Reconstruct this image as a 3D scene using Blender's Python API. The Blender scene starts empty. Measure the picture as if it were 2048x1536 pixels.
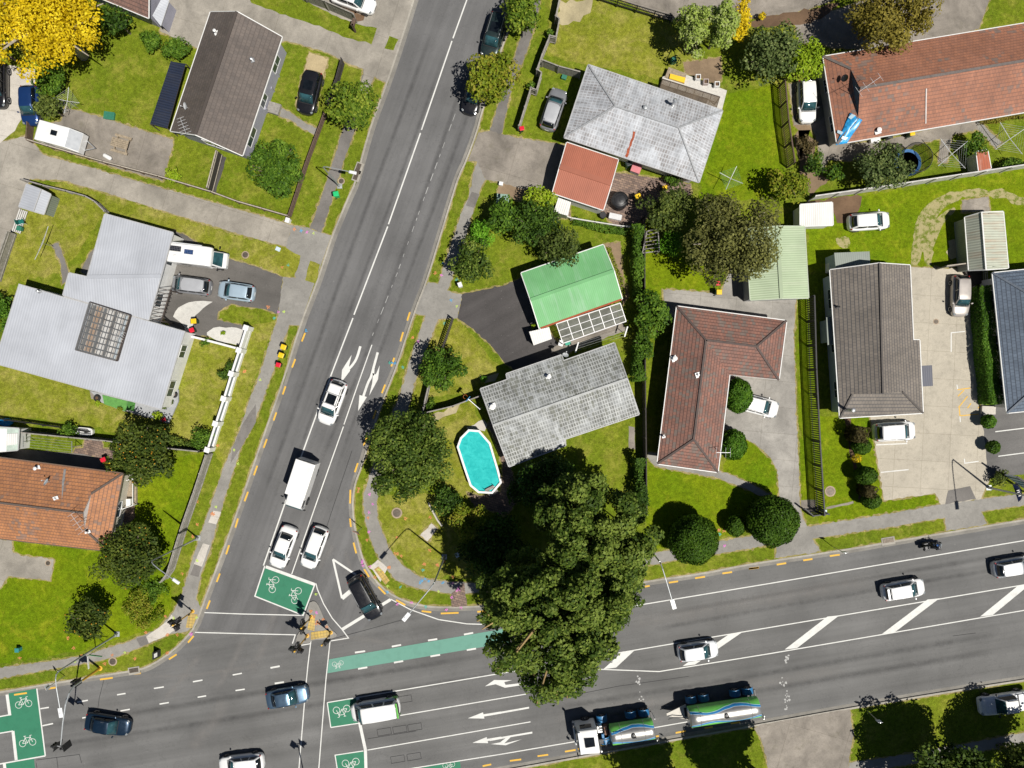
import bpy, bmesh, math, random
import numpy as np
from mathutils import Vector, Matrix
R = math.radians
C = bpy.context.scene.collection
scn = bpy.context.scene
random.seed(7)

# ---------------------------------------------------------------- camera, sky, sun, exposure
H = 71.0                      # drone height in metres, looking straight down
M = 0.05                      # metres per photo pixel on the ground
cam = bpy.data.cameras.new('camera'); co = bpy.data.objects.new('camera', cam); C.objects.link(co)
co.location = (0, 0, H); cam.sensor_width = 36; cam.angle = 2*math.atan(1024*M/H)
cam.clip_start = 1; cam.clip_end = 3000
scn.camera = co
SUN_EL = 63.9; SX, SY = 0.785, -0.62      # horizontal direction towards the sun
w = bpy.data.worlds.new('World'); scn.world = w; w.use_nodes = True
nt = w.node_tree; bg = nt.nodes['Background']
sk = nt.nodes.new('ShaderNodeTexSky'); sk.sky_type = 'NISHITA'; sk.sun_disc = False
sk.sun_elevation = R(SUN_EL); sk.sun_rotation = math.atan2(SX, SY); sk.air_density = .55; sk.dust_density = .3
nt.links.new(sk.outputs[0], bg.inputs[0]); bg.inputs[1].default_value = 0.05
sl = bpy.data.lights.new('sun', 'SUN'); sl.energy = 5.0; sl.angle = R(0.5); sl.color = (1, 0.955, 0.88)
so = bpy.data.objects.new('sun', sl); C.objects.link(so); so.location = (40, -30, 60)
ce = math.cos(R(SUN_EL)); hn = math.hypot(SX, SY)
so.rotation_euler = Vector((-SX/hn*ce, -SY/hn*ce, -math.sin(R(SUN_EL)))).to_track_quat('-Z', 'Y').to_euler()
scn.view_settings.view_transform = 'Standard'; scn.view_settings.look = 'None'
scn.view_settings.exposure = 0.08; scn.view_settings.gamma = 1.0

# ---------------------------------------------------------------- survey: photo measurements to metres
LZ = 0.12                     # land sits a kerb's height above the road
def P(px, py, z=0.0):
    k = M*(H-z)/H
    return Vector(((px-1024)*k, (768-py)*k, z))
SC = {'A1':(0,0,3.84),'A2':(0,360,3.84),'A3':(0,740,3.84),'A4':(0,1100,3.523),
      'B1':(440,0,3.657),'B2':(480,360,3.84),'B3':(480,740,3.84),'B4':(480,1100,3.523),
      'C1':(980,0,3.84),'C2':(980,360,3.84),'C3':(980,740,3.84),'C4':(980,1100,3.523),
      'D1':(1480,0,3.606),'D2':(1480,360,3.606),'D3':(1480,740,3.606),'D4':(1480,1100,3.523)}
def t(k, *pts):
    ox, oy, s = SC[k]
    return [(ox+x/s, oy+y/s) for x, y in pts]
def hit(px, py, tri, lift=0.0):
    """where a measured roof detail sits on its roof plane"""
    a, b, c = [Vector(q) for q in tri[:3]]
    n = (b-a).cross(c-a).normalized()
    if n.z < 0: n = -n
    o = Vector((0, 0, H)); d = P(px, py, 0)-o
    s = (a-o).dot(n)/d.dot(n)
    return o+d*s+n*lift

# ---------------------------------------------------------------- material helpers
def nm(name):
    m = bpy.data.materials.new(name); m.use_nodes = True
    nt = m.node_tree
    return m, nt, nt.nodes['Principled BSDF']
def node(nt, kind, **kw):
    n = nt.nodes.new(kind)
    for k, v in kw.items(): setattr(n, k, v)
    return n
def setin(n, **kw):
    for k, v in kw.items():
        n.inputs[k.replace('_', ' ')].default_value = v
def coords(nt, mode, rot=0, scale=(1,1,1)):
    if mode == 'world': o = node(nt, 'ShaderNodeNewGeometry').outputs['Position']
    elif mode == 'uv': o = node(nt, 'ShaderNodeTexCoord').outputs['UV']
    else: o = node(nt, 'ShaderNodeTexCoord').outputs['Object']
    if rot or tuple(scale) != (1,1,1):
        r_ = node(nt, 'ShaderNodeMapping'); r_.inputs['Rotation'].default_value = (0,0,-rot)
        nt.links.new(o, r_.inputs[0])
        s_ = node(nt, 'ShaderNodeMapping'); s_.inputs['Scale'].default_value = scale
        nt.links.new(r_.outputs[0], s_.inputs[0]); o = s_.outputs[0]
    return o
def noise(nt, vec, scale, detail=4, rough=.55, dist=0):
    n = node(nt, 'ShaderNodeTexNoise'); setin(n, Scale=scale, Detail=detail, Roughness=rough, Distortion=dist)
    nt.links.new(vec, n.inputs['Vector']); return n.outputs['Fac']
def ramp(nt, fac, stops, interp='LINEAR'):
    n = node(nt, 'ShaderNodeValToRGB'); n.color_ramp.interpolation = interp
    e = n.color_ramp.elements
    while len(e) < len(stops): e.new(.5)
    for el, (p, c) in zip(e, stops):
        el.position = p; el.color = (c, c, c, 1) if not hasattr(c, '__len__') else tuple(c)+(1,)
    nt.links.new(fac, n.inputs[0]); return n.outputs[0]
def mix(nt, fac, a, b, mode='MIX'):
    n = node(nt, 'ShaderNodeMix', data_type='RGBA', blend_type=mode)
    for s, v in ((n.inputs[0], fac), (n.inputs[6], a), (n.inputs[7], b)):
        if hasattr(v, 'is_output') or isinstance(v, bpy.types.NodeSocket): nt.links.new(v, s)
        elif hasattr(v, '__len__'): s.default_value = tuple(v)+(1,) if len(v) == 3 else tuple(v)
        else: s.default_value = v
    return n.outputs[2]
def bump(nt, b, h, strength=.4, dist=.02):
    n = node(nt, 'ShaderNodeBump'); setin(n, Strength=strength, Distance=dist)
    nt.links.new(h, n.inputs['Height']); nt.links.new(n.outputs[0], b.inputs['Normal'])
def mul(c, k): return tuple(min(1, x*k) for x in c)

MATS = {}
def basic(name, col, rough=.6, var=.15, scale=3., metal=0., coat=0., bmp=0., mode='obj', spec=.5):
    if name in MATS: return MATS[name]
    m, nt, b = nm(name); v = coords(nt, mode)
    f = noise(nt, v, scale, 5, .6)
    c = ramp(nt, f, [(.28, mul(col, 1-var)), (.72, mul(col, 1+var))])
    nt.links.new(c, b.inputs['Base Color'])
    setin(b, Roughness=rough, Metallic=metal, Coat_Weight=coat, Specular_IOR_Level=spec)
    if bmp: bump(nt, b, f, bmp)
    MATS[name] = m; return m
def asphalt(name, base, ang, patch=.18, grain=.22):
    m, nt, b = nm(name); v = coords(nt, 'world')
    a = noise(nt, v, .16, 5, .55)
    c = ramp(nt, a, [(.3, mul(base, 1-patch)), (.7, mul(base, 1+patch))])
    s = noise(nt, coords(nt, 'world', ang, (.025, .9, 1)), 1.0, 4, .6)
    c = mix(nt, 1, c, ramp(nt, s, [(.3, .84), (.7, 1.16)]), 'MULTIPLY')
    g = noise(nt, v, 16, 3, .8)
    c = mix(nt, 1, c, ramp(nt, g, [(.25, 1-grain), (.75, 1+grain)]), 'MULTIPLY')
    sp = noise(nt, v, 9, 2, .5)
    c = mix(nt, ramp(nt, sp, [(.735, 0.), (.76, .55)]), c, (.42, .41, .39))
    st = noise(nt, v, 1.3, 6, .75)
    c = mix(nt, ramp(nt, st, [(.66, 0.), (.78, .4)]), c, mul(base, .5))
    wv = noise(nt, v, .42, 3, .5); wv2 = noise(nt, v, 2.2, 4, .7)
    d_ = mix(nt, .18, wv, wv2)
    for pos, a_ in ((.5, .4), (.43, .3)):
        c = mix(nt, ramp(nt, d_, [(pos-.0045, 0.), (pos, a_), (pos+.0045, 0.)]), c, mul(base, .42))
    nt.links.new(c, b.inputs['Base Color']); setin(b, Roughness=.85, Specular_IOR_Level=.3)
    bump(nt, b, g, .25, .01); MATS[name] = m; return m
def grass(name, dry, mid, lush, dryness=.5):
    m, nt, b = nm(name); v = coords(nt, 'world')
    a = noise(nt, v, .13, 4, .6)
    c = ramp(nt, a, [(.3, lush), (.7, mid)])
    d = noise(nt, v, .55, 7, .68, .6)
    c = mix(nt, ramp(nt, d, [(.62-.3*dryness, 0.), (.9-.3*dryness, .9)]), c, dry)
    e = noise(nt, v, 2.6, 6, .7)
    c = mix(nt, 1, c, ramp(nt, e, [(.28, .62), (.72, 1.34)]), 'MULTIPLY')
    g = noise(nt, v, 13, 4, .8)
    c = mix(nt, 1, c, ramp(nt, g, [(.32, .56), (.68, 1.46)]), 'MULTIPLY')
    k = noise(nt, v, 5.5, 2, .5)
    c = mix(nt, ramp(nt, k, [(.66, 0.), (.74, .6)]), c, dry)
    nt.links.new(c, b.inputs['Base Color']); setin(b, Roughness=.85, Specular_IOR_Level=.05)
    bump(nt, b, g, .9, .06); MATS[name] = m; return m
def concrete(name, base, joint=0., ang=0., stain=.35, jw=2.6, scale=1., moss=0.):
    m, nt, b = nm(name); v = coords(nt, 'world')
    base = mul(base, 1.17)
    a = noise(nt, v, .35*scale, 6, .65, .4)
    c = ramp(nt, a, [(.28, mul(base, 1-stain)), (.7, mul(base, 1+stain*.45))])
    d = noise(nt, v, 2.3, 7, .75)
    c = mix(nt, ramp(nt, d, [(.5, 0.), (.75, .6)]), c, mul(base, .55))
    g = noise(nt, v, 18, 3, .8)
    c = mix(nt, 1, c, ramp(nt, g, [(.25, .78), (.75, 1.22)]), 'MULTIPLY')
    if moss:
        k = noise(nt, v, .9, 6, .7)
        c = mix(nt, ramp(nt, k, [(.55, 0.), (.72, moss)]), c, (.13, .12, .08))
    if joint:
        br = node(nt, 'ShaderNodeTexBrick'); br.offset = 0
        setin(br, Scale=1., Mortar_Size=.018, Brick_Width=joint, Row_Height=jw, Mortar_Smooth=.2)
        nt.links.new(coords(nt, 'world', ang), br.inputs['Vector'])
        br.inputs['Color1'].default_value = (1,1,1,1); br.inputs['Color2'].default_value = (.94,.94,.94,1); br.inputs['Mortar'].default_value = (.66,.65,.62,1)
        c = mix(nt, 1, c, br.outputs['Color'], 'MULTIPLY')
    nt.links.new(c, b.inputs['Base Color']); setin(b, Roughness=.85, Specular_IOR_Level=.25)
    bump(nt, b, g, .2, .01); MATS[name] = m; return m
def tiles(name, c1, c2, mortar, bw=.32, rh=.36, patch=None, dirt=.3, ms=.03, off=.5, wash=None, rough=.7, big=.9, washw=.5, pth=.56, row=0.):
    m, nt, b = nm(name); uv = coords(nt, 'uv')
    br = node(nt, 'ShaderNodeTexBrick'); br.offset = off
    setin(br, Scale=1., Mortar_Size=ms, Brick_Width=bw, Row_Height=rh, Mortar_Smooth=.4)
    nt.links.new(uv, br.inputs['Vector'])
    for k, c in (('Color1', c1), ('Color2', c2), ('Mortar', mortar)): br.inputs[k].default_value = tuple(c)+(1,)
    c = br.outputs['Color']; v = coords(nt, 'obj')
    if wash:
        c = mix(nt, ramp(nt, noise(nt, v, .5, 7, .7, .5), [(.42, 0.), (.62, washw)]), c, wash)
    if patch:
        br2 = node(nt, 'ShaderNodeTexBrick'); br2.offset = off
        setin(br2, Scale=1., Mortar_Size=0., Brick_Width=bw, Row_Height=rh)
        nt.links.new(uv, br2.inputs['Vector'])
        br2.inputs['Color1'].default_value = (0,0,0,1); br2.inputs['Color2'].default_value = (1,1,1,1)
        s = mix(nt, .3, noise(nt, uv, .26, 4, .6), br2.outputs['Color'])
        c = mix(nt, ramp(nt, s, [(pth, 0.), (pth+.06, .8)]), c, patch)
    d = noise(nt, coords(nt, 'uv', 0, (1, .35, 1)), 1.6, 7, .7)
    c = mix(nt, 1, c, ramp(nt, d, [(.25, 1-dirt), (.75, 1+dirt*.6)]), 'MULTIPLY')
    l = noise(nt, v, big*.3, 3, .5)
    c = mix(nt, 1, c, ramp(nt, l, [(.3, .88), (.7, 1.12)]), 'MULTIPLY')
    h = br.outputs['Fac']
    if row:                                             # course edge in mortar colour; dark ones paint the shade of the step
        sp = node(nt, 'ShaderNodeSeparateXYZ'); nt.links.new(uv, sp.inputs[0]); dv = node(nt, 'ShaderNodeMath', operation='DIVIDE'); dv.inputs[1].default_value = rh; nt.links.new(sp.outputs['Y'], dv.inputs[0])
        fr = node(nt, 'ShaderNodeMath', operation='FRACT'); nt.links.new(dv.outputs[0], fr.inputs[0])
        c = mix(nt, ramp(nt, fr.outputs[0], [(0., row), (.10, row*.9), (.24, 0.), (1., 0.)]), c, mortar)
    nt.links.new(c, b.inputs['Base Color']); setin(b, Roughness=rough, Specular_IOR_Level=.3)
    bump(nt, b, h, -.6, .03); MATS[name] = m; return m
def corrugated(name, col, stain, amt=.5, period=.2, rough=.45, strength=.5, spec=.5, contrast=.1, streak=1.):
    m, nt, b = nm(name)
    uv = coords(nt, 'uv')
    wv = node(nt, 'ShaderNodeTexWave', wave_type='BANDS', bands_direction='X'); setin(wv, Scale=.314/period, Distortion=0.)
    nt.links.new(uv, wv.inputs['Vector'])
    s = noise(nt, coords(nt, 'uv', 0, (2.2, .22, 1)), streak, 7, .75)
    c = mix(nt, ramp(nt, s, [(.5, 0.), (.75, amt)]), col, stain)
    l = noise(nt, coords(nt, 'obj'), .35, 4, .55)
    c = mix(nt, 1, c, ramp(nt, l, [(.3, .88), (.7, 1.1)]), 'MULTIPLY')
    c = mix(nt, 1, c, ramp(nt, wv.outputs['Fac'], [(0., 1-contrast), (1., 1+contrast)]), 'MULTIPLY')
    nt.links.new(c, b.inputs['Base Color']); setin(b, Roughness=rough, Specular_IOR_Level=spec)
    bump(nt, b, wv.outputs['Fac'], strength, .03); MATS[name] = m; return m
def foliage(name, c0, c1, c2, trans=.22):
    m, nt, b = nm(name)
    c0, c1, c2 = [(q[0]*1.25, q[1]*1.42, q[2]*.75) if q[0] < .3 else q for q in (c0, c1, c2)]
    at = node(nt, 'ShaderNodeAttribute'); at.attribute_name = 'tone'
    c = ramp(nt, at.outputs['Fac'], [(.05, c0), (.55, c1), (.95, c2)])
    nt.links.new(c, b.inputs['Base Color']); setin(b, Roughness=.6, Specular_IOR_Level=.16)
    tr = node(nt, 'ShaderNodeBsdfTranslucent'); nt.links.new(c, tr.inputs[0])
    mx = node(nt, 'ShaderNodeMixShader'); mx.inputs[0].default_value = trans
    nt.links.new(b.outputs[0], mx.inputs[1]); nt.links.new(tr.outputs[0], mx.inputs[2])
    nt.links.new(mx.outputs[0], nt.nodes['Material Output'].inputs[0])
    MATS[name] = m; return m
def paint(name, col, metal=0., rough=.3):
    if name in MATS: return MATS[name]
    m, nt, b = nm(name)
    f = noise(nt, coords(nt, 'obj'), 1.2, 4, .6)
    nt.links.new(ramp(nt, f, [(.3, mul(col, .92)), (.7, mul(col, 1.05))]), b.inputs['Base Color'])
    nt.links.new(ramp(nt, noise(nt, coords(nt, 'obj'), 3, 5, .7), [(.3, rough), (.7, rough+.12)]), b.inputs['Roughness'])
    setin(b, Metallic=metal, Coat_Weight=.6, Coat_Roughness=.08); MATS[name] = m; return m
def glass(name, col=(.012,.02,.024), rough=.06):
    if name in MATS: return MATS[name]
    m, nt, b = nm(name); f = noise(nt, coords(nt, 'obj'), 1.5, 3, .5)
    nt.links.new(ramp(nt, f, [(.3, mul(col, .6)), (.7, mul(col, 1.7))]), b.inputs['Base Color'])
    setin(b, Roughness=rough, IOR=1.52, Specular_IOR_Level=.8); MATS[name] = m; return m
def clear(name, tint, alpha, rough=.15):
    m, nt, b = nm(name); f = noise(nt, coords(nt, 'obj'), 1.1, 6, .7)
    nt.links.new(ramp(nt, f, [(.35, mul(tint, .7)), (.7, tint)]), b.inputs['Base Color'])
    nt.links.new(ramp(nt, f, [(.3, alpha*.75), (.7, min(1, alpha*1.25))]), b.inputs['Alpha'])
    setin(b, Roughness=max(.5, rough), Specular_IOR_Level=.12); MATS[name] = m; return m

# ---------------------------------------------------------------- mesh helpers
LOC = {}
class MB:
    def __init__(s): s.v = []; s.f = []; s.m = []; s.uv = []
    def add(s, vs, fs, mi=0, uv=None):
        o = len(s.v); s.v += [tuple(q) for q in vs]
        for i, f in enumerate(fs):
            s.f.append([o+k for k in f]); s.m.append(mi); s.uv.append(uv[i] if uv else None)
        return s
    def hexa(s, b4, t4, mi=0):
        return s.add(list(b4)+list(t4), [(3,2,1,0),(4,5,6,7),(0,1,5,4),(1,2,6,5),(2,3,7,6),(3,0,4,7)], mi)
    def box(s, c, size, rz=0, mi=0, top=1.0):
        x, y, z = [k/2 for k in size]; ca, sa = math.cos(rz), math.sin(rz)
        def q(a, b, d): return (c[0]+a*ca-b*sa, c[1]+a*sa+b*ca, c[2]+d)
        return s.hexa([q(-x,-y,-z),q(x,-y,-z),q(x,y,-z),q(-x,y,-z)], [q(-x*top,-y*top,z),q(x*top,-y*top,z),q(x*top,y*top,z),q(-x*top,y*top,z)], mi)
    def bar(s, p, q, wd, ht, mi=0):
        p, q = Vector(p), Vector(q); d = (q-p).normalized()
        up = Vector((0,0,1)) if abs(d.z) < .95 else Vector((0,1,0))
        a = d.cross(up).normalized()*wd/2; b = a.cross(d).normalized()*ht/2
        return s.hexa([p-a-b,p+a-b,q+a-b,q-a-b], [p-a+b,p+a+b,q+a+b,q-a+b], mi)
    def tube(s, pts, r, n=8, mi=0, cap=True):
        pts = [Vector(p) for p in pts]; k = len(pts)
        rs = r if hasattr(r, '__len__') else [r]*k
        rings = []; prev = None
        for i, p in enumerate(pts):
            d = (pts[min(i+1,k-1)]-pts[max(i-1,0)]).normalized()
            if prev is None:
                prev = d.cross(Vector((0,0,1)) if abs(d.z) < .9 else Vector((1,0,0))).normalized()
            a = (prev-d*prev.dot(d)).normalized(); prev = a; b = d.cross(a)
            rings.append([p+(a*math.cos(2*math.pi*j/n)+b*math.sin(2*math.pi*j/n))*rs[i] for j in range(n)])
        fs = [(i*n+j, i*n+(j+1)%n, (i+1)*n+(j+1)%n, (i+1)*n+j) for i in range(k-1) for j in range(n)]
        if cap: fs += [tuple(range(n))[::-1], tuple(range((k-1)*n, k*n))]
        return s.add([v for r_ in rings for v in r_], fs, mi)
    def lathe(s, prof, c=(0,0,0), n=20, mi=0, sx=1, sy=1):
        vs = [(c[0]+r*sx*math.cos(2*math.pi*j/n), c[1]+r*sy*math.sin(2*math.pi*j/n), c[2]+z) for r, z in prof for j in range(n)]
        k = len(prof)
        fs = [(i*n+j, i*n+(j+1)%n, (i+1)*n+(j+1)%n, (i+1)*n+j) for i in range(k-1) for j in range(n)]
        fs += [tuple(range(n))[::-1], tuple(range((k-1)*n, k*n))]
        return s.add(vs, fs, mi)
    def prism(s, poly, z0, z1, mi=0, mi_side=None):
        p = ccw([(q[0], q[1]) for q in poly]); n = len(p)
        s.add([(x,y,z1) for x,y in p], [tuple(range(n))], mi)
        s.add([(x,y,z0) for x,y in p]+[(x,y,z1) for x,y in p], [(i,(i+1)%n,n+(i+1)%n,n+i) for i in range(n)], mi if mi_side is None else mi_side)
        return s
    def flat(s, poly, z, mi=0):
        p = ccw([(q[0], q[1]) for q in poly])
        return s.add([(x,y,z) for x,y in p], [tuple(range(len(p)))], mi)
    def strip(s, pts, wd, z, mi=0):
        """flat painted line of a given width along a polyline (xy)"""
        L_, R_ = offset_line(pts, wd/2), offset_line(pts, -wd/2)
        for i in range(len(pts)-1):
            s.add([(*R_[i],z),(*R_[i+1],z),(*L_[i+1],z),(*L_[i],z)], [(0,1,2,3)], mi)
        return s
    def build(s, name, mats, parent=None, smooth=False, bevel=0, seg=2):
        me = bpy.data.meshes.new(name)
        off = LOC.get(parent, (0,0,0)) if parent else (0,0,0)
        me.from_pydata([(a-off[0], b-off[1], c-off[2]) for a,b,c in s.v], [], s.f)
        for m in (mats if isinstance(mats, (list,tuple)) else [mats]): me.materials.append(m)
        me.polygons.foreach_set('material_index', s.m)
        if smooth: me.polygons.foreach_set('use_smooth', [True]*len(s.f))
        if any(s.uv):
            ul = me.uv_layers.new(name='UVMap')
            for p, u in zip(me.polygons, s.uv):
                if u:
                    for li, q in zip(p.loop_indices, u): ul.data[li].uv = q
        me.update()
        o = bpy.data.objects.new(name, me); C.objects.link(o)
        if parent: o.parent = parent; LOC[o] = off
        if bevel:
            b = o.modifiers.new('bevel', 'BEVEL'); b.width = bevel; b.segments = seg; b.limit_method = 'ANGLE'; b.angle_limit = R(40)
        return o
def area2(p): return sum(p[i][0]*p[(i+1)%len(p)][1]-p[(i+1)%len(p)][0]*p[i][1] for i in range(len(p)))
def ccw(p):
    p = list(p); return p if area2(p) > 0 else p[::-1]
def offset_line(pts, d):
    pts = [Vector((p[0], p[1])) for p in pts]; out = []
    for i, p in enumerate(pts):
        a = (p-pts[i-1]).normalized() if i > 0 else (pts[1]-p).normalized()
        b = (pts[i+1]-p).normalized() if i < len(pts)-1 else a
        na, nb = Vector((-a.y, a.x)), Vector((-b.y, b.x)); n = (na+nb)
        n = n/max(.35, n.length_squared/2) if n.length > .01 else na
        out.append((p.x+n.x*d, p.y+n.y*d))
    return out
def inset(poly, d):
    p = [Vector((q[0], q[1])) for q in ccw(poly)]; n = len(p); out = []
    for i in range(n):
        a = (p[i]-p[i-1]).normalized(); b = (p[(i+1)%n]-p[i]).normalized()
        na, nb = Vector((-a.y, a.x)), Vector((-b.y, b.x)); m_ = na+nb
        m_ = m_/max(.4, m_.length_squared/2)
        out.append((p[i].x+m_.x*d, p[i].y+m_.y*d))
    return out
def rough_edge(poly, step=.45, amp=.05):
    """subdivide an outline and let it wander, the way turf edges do"""
    out = []; n = len(poly)
    for i in range(n):
        a, b = Vector((poly[i][0], poly[i][1])), Vector((poly[(i+1)%n][0], poly[(i+1)%n][1]))
        L = (b-a).length; k = max(1, int(L/step)); nrm = Vector((-(b-a).y, (b-a).x)).normalized() if L > 0 else Vector((0,0))
        for j in range(k):
            q = a.lerp(b, j/k)+nrm*(random.gauss(0, amp) if 0 < j else 0)
            out.append((q.x, q.y))
    return out
def smooth_line(pts, it=2):
    for _ in range(it):
        q = [pts[0]]
        for a, b in zip(pts, pts[1:]):
            q += [(a[0]*.75+b[0]*.25, a[1]*.75+b[1]*.25), (a[0]*.25+b[0]*.75, a[1]*.25+b[1]*.75)]
        pts = q+[pts[-1]]
    return pts
def thing(name, label, cat, loc=(0,0,0), rz=0, group=None):
    o = bpy.data.objects.new(name, None); C.objects.link(o)
    o.empty_display_size = .3; o.location = loc; o.rotation_euler = (0,0,rz)
    LOC[o] = (0,0,0) if rz else tuple(loc)
    return tag(o, label, cat, group)
def local(o): LOC[o] = (0,0,0); return o       # parts of this thing are written in its own frame
def tag(o, label, cat, group=None):
    o['label'] = label; o['category'] = cat
    if group: o['group'] = group
    return o
def struct(name, mb, mats, parent=None, kind='structure', **kw):
    o = mb.build(name, mats, parent, **kw)
    if parent is None: o['kind'] = kind
    return o
def XY(pts, z=LZ): return [tuple(P(x, y, z)[:2]) for x, y in pts]
# ================================================================ materials of the setting
ASPH = asphalt('asphalt_old_road', (.128,.127,.127), R(70))
ASPH2 = asphalt('asphalt_main_road', (.134,.133,.130), R(9.5))
ASPHD = asphalt('asphalt_dark_driveway', (.068,.063,.062), R(30), .25, .3)
ASPHM = asphalt('asphalt_worn_driveway', (.125,.117,.108), R(-15), .3, .3)
ASPHC = asphalt('asphalt_car_park', (.145,.14,.135), R(9), .2, .25)
G_MID = grass('grass_suburban', (.285,.265,.050), (.168,.200,.015), (.098,.152,.009), .42)
G_DRY = grass('grass_dry_verge', (.34,.295,.085), (.228,.228,.028), (.150,.185,.014), .55)
G_LUSH = grass('grass_lush_lawn', (.27,.28,.018), (.168,.215,.006), (.092,.166,.004), .32)
G_TAN = grass('grass_dead_edge', (.36,.29,.15), (.29,.24,.10), (.19,.185,.04), .7)
CONC = concrete('concrete_driveway', (.285,.262,.225), 5.5, R(-17), .42, jw=4.2)
CONC_PALE = concrete('concrete_pale_new', (.46,.43,.385), 4, R(-10), .15)
CONC_OLD = concrete('concrete_old_stained', (.235,.21,.18), 6., R(-16), .5, moss=.5, jw=5.)
CONC_PATH = concrete('concrete_footpath', (.235,.225,.205), 0, 0, .3)
CONC_DARK = concrete('footpath_dark_seal', (.155,.145,.135), 0, 0, .3)
CONC_YARD = concrete('concrete_car_park', (.385,.35,.285), 2.75, R(-3), .16, jw=2.75)
CONC_H7 = concrete('concrete_old_drive', (.29,.275,.25), 3.6, R(-5), .4)
KERB = concrete('concrete_kerb', (.32,.30,.26), 0, 0, .3)
CHAN = concrete('concrete_channel', (.20,.19,.17), 0, 0, .35)
GRAV = concrete('gravel_pale', (.47,.46,.43), 0, 0, .12)
DIRT = concrete('bare_earth', (.21,.15,.095), 0, 0, .4)
DIRTG = concrete('worn_track_earth', (.36,.31,.19), 0, 0, .35)
BARK = concrete('mulch_earth', (.12,.075,.045), 0, 0, .4)
SAND = concrete('sandy_pad', (.36,.29,.17), 0, 0, .25)
PAVE = tiles('brick_pavers', (.29,.20,.15), (.15,.105,.09), (.07,.06,.05), .4, .22, ms=.02)
def worn(name, col, wear=.5):
    m, nt, b = nm(name); v = coords(nt, 'world')
    a = noise(nt, v, 1.2, 6, .7); g = noise(nt, v, 11, 4, .8)
    c = mix(nt, ramp(nt, a, [(.48, 0.), (.8, wear)]), col, mul(col, .5))
    c = mix(nt, ramp(nt, g, [(.58, 0.), (.74, wear)]), c, (.11,.11,.11))
    nt.links.new(c, b.inputs['Base Color']); setin(b, Roughness=.7, Specular_IOR_Level=.3)
    MATS[name] = m; return m
WHITE_L = worn('road_paint_white', (.66,.66,.63), .5)
WHITE_F = worn('road_paint_faded', (.40,.40,.39), .6)
YELL_L = worn('road_paint_yellow', (.70,.42,.06), .45)
GREEN_L = worn('cycle_lane_green', (.035,.185,.105), .4); GREEN_F = worn('cycle_lane_green_faded', (.13,.30,.235), .35)

# ================================================================ ground, roads, land
g = MB(); g.flat([(-1500,-1500),(1500,-1500),(1500,1500),(-1500,1500)], -.06); struct('ground', g, G_MID)
L_EDGE = [(1070,-700),(829.7,0),(806,76.6),(776,167),(746,246),(728.5,306),(713,366),(697,400),(678,446),(667,472),(647,532),(636,566),(602,652),(571,756),(532,865),(496,969),(480,1016),(443,1117),(420,1177),(404,1222),(392,1253),(377,1273),(349,1301.5),(306.5,1330),(281,1340),(216,1350),(136,1362.5),(68,1374),(0,1385),(-1000,1545)]
R_EDGE = [(1285,-700),(1037,0),(1012,70),(996,115),(961,230),(953,262),(932,320),(916,353),(905,388),(882,464),(852,563),(829,620),(792.5,732),(782,758),(759,815),(738,880),(722,933),(709,966),(704,1000),(706,1040),(714,1081),(727,1126),(750,1162),(775,1185),(806,1202),(846,1213),(889,1216),(977,1213),(1120,1192),(1292,1164),(1406,1148),(1480,1133),(1540,1123),(1707,1098),(1768,1087),(1890,1067),(2040,1042),(3000,882)]
S_EDGE = [(3000,1195),(2048,1358),(1891.6,1382),(1696,1415),(1505,1449.5),(1377,1472),(1179,1508),(1037,1534),(500,1628),(-1000,1890)]
def edge_w(px, z=0): return [tuple(P(x, y, z)[:2]) for x, y in px]
rd = MB(); rd.flat(edge_w([(-1000,1300),(380,1000),(700,-700),(1400,-700),(1100,700),(1100,1000),(3000,760),(3000,1400),(1000,1700),(-1000,2050)]), 0)
struct('road', rd, ASPH)
mr = MB()
mr.flat(edge_w([(-1000,1545),(136,1362.5),(392,1255),(480,1268),(620,1276),(700,1276),(790,1210),(850,1222),(977,1213),(1292,1164),(2040,1042),(3000,882),(3000,1195),(2048,1358),(1037,1534),(500,1628),(-1000,1890)]), .004)
struct('main_road', mr, ASPH2)
for nm_, poly in (('land', L_EDGE+[(-1000,-700)]), ('land', R_EDGE+[(3000,-700)]), ('land', S_EDGE+[(-1000,2400),(3000,2400)])):
    b = MB(); b.prism(edge_w(poly), -.05, LZ); struct(nm_, b, G_MID)
kb, ch, hl = MB(), MB(), MB()
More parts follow.
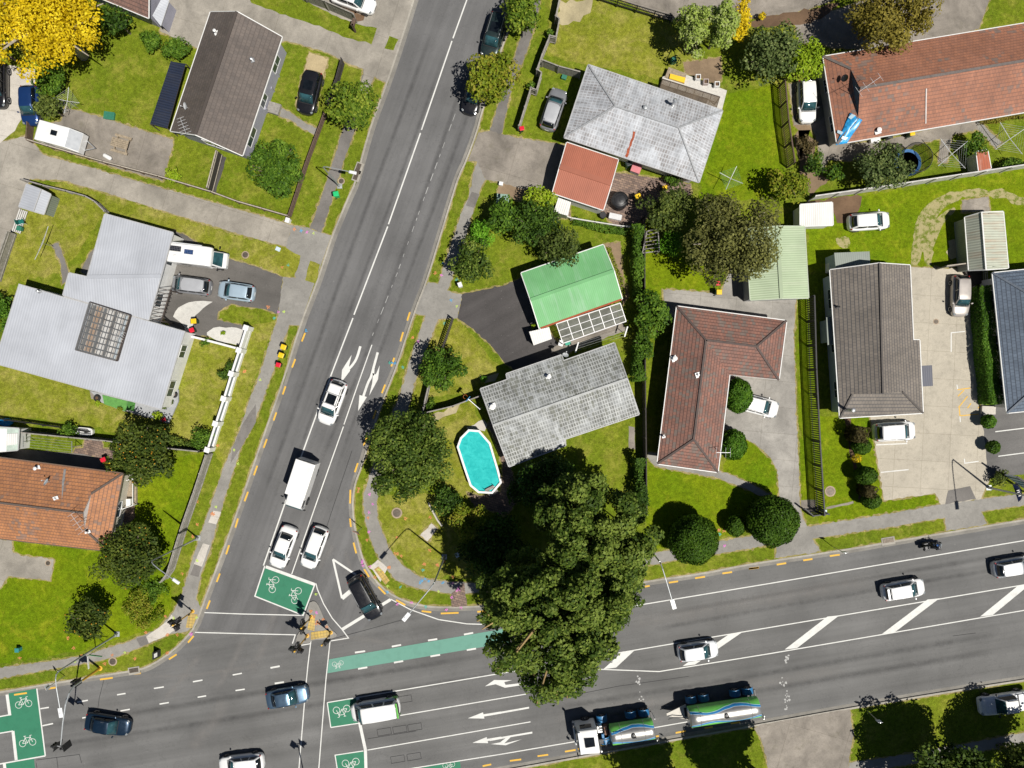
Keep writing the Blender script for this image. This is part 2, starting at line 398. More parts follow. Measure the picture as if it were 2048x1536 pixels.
for line, sgn in ((L_EDGE, -1), (R_EDGE, 1), (S_EDGE, 1)):
    e = smooth_line(edge_w(line[1:-1]), 1); e = edge_w(line[:1])+e+edge_w(line[-1:])
    def ol(d): return offset_line(e, sgn*d)
    a, b_, c_, d_ = ol(-.02), ol(.16), ol(-.36), ol(.16)
    for i in range(len(e)-1):
        kb.add([(*a[i],LZ+.016),(*a[i+1],LZ+.016),(*b_[i+1],LZ+.016),(*b_[i],LZ+.016)], [(0,1,2,3)])
        kb.add([(*a[i],-.01),(*a[i+1],-.01),(*a[i+1],LZ+.016),(*a[i],LZ+.016)], [(0,1,2,3)])
        ch.add([(*c_[i],.008),(*c_[i+1],.008),(*a[i+1],.008),(*a[i],.008)], [(0,1,2,3)])
    h1 = []
    for i in range(len(e)-1):
        p, q = Vector(e[i]), Vector(e[i+1]); k = max(1, int((q-p).length/.4))
        h1 += [tuple(p.lerp(q, j/k)) for j in range(k)]
    o1 = offset_line(h1, sgn*.12); o2 = [offset_line(h1, sgn*.34)[i] for i in range(len(h1))]
    ds = [random.uniform(.05,.3) for _ in h1]
    o2 = [(o1[i][0]+(o2[i][0]-o1[i][0])*ds[i]*4, o1[i][1]+(o2[i][1]-o1[i][1])*ds[i]*4) for i in range(len(h1))]
    for i in range(len(h1)-1):
        hl.add([(*o1[i],LZ+.006),(*o1[i+1],LZ+.006),(*o2[i+1],LZ+.006),(*o2[i],LZ+.006)], [(0,1,2,3)])
struct('kerb', kb, KERB); struct('gutter_channel', ch, CHAN); struct('dry_grass_edge', hl, G_TAN)

LANDS = [ccw(edge_w(L_EDGE+[(-1000,-700)])), ccw(edge_w(R_EDGE+[(3000,-700)])), ccw(edge_w(S_EDGE+[(-1000,2400),(3000,2400)]))]
LANDS = [inset(p, .04) for p in LANDS]
def inside(q, poly):
    c = False; x, y = q
    for (x0,y0),(x1,y1) in zip(poly, poly[1:]+poly[:1]):
        if (y0 > y) != (y1 > y) and x < (x1-x0)*(y-y0)/(y1-y0)+x0: c = not c
    return c
def on_land(pts): return [q for q in pts if any(inside(q, l) for l in LANDS)]
def sheet(name, px, m, lvl=3, halo=True, amp=.04, sm=0):
    """a ground surface as one sheet on the land; turf dies back along hard edges, which the halo shows"""
    xy = XY(px)
    if sm: xy = smooth_line(xy+[xy[0]], sm)[:-1]
    if halo:
        b = MB(); b.flat(on_land(rough_edge(inset(xy, -.13), .25, .07)), LZ+.008+.0003*random.random()); struct('dry_grass_edge', b, G_TAN)
    p = ccw(on_land(rough_edge(ccw(xy), .25 if halo else .5, amp))); z = LZ+.004*lvl+.0009*random.random(); ca, sa = math.cos(R(-17)), math.sin(R(-17))
    b = MB(); b.add([(x,y,z) for x,y in p], [tuple(range(len(p)))], 0, [[(x*ca+y*sa, y*ca-x*sa) for x,y in p]]); return struct(name, b, m)

# lawns of their own character
LAWN = lambda px, m: sheet('lawn', px, m, 1, False, .12)
LAWN([(90,372),(128,362),(340,428),(400,445),(512,480),(572,494),(600,512),(585,553),(566,554),(512,533),(440,510),(345,470),(200,440),(130,545),(20,570),(-60,760),(-60,560)], G_DRY)
LAWN([(-80,700),(110,755),(320,820),(345,800),(380,670),(480,690),(425,900),(260,870),(80,838),(-80,830)], G_DRY)
LAWN([(490,655),(550,640),(515,745),(478,860),(445,935),(425,900),(480,720)], G_DRY)
LAWN([(-80,1070),(220,1105),(260,930),(410,905),(340,1130),(345,1220),(300,1262),(150,1305),(-80,1340)], G_LUSH)
LAWN([(1110,-60),(1200,0),(1340,45),(1400,130),(1330,160),(1176,130),(1090,110)], G_DRY)
LAWN([(1440,190),(1555,170),(1575,400),(1400,400),(1400,350)], G_LUSH)
LAWN([(1610,410),(2100,330),(2100,545),(1960,530),(1620,545)], G_LUSH)
LAWN([(1290,930),(1440,950),(1480,865),(1545,900),(1562,1040),(1440,1075),(1290,1100)], G_LUSH)
LAWN([(1594,590),(1618,590),(1650,1010),(1602,1005)], G_LUSH)
LAWN([(1638,830),(1740,835),(1770,1000),(1870,985),(1885,1010),(1640,1050)], G_LUSH)
LAWN([(1283,500),(1470,470),(1440,590),(1283,590)], G_LUSH)
LAWN([(850,640),(920,640),(1000,735),(960,780),(905,790),(800,800)], G_DRY)
LAWN([(860,830),(945,800),(1000,960),(940,1000),(860,960)], G_DRY)
LAWN([(735,985),(900,990),(960,1060),(970,1160),(840,1152),(775,1090)], G_DRY)
LAWN([(1110,900),(1280,830),(1290,930),(1100,930)], G_MID)
LAWN([(335,100),(320,62),(200,60),(140,215),(330,280),(345,140)], G_MID)

# concrete, paths and driveways
sheet('driveway', [(345,-60),(848,-60),(828,0),(804,77),(774,167),(749,153),(733,190),(716,187),(724,161),(728,139),(694,126),(660,108),(632,98),(575,82),(480,90),(392,96),(320,62)], CONC)
for px in ([(495,-10),(590,-5),(702,44),(721,50),(754,56),(743,89),(705,78),(600,40),(503,6)], [(779,72),(797,79),(787,101),(769,97)]):
    sheet('lawn', px, G_MID, 5, False, .06)
sheet('brick_strip', t('B1',(855,50),(900,60),(1060,115),(1050,150),(1000,160),(850,75)), BARK, 6, False)
sheet('footpath', [(727,138),(749,153),(733,190),(709,262),(686,328),(664,399),(643,466),(620,457),(644,390),(664,328),(683,268),(716,187)], CONC_DARK, 3)
sheet('driveway', [(-80,305),(60,270),(66,285),(86,309),(180,335),(271,361),(400,397),(512,429),(584,450),(572,493),(480,469),(338,425),(200,382),(128,361),(60,357),(40,420),(10,500),(-20,600),(-80,600)], CONC)
sheet('driveway', [(-80,116),(70,139),(72,250),(45,236),(30,262),(0,287),(-80,310)], CONC_PALE, 5, False)
sheet('driveway', [(572,493),(584,450),(620,457),(643,466),(668,472),(648,531),(637,566),(604,652),(579,650),(556,636),(566,554),(592,556)], CONC_PATH, 4)
sheet('lawn', t('B2',(540,620),(615,650),(580,795),(500,770)), G_DRY, 6, False, .06)
sheet('lawn', t('B2',(345,512),(465,580),(440,690),(405,745),(330,742),(250,710),(330,600)), G_DRY, 5, False, .06)
sheet('driveway', [(345,462),(370,470),(392,484),(452,516),(512,533),(566,554),(560,610),(554,628),(529,618),(480,612),(463,607),(437,623),(434,640),(470,648),(495,655),(480,670),(400,672),(360,668),(330,640),(300,620),(310,520)], ASPHM)
sheet('gravel_bed', t('A2',(1330,1050),(1370,980),(1450,940),(1560,928),(1635,935),(1560,985),(1500,1040),(1470,1180),(1420,1190),(1420,1130)), GRAV, 5, False, .03)
sheet('gravel_bed', t('A2',(1590,1170),(1640,1135),(1780,1130),(1895,1155),(1870,1250),(1840,1270),(1680,1240),(1590,1190)), GRAV, 5, False, .03)
sheet('footpath', [(556,633),(516,758),(498,802),(479,862),(448,933),(414,1032),(388,1108),(363,1191),(346,1225),(315,1259),(255,1284),(159,1313),(85,1324),(0,1336),(-80,1348),(-80,1370),(0,1357),(85,1341),(159,1329),(235,1313),(298,1287),(340,1268),(375,1262),(392,1252),(403,1220),(392,1199),(403,1145),(420,1100),(448,1000),(482,896),(512,836),(541,756),(579,648)], CONC_PATH)
for px in (t('A3',(1640,1080),(1700,1090),(1660,1185),(1600,1170)), t('A3',(1560,1330),(1610,1345),(1550,1510),(1490,1490)), t('A4',(1210,455),(1180,500),(1030,610),(1050,655),(1180,600),(1260,545))):
    sheet('footpath_patch', px, CONC_PALE, 4, False, .02)
for px in (t('A3',(1966,260),(1966,400),(1850,600),(1770,720),(1790,580),(1860,420)), t('A4',(960,625),(1030,605),(1050,660),(990,680)), t('A4',(1370,100),(1425,110),(1400,190),(1340,175))):
    sheet('footpath_patch', px, CONC_DARK, 4, False, .02)
sheet('driveway', t('A3',(-100,1300),(0,1300),(90,1310),(100,1400),(180,1430),(400,1450))+t('A4',(380,70),(355,215),(170,195),(60,185),(0,270),(-100,300)), CONC)
sheet('concrete_pad', t('A1',(500,830),(600,850),(780,900),(960,960),(1330,1070),(1330,1110),(1250,1390),(800,1260),(330,1110),(310,960),(470,930)), CONC_OLD)
sheet('sand_pad', t('B1',(655,385),(790,430),(700,800),(600,830),(555,760),(590,600)), SAND, 3)
sheet('garden_path', t('B1',(455,790),(540,840),(640,910),(730,940),(710,990),(600,940),(520,880),(435,850)), CONC_PATH, 3)
sheet('garden_path', t('A2',(400,500),(450,480),(500,620),(540,760),(480,800),(470,650)), CONC_DARK, 3)
sheet('garden_path', t('A2',(690,560),(740,520),(680,740),(620,700)), CONC_DARK, 3)
sheet('footpath', [(1072,39),(1058,91),(1037,146),(1019,193),(1003,268),(980,262),(995,213),(1029,115),(1048,52),(1066,-40),(1090,-40)], CONC_DARK)
sheet('driveway', [(951,264),(980,262),(1003,268),(1037,276),(1123,289),(1134,290),(1106,388),(1080,385),(1042,378),(998,364),(972,360),(954,323),(930,321)], CONC_OLD, 4)
sheet('footpath', [(954,324),(945,350),(938,394),(923,425),(900,495),(876,568),(851,564),(829,626),(851,631),(826,701),(811,751),(798,792),(775,850),(755,905),(738,956),(727,987),(728,1020),(733,1052),(745,1090),(759,1120),(792,1160),(830,1175),(903,1188),(968,1185),(1100,1165),(1285,1133),(1365,1118),(1423,1110),(1480,1100),(1553,1087),(1551,1116),(1641,1103),(1625,1077),(1785,1053),(1890,1035),(1892,1062),(1974,1048),(1962,1023),(2048,1010),(2120,998),(2120,976),(2048,988),(1962,998),(1890,1007),(1763,1030),(1596,1056),(1480,1075),(1433,1084),(1344,1099),(1287,1110),(1100,1142),(962,1168),(875,1161),(840,1154),(806,1131),(780,1100),(768,1070),(756,1040),(753,1003),(765,960),(785,905),(805,850),(821,800),(837,738),(857,686),(877,638),(915,636),(925,589),(894,581),(897,576),(928,490),(949,412),(962,375),(972,358)], CONC_PATH, 3)
sheet('footpath_patch', t('B2',(1780,90),(1840,110),(1800,215),(1735,195)), CONC_DARK, 4, False, .02)
sheet('footpath_patch', t('B3',(1060,1455),(1130,1520),(1080,1560),(990,1520)), CONC_PALE, 4, False, .02)
sheet('footpath_patch', t('B4',(975,70),(1040,125),(990,225),(915,115)), CONC_PALE, 5, False, .02)
sheet('footpath_crossing', t('B4',(1490,305),(1490,400),(1600,395),(1580,230)), PAVE, 4, False)
sheet('concrete_slab', t('B3',(1470,1178),(1515,1218),(1440,1315),(1385,1270)), CONC_PALE, 4)
sheet('driveway', [(925,588),(1000,573),(1030,562),(1050,552),(1095,660),(1120,690),(1140,705),(1090,728),(1030,742),(1012,728),(980,688),(950,662),(933,649),(915,636)], ASPHD, 4)
sheet('patio', [(1100,700),(1145,672),(1240,640),(1255,660),(1160,695),(1130,712)], CONC_OLD, 5, False)
sheet('pool_surround', [(935,985),(960,992),(1000,985),(1006,935),(985,865),(968,850),(1000,835),(1018,925),(1040,1000),(1010,1030),(950,1012)], PAVE, 3)
sheet('patio', t('B3',(1740,440),(1800,420),(1870,380),(1900,420),(1880,470),(1740,450)), CONC_PALE, 5, False)
sheet('patio', t('C2',(950,-60),(1300,-10),(1540,30),(1540,110),(1130,330),(960,360),(860,250),(600,160),(620,280),(520,300),(500,150)), PAVE, 3)
sheet('garden_earth', t('C2',(70,0),(240,60),(320,110),(230,160),(60,110)), DIRT, 3)
sheet('garden_earth', t('C1',(1490,480),(1770,440),(1780,600),(1740,650),(1500,560)), DIRT, 3)
sheet('garden_earth', t('C1',(540,0),(790,0),(770,100),(690,170),(600,190),(510,170)), DIRTG, 3, False, .15)
sheet('garden_earth', t('C2',(880,490),(1000,480),(1020,720),(1060,900),(1020,960),(960,700)), DIRT, 3)
sheet('driveway', [(1326,579),(1410,584),(1440,590),(1460,540),(1470,505),(1500,500),(1500,600),(1592,596),(1587,665),(1590,760),(1592,823),(1597,918),(1600,1017),(1614,1056),(1570,1062),(1560,1040),(1559,998),(1555,940),(1541,915),(1510,887),(1480,872),(1450,860),(1440,850),(1380,650),(1330,640)], CONC_H7)
sheet('garden_path', [(1425,942),(1440,942),(1500,966),(1560,1000),(1556,1010),(1495,979),(1440,957),(1310,932),(1294,914),(1296,905),(1315,905)], CONC_PATH, 4)
sheet('car_park', [(1818,533),(1890,537),(1948,537),(1955,700),(1966,815),(1972,895),(1978,960),(1962,998),(1890,1008),(1882,1009),(1870,986),(1768,1001),(1749,884),(1739,830),(1820,800)], CONC_YARD, 4)
sheet('car_park', [(1960,812),(2120,795),(2120,940),(1975,957),(1971,895)], ASPHC, 5, False)
sheet('driveway_patch', [(1890,1009),(1896,981),(1940,972),(1952,998)], CONC_DARK, 5, False, .02)
sheet('driveway', [(1230,-60),(1660,-60),(1665,0),(1620,18),(1558,30),(1500,36),(1450,34),(1340,40),(1290,20),(1245,0)], CONC_OLD)
sheet('driveway', [(1590,50),(1640,30),(1700,10),(1849,-60),(1995,-60),(1979,0),(1957,58),(1840,90),(1740,100),(1660,95),(1640,85),(1595,88)], CONC_OLD)
sheet('garden_earth', [(1525,35),(1640,15),(1680,5),(1650,32),(1600,50),(1530,55),(1480,50)], BARK, 4, False, .1)
sheet('driveway', [(1578,168),(1650,150),(1682,292),(1640,296),(1620,250),(1588,250)], CONC_OLD)
sheet('garden_earth', t('D1',(380,870),(540,880),(550,930),(420,940),(560,1010),(500,1200),(640,1290),(500,1430),(430,1200)), DIRT, 3, False, .12)
sheet('patio', [(1636,290),(1760,283),(1965,235),(1965,258),(1905,270),(1893,325),(1876,325),(1882,277),(1790,300),(1700,322),(1656,320),(1645,350)], CONC_OLD, 4)
sheet('garden_path', t('D1',(1700,890),(1740,890),(1890,1030),(1840,1070),(1720,940)), CONC_PATH, 4)
sheet('garden_earth', t('D2',(465,170),(680,130),(880,120),(870,180),(800,290),(700,310),(665,170)), BARK, 3, False, .15)
sheet('concrete_slab', t('D2',(1600,150),(1790,120),(1800,225),(1600,232)), CONC_OLD, 4)
sheet('bare_patch', t('D2',(1500,440),(1580,430),(1595,560),(1520,575),(1485,520)), DIRTG, 3, False, .15)
def blotchy(name, base, spots, density=.5):
    m, nt, b = nm(name); v = coords(nt, 'world')
    f = noise(nt, v, 2.0, 6, .75); g = noise(nt, v, 14, 3, .8)
    c = mix(nt, ramp(nt, f, [(density-.05, 0.), (density+.06, 1.)]), base, spots)
    c = mix(nt, 1, c, ramp(nt, g, [(.25, .7), (.75, 1.3)]), 'MULTIPLY')
    nt.links.new(c, b.inputs['Base Color']); setin(b, Roughness=.9, Specular_IOR_Level=.1); MATS[name] = m; return m
TRK = blotchy('worn_lawn', (.13,.165,.02), (.34,.30,.15), .47)
for px in ([(1822,530),(1824,480),(1832,440),(1850,412),(1880,392),(1920,380),(1970,375),(2048,392),(2100,402),(2100,420),(2040,412),(1970,392),(1925,398),(1890,412),(1872,435),(1858,470),(1866,530),(1850,532),(1846,495),(1838,530)],
           t('D2',(1340,500),(1360,350),(1440,250),(1540,190),(1560,220),(1470,300),(1420,420),(1380,520)), t('D2',(690,420),(780,400),(800,470),(760,500),(700,470))):
    sheet('worn_track', px, TRK, 2, False, .22, 1)
sheet('garden_earth', t('C3',(1065,430),(1110,440),(1115,610),(1065,600)), CONC_OLD, 3, False)
sheet('bare_patch', t('B3',(1480,340),(1640,280),(1690,260),(1660,330),(1560,360),(1500,400)), DIRTG, 3, False, .15)
sheet('bare_patch', t('B2',(1840,1500),(1990,1480),(1960,1545),(1880,1560)), DIRTG, 3, False, .15)
sheet('paved_yard', t('A3',(650,525),(780,530),(790,600),(880,615),(870,690),(560,640),(580,600),(640,600)), PAVE, 3)
sheet('patio', t('A3',(0,590),(560,640),(870,690),(860,770),(0,690)), CONC_DARK, 3, False)
sheet('patio', t('A3',(690,160),(1240,300),(1370,160),(1360,200),(1300,410),(960,320),(900,300),(700,220)), CONC_OLD, 3, False)
sheet('porch_slab', t('A3',(920,830),(1020,830),(1040,1130),(920,1250),(890,1250)), PAVE, 3, False)
sheet('driveway', t('D4',(90,1237),(770,1119),(800,1300),(770,1480),(750,1700),(240,1700),(150,1340)), CONC_OLD, 4)
sheet('footpath', [(1698,1525),(1775,1515),(1940,1486),(2048,1465),(2120,1452),(2120,1474),(2048,1486),(1940,1506),(1775,1536),(1698,1546)], CONC_PATH, 3)
sheet('garden_path', t('A1',(1690,1190),(1740,1210),(1660,1480),(1610,1470)), ASPHD, 4, False)  # dark strip beside the divider fence, not a known path
sheet('garden_path', t('D3',(820,960),(620,1005),(620,990),(815,945)), CONC_OLD, 3, False)
sheet('gate_pad', t('D3',(440,940),(545,935),(550,1020),(490,1030),(440,1000)), CONC_OLD, 3, False)
sheet('garden_earth', t('D3',(750,350),(800,345),(820,600),(880,830),(930,960),(870,960),(800,640)), BARK, 2, False, .1)

# ================================================================ painted markings
def MK(name, m, z=.012): b = MB(); b.z_ = z; b.n_ = name; b.mm_ = m; return b
def E(*pts): return edge_w(pts)
wl = MB()
def line(pts, wd=.10): wl.strip(edge_w(pts), wd, .0155+random.random()*.002)
line([(1250,-870),(933.6,0),(906,76.6)], .13); line([(904,82),(843,260)], .13); line([(841,266),(777,448.5)], .13); line([(775.5,453),(708,629.5)], .13); line([(706,636),(666,740),(634,826),(600,920),(527,1131)], .13)
line([(744,689.5),(719.6,758),(688,849)]); line([(687,853),(634,1003),(583.6,1148)])
line(t('B4',(0,450),(440,460))+[]); line([(409,1225),(480,1227.7)]); line([(390,1264.6),(480,1267),(590.7,1269.5),(585,1287)])
line(t('B4',(535,235),(545,275),(590,380),(650,480),(720,560),(765,620),(640,640))); line(t('B4',(425,672),(495,660)))
line(t('B4',(500,640),(480,800),(465,950),(415,1545),(410,1700))); line(t('B4',(635,640),(605,920),(555,1545),(540,1700)))
line(t('B4',(175,112),(105,325),(445,460),(530,235)), .12); line(t('B4',(182,118),(525,242)), .3)
line([(781,1199),(684,1259)], .3); line([(781,1198),(820.6,1219),(877,1239),(934,1247.6),(979.6,1249),(1110,1236),(1230,1218),(1540,1166.7),(1934,1100),(2048,1081),(2400,1022)])
tri = E((666,1118.5),(684,1196.5),(728,1160))
wl.strip([tri[0], tri[1]], .2, .0165); wl.strip([tri[0], tri[2]], .2, .0172); wl.strip([tri[1], tri[2]], .42, .0179)
line([(654.6,1405),(999.5,1347),(1150,1322),(1193,1313),(1540,1254.7),(2048,1169.5),(2400,1110)]); line([(1190,1338),(1318,1343),(1540,1307),(2048,1220.6),(2400,1162)])
line([(1160,1337),(1190,1338)])
for a, b_ in (((1207,1338),(1245,1303)),((1365,1332),(1460,1267)),((1569,1299),(1654.6,1233)),((1764,1267.5),(1854.7,1199)),((1960,1233),(2036,1171)),((2155,1200),(2231,1138))):
    wl.flat(E(a, (a[0]+25,a[1]-3), (b_[0]+24,b_[1]-2.5), b_), .0182+random.random()*.0004)
line([(800.7,1430.7),(1052,1388)]); line([(735,1500),(1061,1443.5)]); line([(790,1542),(999.5,1508.7),(1156,1482),(1374.5,1443.5)])
line([(715.6,1395),(720,1449)], .3); line([(720,1449),(731,1500),(733.5,1600)], .3)
line(t('B4',(640,1250),(615,1075))); line(t('B4',(850,1218),(640,1250))); line(t('B4',(870,1415),(670,1445),(695,1600)))
line(t('A4',(260,975),(320,1450)), .13); line(t('A4',(320,1450),(0,1507),(-200,1540)), .13)
line(t('A4',(50,1018),(70,1165)), .3); line(t('A4',(92,1275),(115,1480)), .3); line(t('A4',(70,1160),(-200,1210)), .12); line(t('A4',(92,1275),(-200,1325)), .12); line(t('A4',(30,1500),(38,1560)), .3)
for a in ((285,1118,345,1108),(300,1238,375,1222),(545,1072,620,1058),(580,1183,640,1172),(825,1020,885,1010),(850,1133,915,1122),(1085,975,1155,964),(1125,1085,1190,1074),(1360,928,1427,916),(1393,1037,1453,1027),(1640,880,1705,868),(1660,990,1725,980)):
    line(t('A4',a[:2],a[2:]), .13)
for a in ((215,830,280,818),(245,940,310,930),(810,722,882,712),(1070,680,1135,668),(1325,637,1390,627),(1578,595,1643,583),(832,837,897,826),(1085,793,1150,782),(1342,749,1410,738),(1598,705,1663,694)):
    line(t('B4',a[:2],a[2:]), .17)
def arrow(*pts): wl.flat(E(*pts), .0165)
A_ = lambda k, *p: wl.flat(E(*t(k, *p)), .0186+random.random()*.0012)
# turn arrows: left bend (lane by the centre line), straight and right
wl.strip(smooth_line(edge_w(t('B2',(925,1277),(897,1372),(862,1425),(825,1462))), 2), .24, .0165); A_('B2',(858,1343),(838,1425),(846,1465),(777,1556),(784,1458))
wl.strip(smooth_line(edge_w(t('B2',(1058,1324),(1030,1425),(1005,1520))+t('B3',(985,90),(948,200))), 2), .24, .0165); A_('B3',(918,192),(975,207),(907,315))
wl.strip(smooth_line(edge_w(t('B2',(1025,1440),(1022,1500))+t('B3',(1024,30),(1040,60))), 2), .22, .0169); A_('B3',(1073,-36),(1060,72),(992,198),(1016,98),(1020,48),(1046,28))
A_('C4',(250,933),(250,947),(105,970),(65,955),(40,945),(-35,960),(30,915),(155,917),(100,930),(110,950))
A_('B4',(1605,1185),(1712,1143),(1722,1187)); A_('B4',(1715,1157),(1840,1137),(1840,1152),(1717,1173)); A_('C4',(0,1152),(275,1104),(275,1116),(0,1166))
A_('B4',(1637,1358),(1738,1317),(1748,1360)); A_('B4',(1742,1330),(1840,1314),(1840,1330),(1743,1345)); A_('C4',(0,1330),(298,1279),(298,1292),(145,1318),(100,1362),(225,1333),(110,1375),(5,1367),(70,1355),(110,1325),(0,1345))
struct('lane_markings', wl, WHITE_L)
fd = MB()
pts = [(920,202),(849,394),(795,545),(738,688)]
for a, b_ in zip(pts, pts[1:]):
    A2, B2 = Vector(E(a)[0]), Vector(E(b_)[0]); L_ = (B2-A2).length; s_ = 0
    while s_ < L_:
        l_ = random.uniform(.2, .8); p0, p1 = A2.lerp(B2, s_/L_), A2.lerp(B2, min(1, (s_+l_)/L_)); fd.strip([p0, p1], random.uniform(.035,.065), .0165); s_ += l_+random.uniform(.25, 1.3)
for k, x0, y0, n_ in (('C4',1043,920,9),('C4',1068,1050,5),('D4',328,760,9),('D4',303,940,7),('D4',325,1035,9),('D4',330,1085,6)):
    for _ in range(n_):
        q = E(t(k,(x0+random.gauss(0,9),y0+random.gauss(0,20)))[0])[0]; r_ = random.uniform(.06,.2)
        fd.flat([(q[0]+r_*random.uniform(.4,1)*math.cos(a_), q[1]+r_*random.uniform(.4,1)*math.sin(a_)) for a_ in np.linspace(0, 6.28, 8)[:-1]], .0165+random.random()*.003)
struct('faded_markings', fd, WHITE_F)
yl = MB()
def yd(k, *quads, wd=.17):
    for a in quads: yl.strip(edge_w(t(k, a[:2], a[2:])), wd, .0165)
yd('B2',(500,1175,475,1240),(425,1375,400,1440),(1305,1015,1285,1080),(1253,1168,1232,1240),(1185,1365,1162,1432))
yd('B3',(350,125,328,188),(280,325,258,388),(207,530,182,597),(133,735,107,808),(62,935,35,1008),(1115,112,1090,178),(1045,310,1022,375),(975,515,950,580),(905,715,882,785),(848,920,846,1025),(845,1140,852,1205),(872,1325,893,1408))
yd('A3',(1828,1140,1808,1210),(1760,1345,1737,1415))
yd('A4',(1550,165,1527,225),(1480,355,1457,415),(1365,605,1325,652),(1245,735,1190,770),(930,873,993,867),(705,912,795,900),(320,980,395,968),(100,1020,190,1007))
yd('B4',(875,135,910,190),(975,258,1025,310),(1100,352,1165,388),(1280,430,1348,438),(1415,447,1540,442),(1672,435,1735,430),(1710,1522,1770,1510))
yd('C4',(900,285,950,278),(1090,258,1125,252),(1260,230,1325,220),(1445,198,1515,188),(1637,165,1705,155),(1823,132,1895,123),(140,1485,220,1475),(335,1452,410,1442),(528,1420,603,1408),(760,1382,808,1374),(1140,1318,1190,1310),(1308,1288,1380,1275),(1512,1255,1570,1246),(1697,1222,1760,1212))
yd('D4',(62,133,132,125),(258,103,325,92),(445,73,510,63),(632,42,702,33))
struct('no_stopping_lines', yl, YELL_L)
gr = MB()
for px in (t('B4',(182,118),(530,240),(445,458),(107,322)), t('B4',(615,1075),(830,1040),(850,1220),(640,1250)), t('B4',(670,1445),(870,1412),(892,1620),(690,1620)), t('B4',(1240,1540),(1550,1490),(1560,1560),(1200,1600)),
           t('A4',(62,1010),(260,975),(320,1450),(125,1482),(100,1275),(-200,1325),(-200,1210),(75,1162)), t('A4',(40,1505),(240,1470),(250,1560),(40,1560))):
    gr.flat(E(*px), .0125)
struct('cycle_box', gr, GREEN_L)
gr = MB(); gr.flat(E(*t('B4',(628,770),(1740,575),(1850,556),(1900,650),(1800,668),(615,868))), .0125); struct('cycle_lane', gr, GREEN_F)
def dusty(name, col, dens, amt):
    m, nt, b = nm(name); v = coords(nt, 'uv'); g_ = noise(nt, coords(nt, 'world'), 1.1, 6, .7)
    sp = node(nt, 'ShaderNodeSeparateXYZ'); nt.links.new(v, sp.inputs[0]); e = ramp(nt, sp.outputs['Y'], [(0., 0.), (.5, 1.), (1., 0.)], 'EASE'); e2 = ramp(nt, sp.outputs['X'], [(0., 0.), (.2, 1.), (.8, 1.), (1., 0.)], 'EASE')
    k = mix(nt, 1, mix(nt, 1, e, e2, 'MULTIPLY'), ramp(nt, g_, [(dens-.2, 0.), (dens+.25, amt)]), 'MULTIPLY')
    nt.links.new(k, b.inputs['Alpha']); b.inputs['Base Color'].default_value = (*col, 1); setin(b, Roughness=.9, Specular_IOR_Level=.1); MATS[name] = m; return m
DUST = dusty('road_dust_pale', (.30,.285,.27), .46, .38); TRACK = dusty('tyre_polish_dark', (.06,.06,.062), .42, .30)
def band(b, pts, wd, z):
    p = smooth_line(edge_w(pts), 2); l_, r_ = offset_line(p, wd/2), offset_line(p, -wd/2); n = len(p)
    for i in range(n-1): b.add([(*r_[i],z),(*r_[i+1],z),(*l_[i+1],z),(*l_[i],z)], [(0,1,2,3)], 0, [[(i/(n-1),0),((i+1)/(n-1),0),((i+1)/(n-1),1),(i/(n-1),1)]])
du = MB(); tk = MB()
for pts, wd in (([(500,1345),(530,1290),(548,1230),(560,1170)], 1.3), ([(430,1380),(470,1320),(490,1270)], 1.0), ([(650,1275),(720,1275),(790,1290)], .9), ([(640,1140),(650,1115),(668,1090)], .8), ([(380,1500),(430,1440),(450,1400)], 2.0), ([(330,1400),(370,1350),(400,1310)], 1.0), ([(150,1330),(330,1360),(520,1330)], .6), ([(690,1100),(700,1140),(735,1190)], .7), ([(1250,1250),(1500,1205),(1750,1160)], 2.4), ([(1100,1440),(1400,1390),(1700,1335)], 1.8)):
    band(du, pts, wd, .0095+.0002*len(tk.f)+random.random()*.002)
for pts, wd in (([(865,60),(780,290),(690,530),(600,790),(520,1010)], .7), ([(895,90),(810,330),(722,560),(640,790),(560,1010)], .0+.6), ([(940,120),(880,300),(800,520),(740,690),(690,810),(630,950)], .7), ([(965,150),(900,330),(820,540),(762,700),(722,800),(665,960)], .7), ([(1300,1232),(1600,1180),(2000,1112)], .8), ([(1300,1260),(1600,1205),(2000,1138)], .8), ([(1100,1418),(1500,1352),(2000,1268)], .9), ([(1100,1450),(1500,1384),(2000,1300)], .9), ([(40,1460),(300,1420),(620,1370),(1000,1305)], .9), ([(40,1500),(300,1462),(620,1412),(1000,1345)], .8)):
    band(tk, pts, wd, .0075+random.random()*.0015)
struct('road_dust', du, DUST); struct('tyre_tracks', tk, TRACK)
sc_ = MB(); SEAM = worn('saw_cut_seam', (.028,.028,.03), .5)
def seam(k, *pts): sc_.strip(edge_w(t(k, *pts)), .045, .0155+random.random()*.0005)
for x0, y0 in ((965,1265),(1075,1248),(1180,1232),(1175,1440),(1060,1458),(1110,1035)):
    seam('B4', (x0,y0),(x0+95,y0-15),(x0+103,y0+30),(x0+8,y0+46),(x0,y0))
for k, pts in (('A4',((255,1480),(560,1440),(575,1500))), ('A4',((255,1500),(265,1560))), ('A4',((400,1460),(412,1560))), ('A4',((735,905),(700,1040),(690,1120))), ('B4',((600,640),(900,560),(1150,490))), ('B4',((900,1330),(1240,1275))), ('C4',((400,1060),(900,960),(1400,890))), ('D4',((1500,605),(1660,585))), ('B3',((560,1536),(700,1100),(860,620)))): seam(k, *pts)
struct('saw_cut_seams', sc_, SEAM)
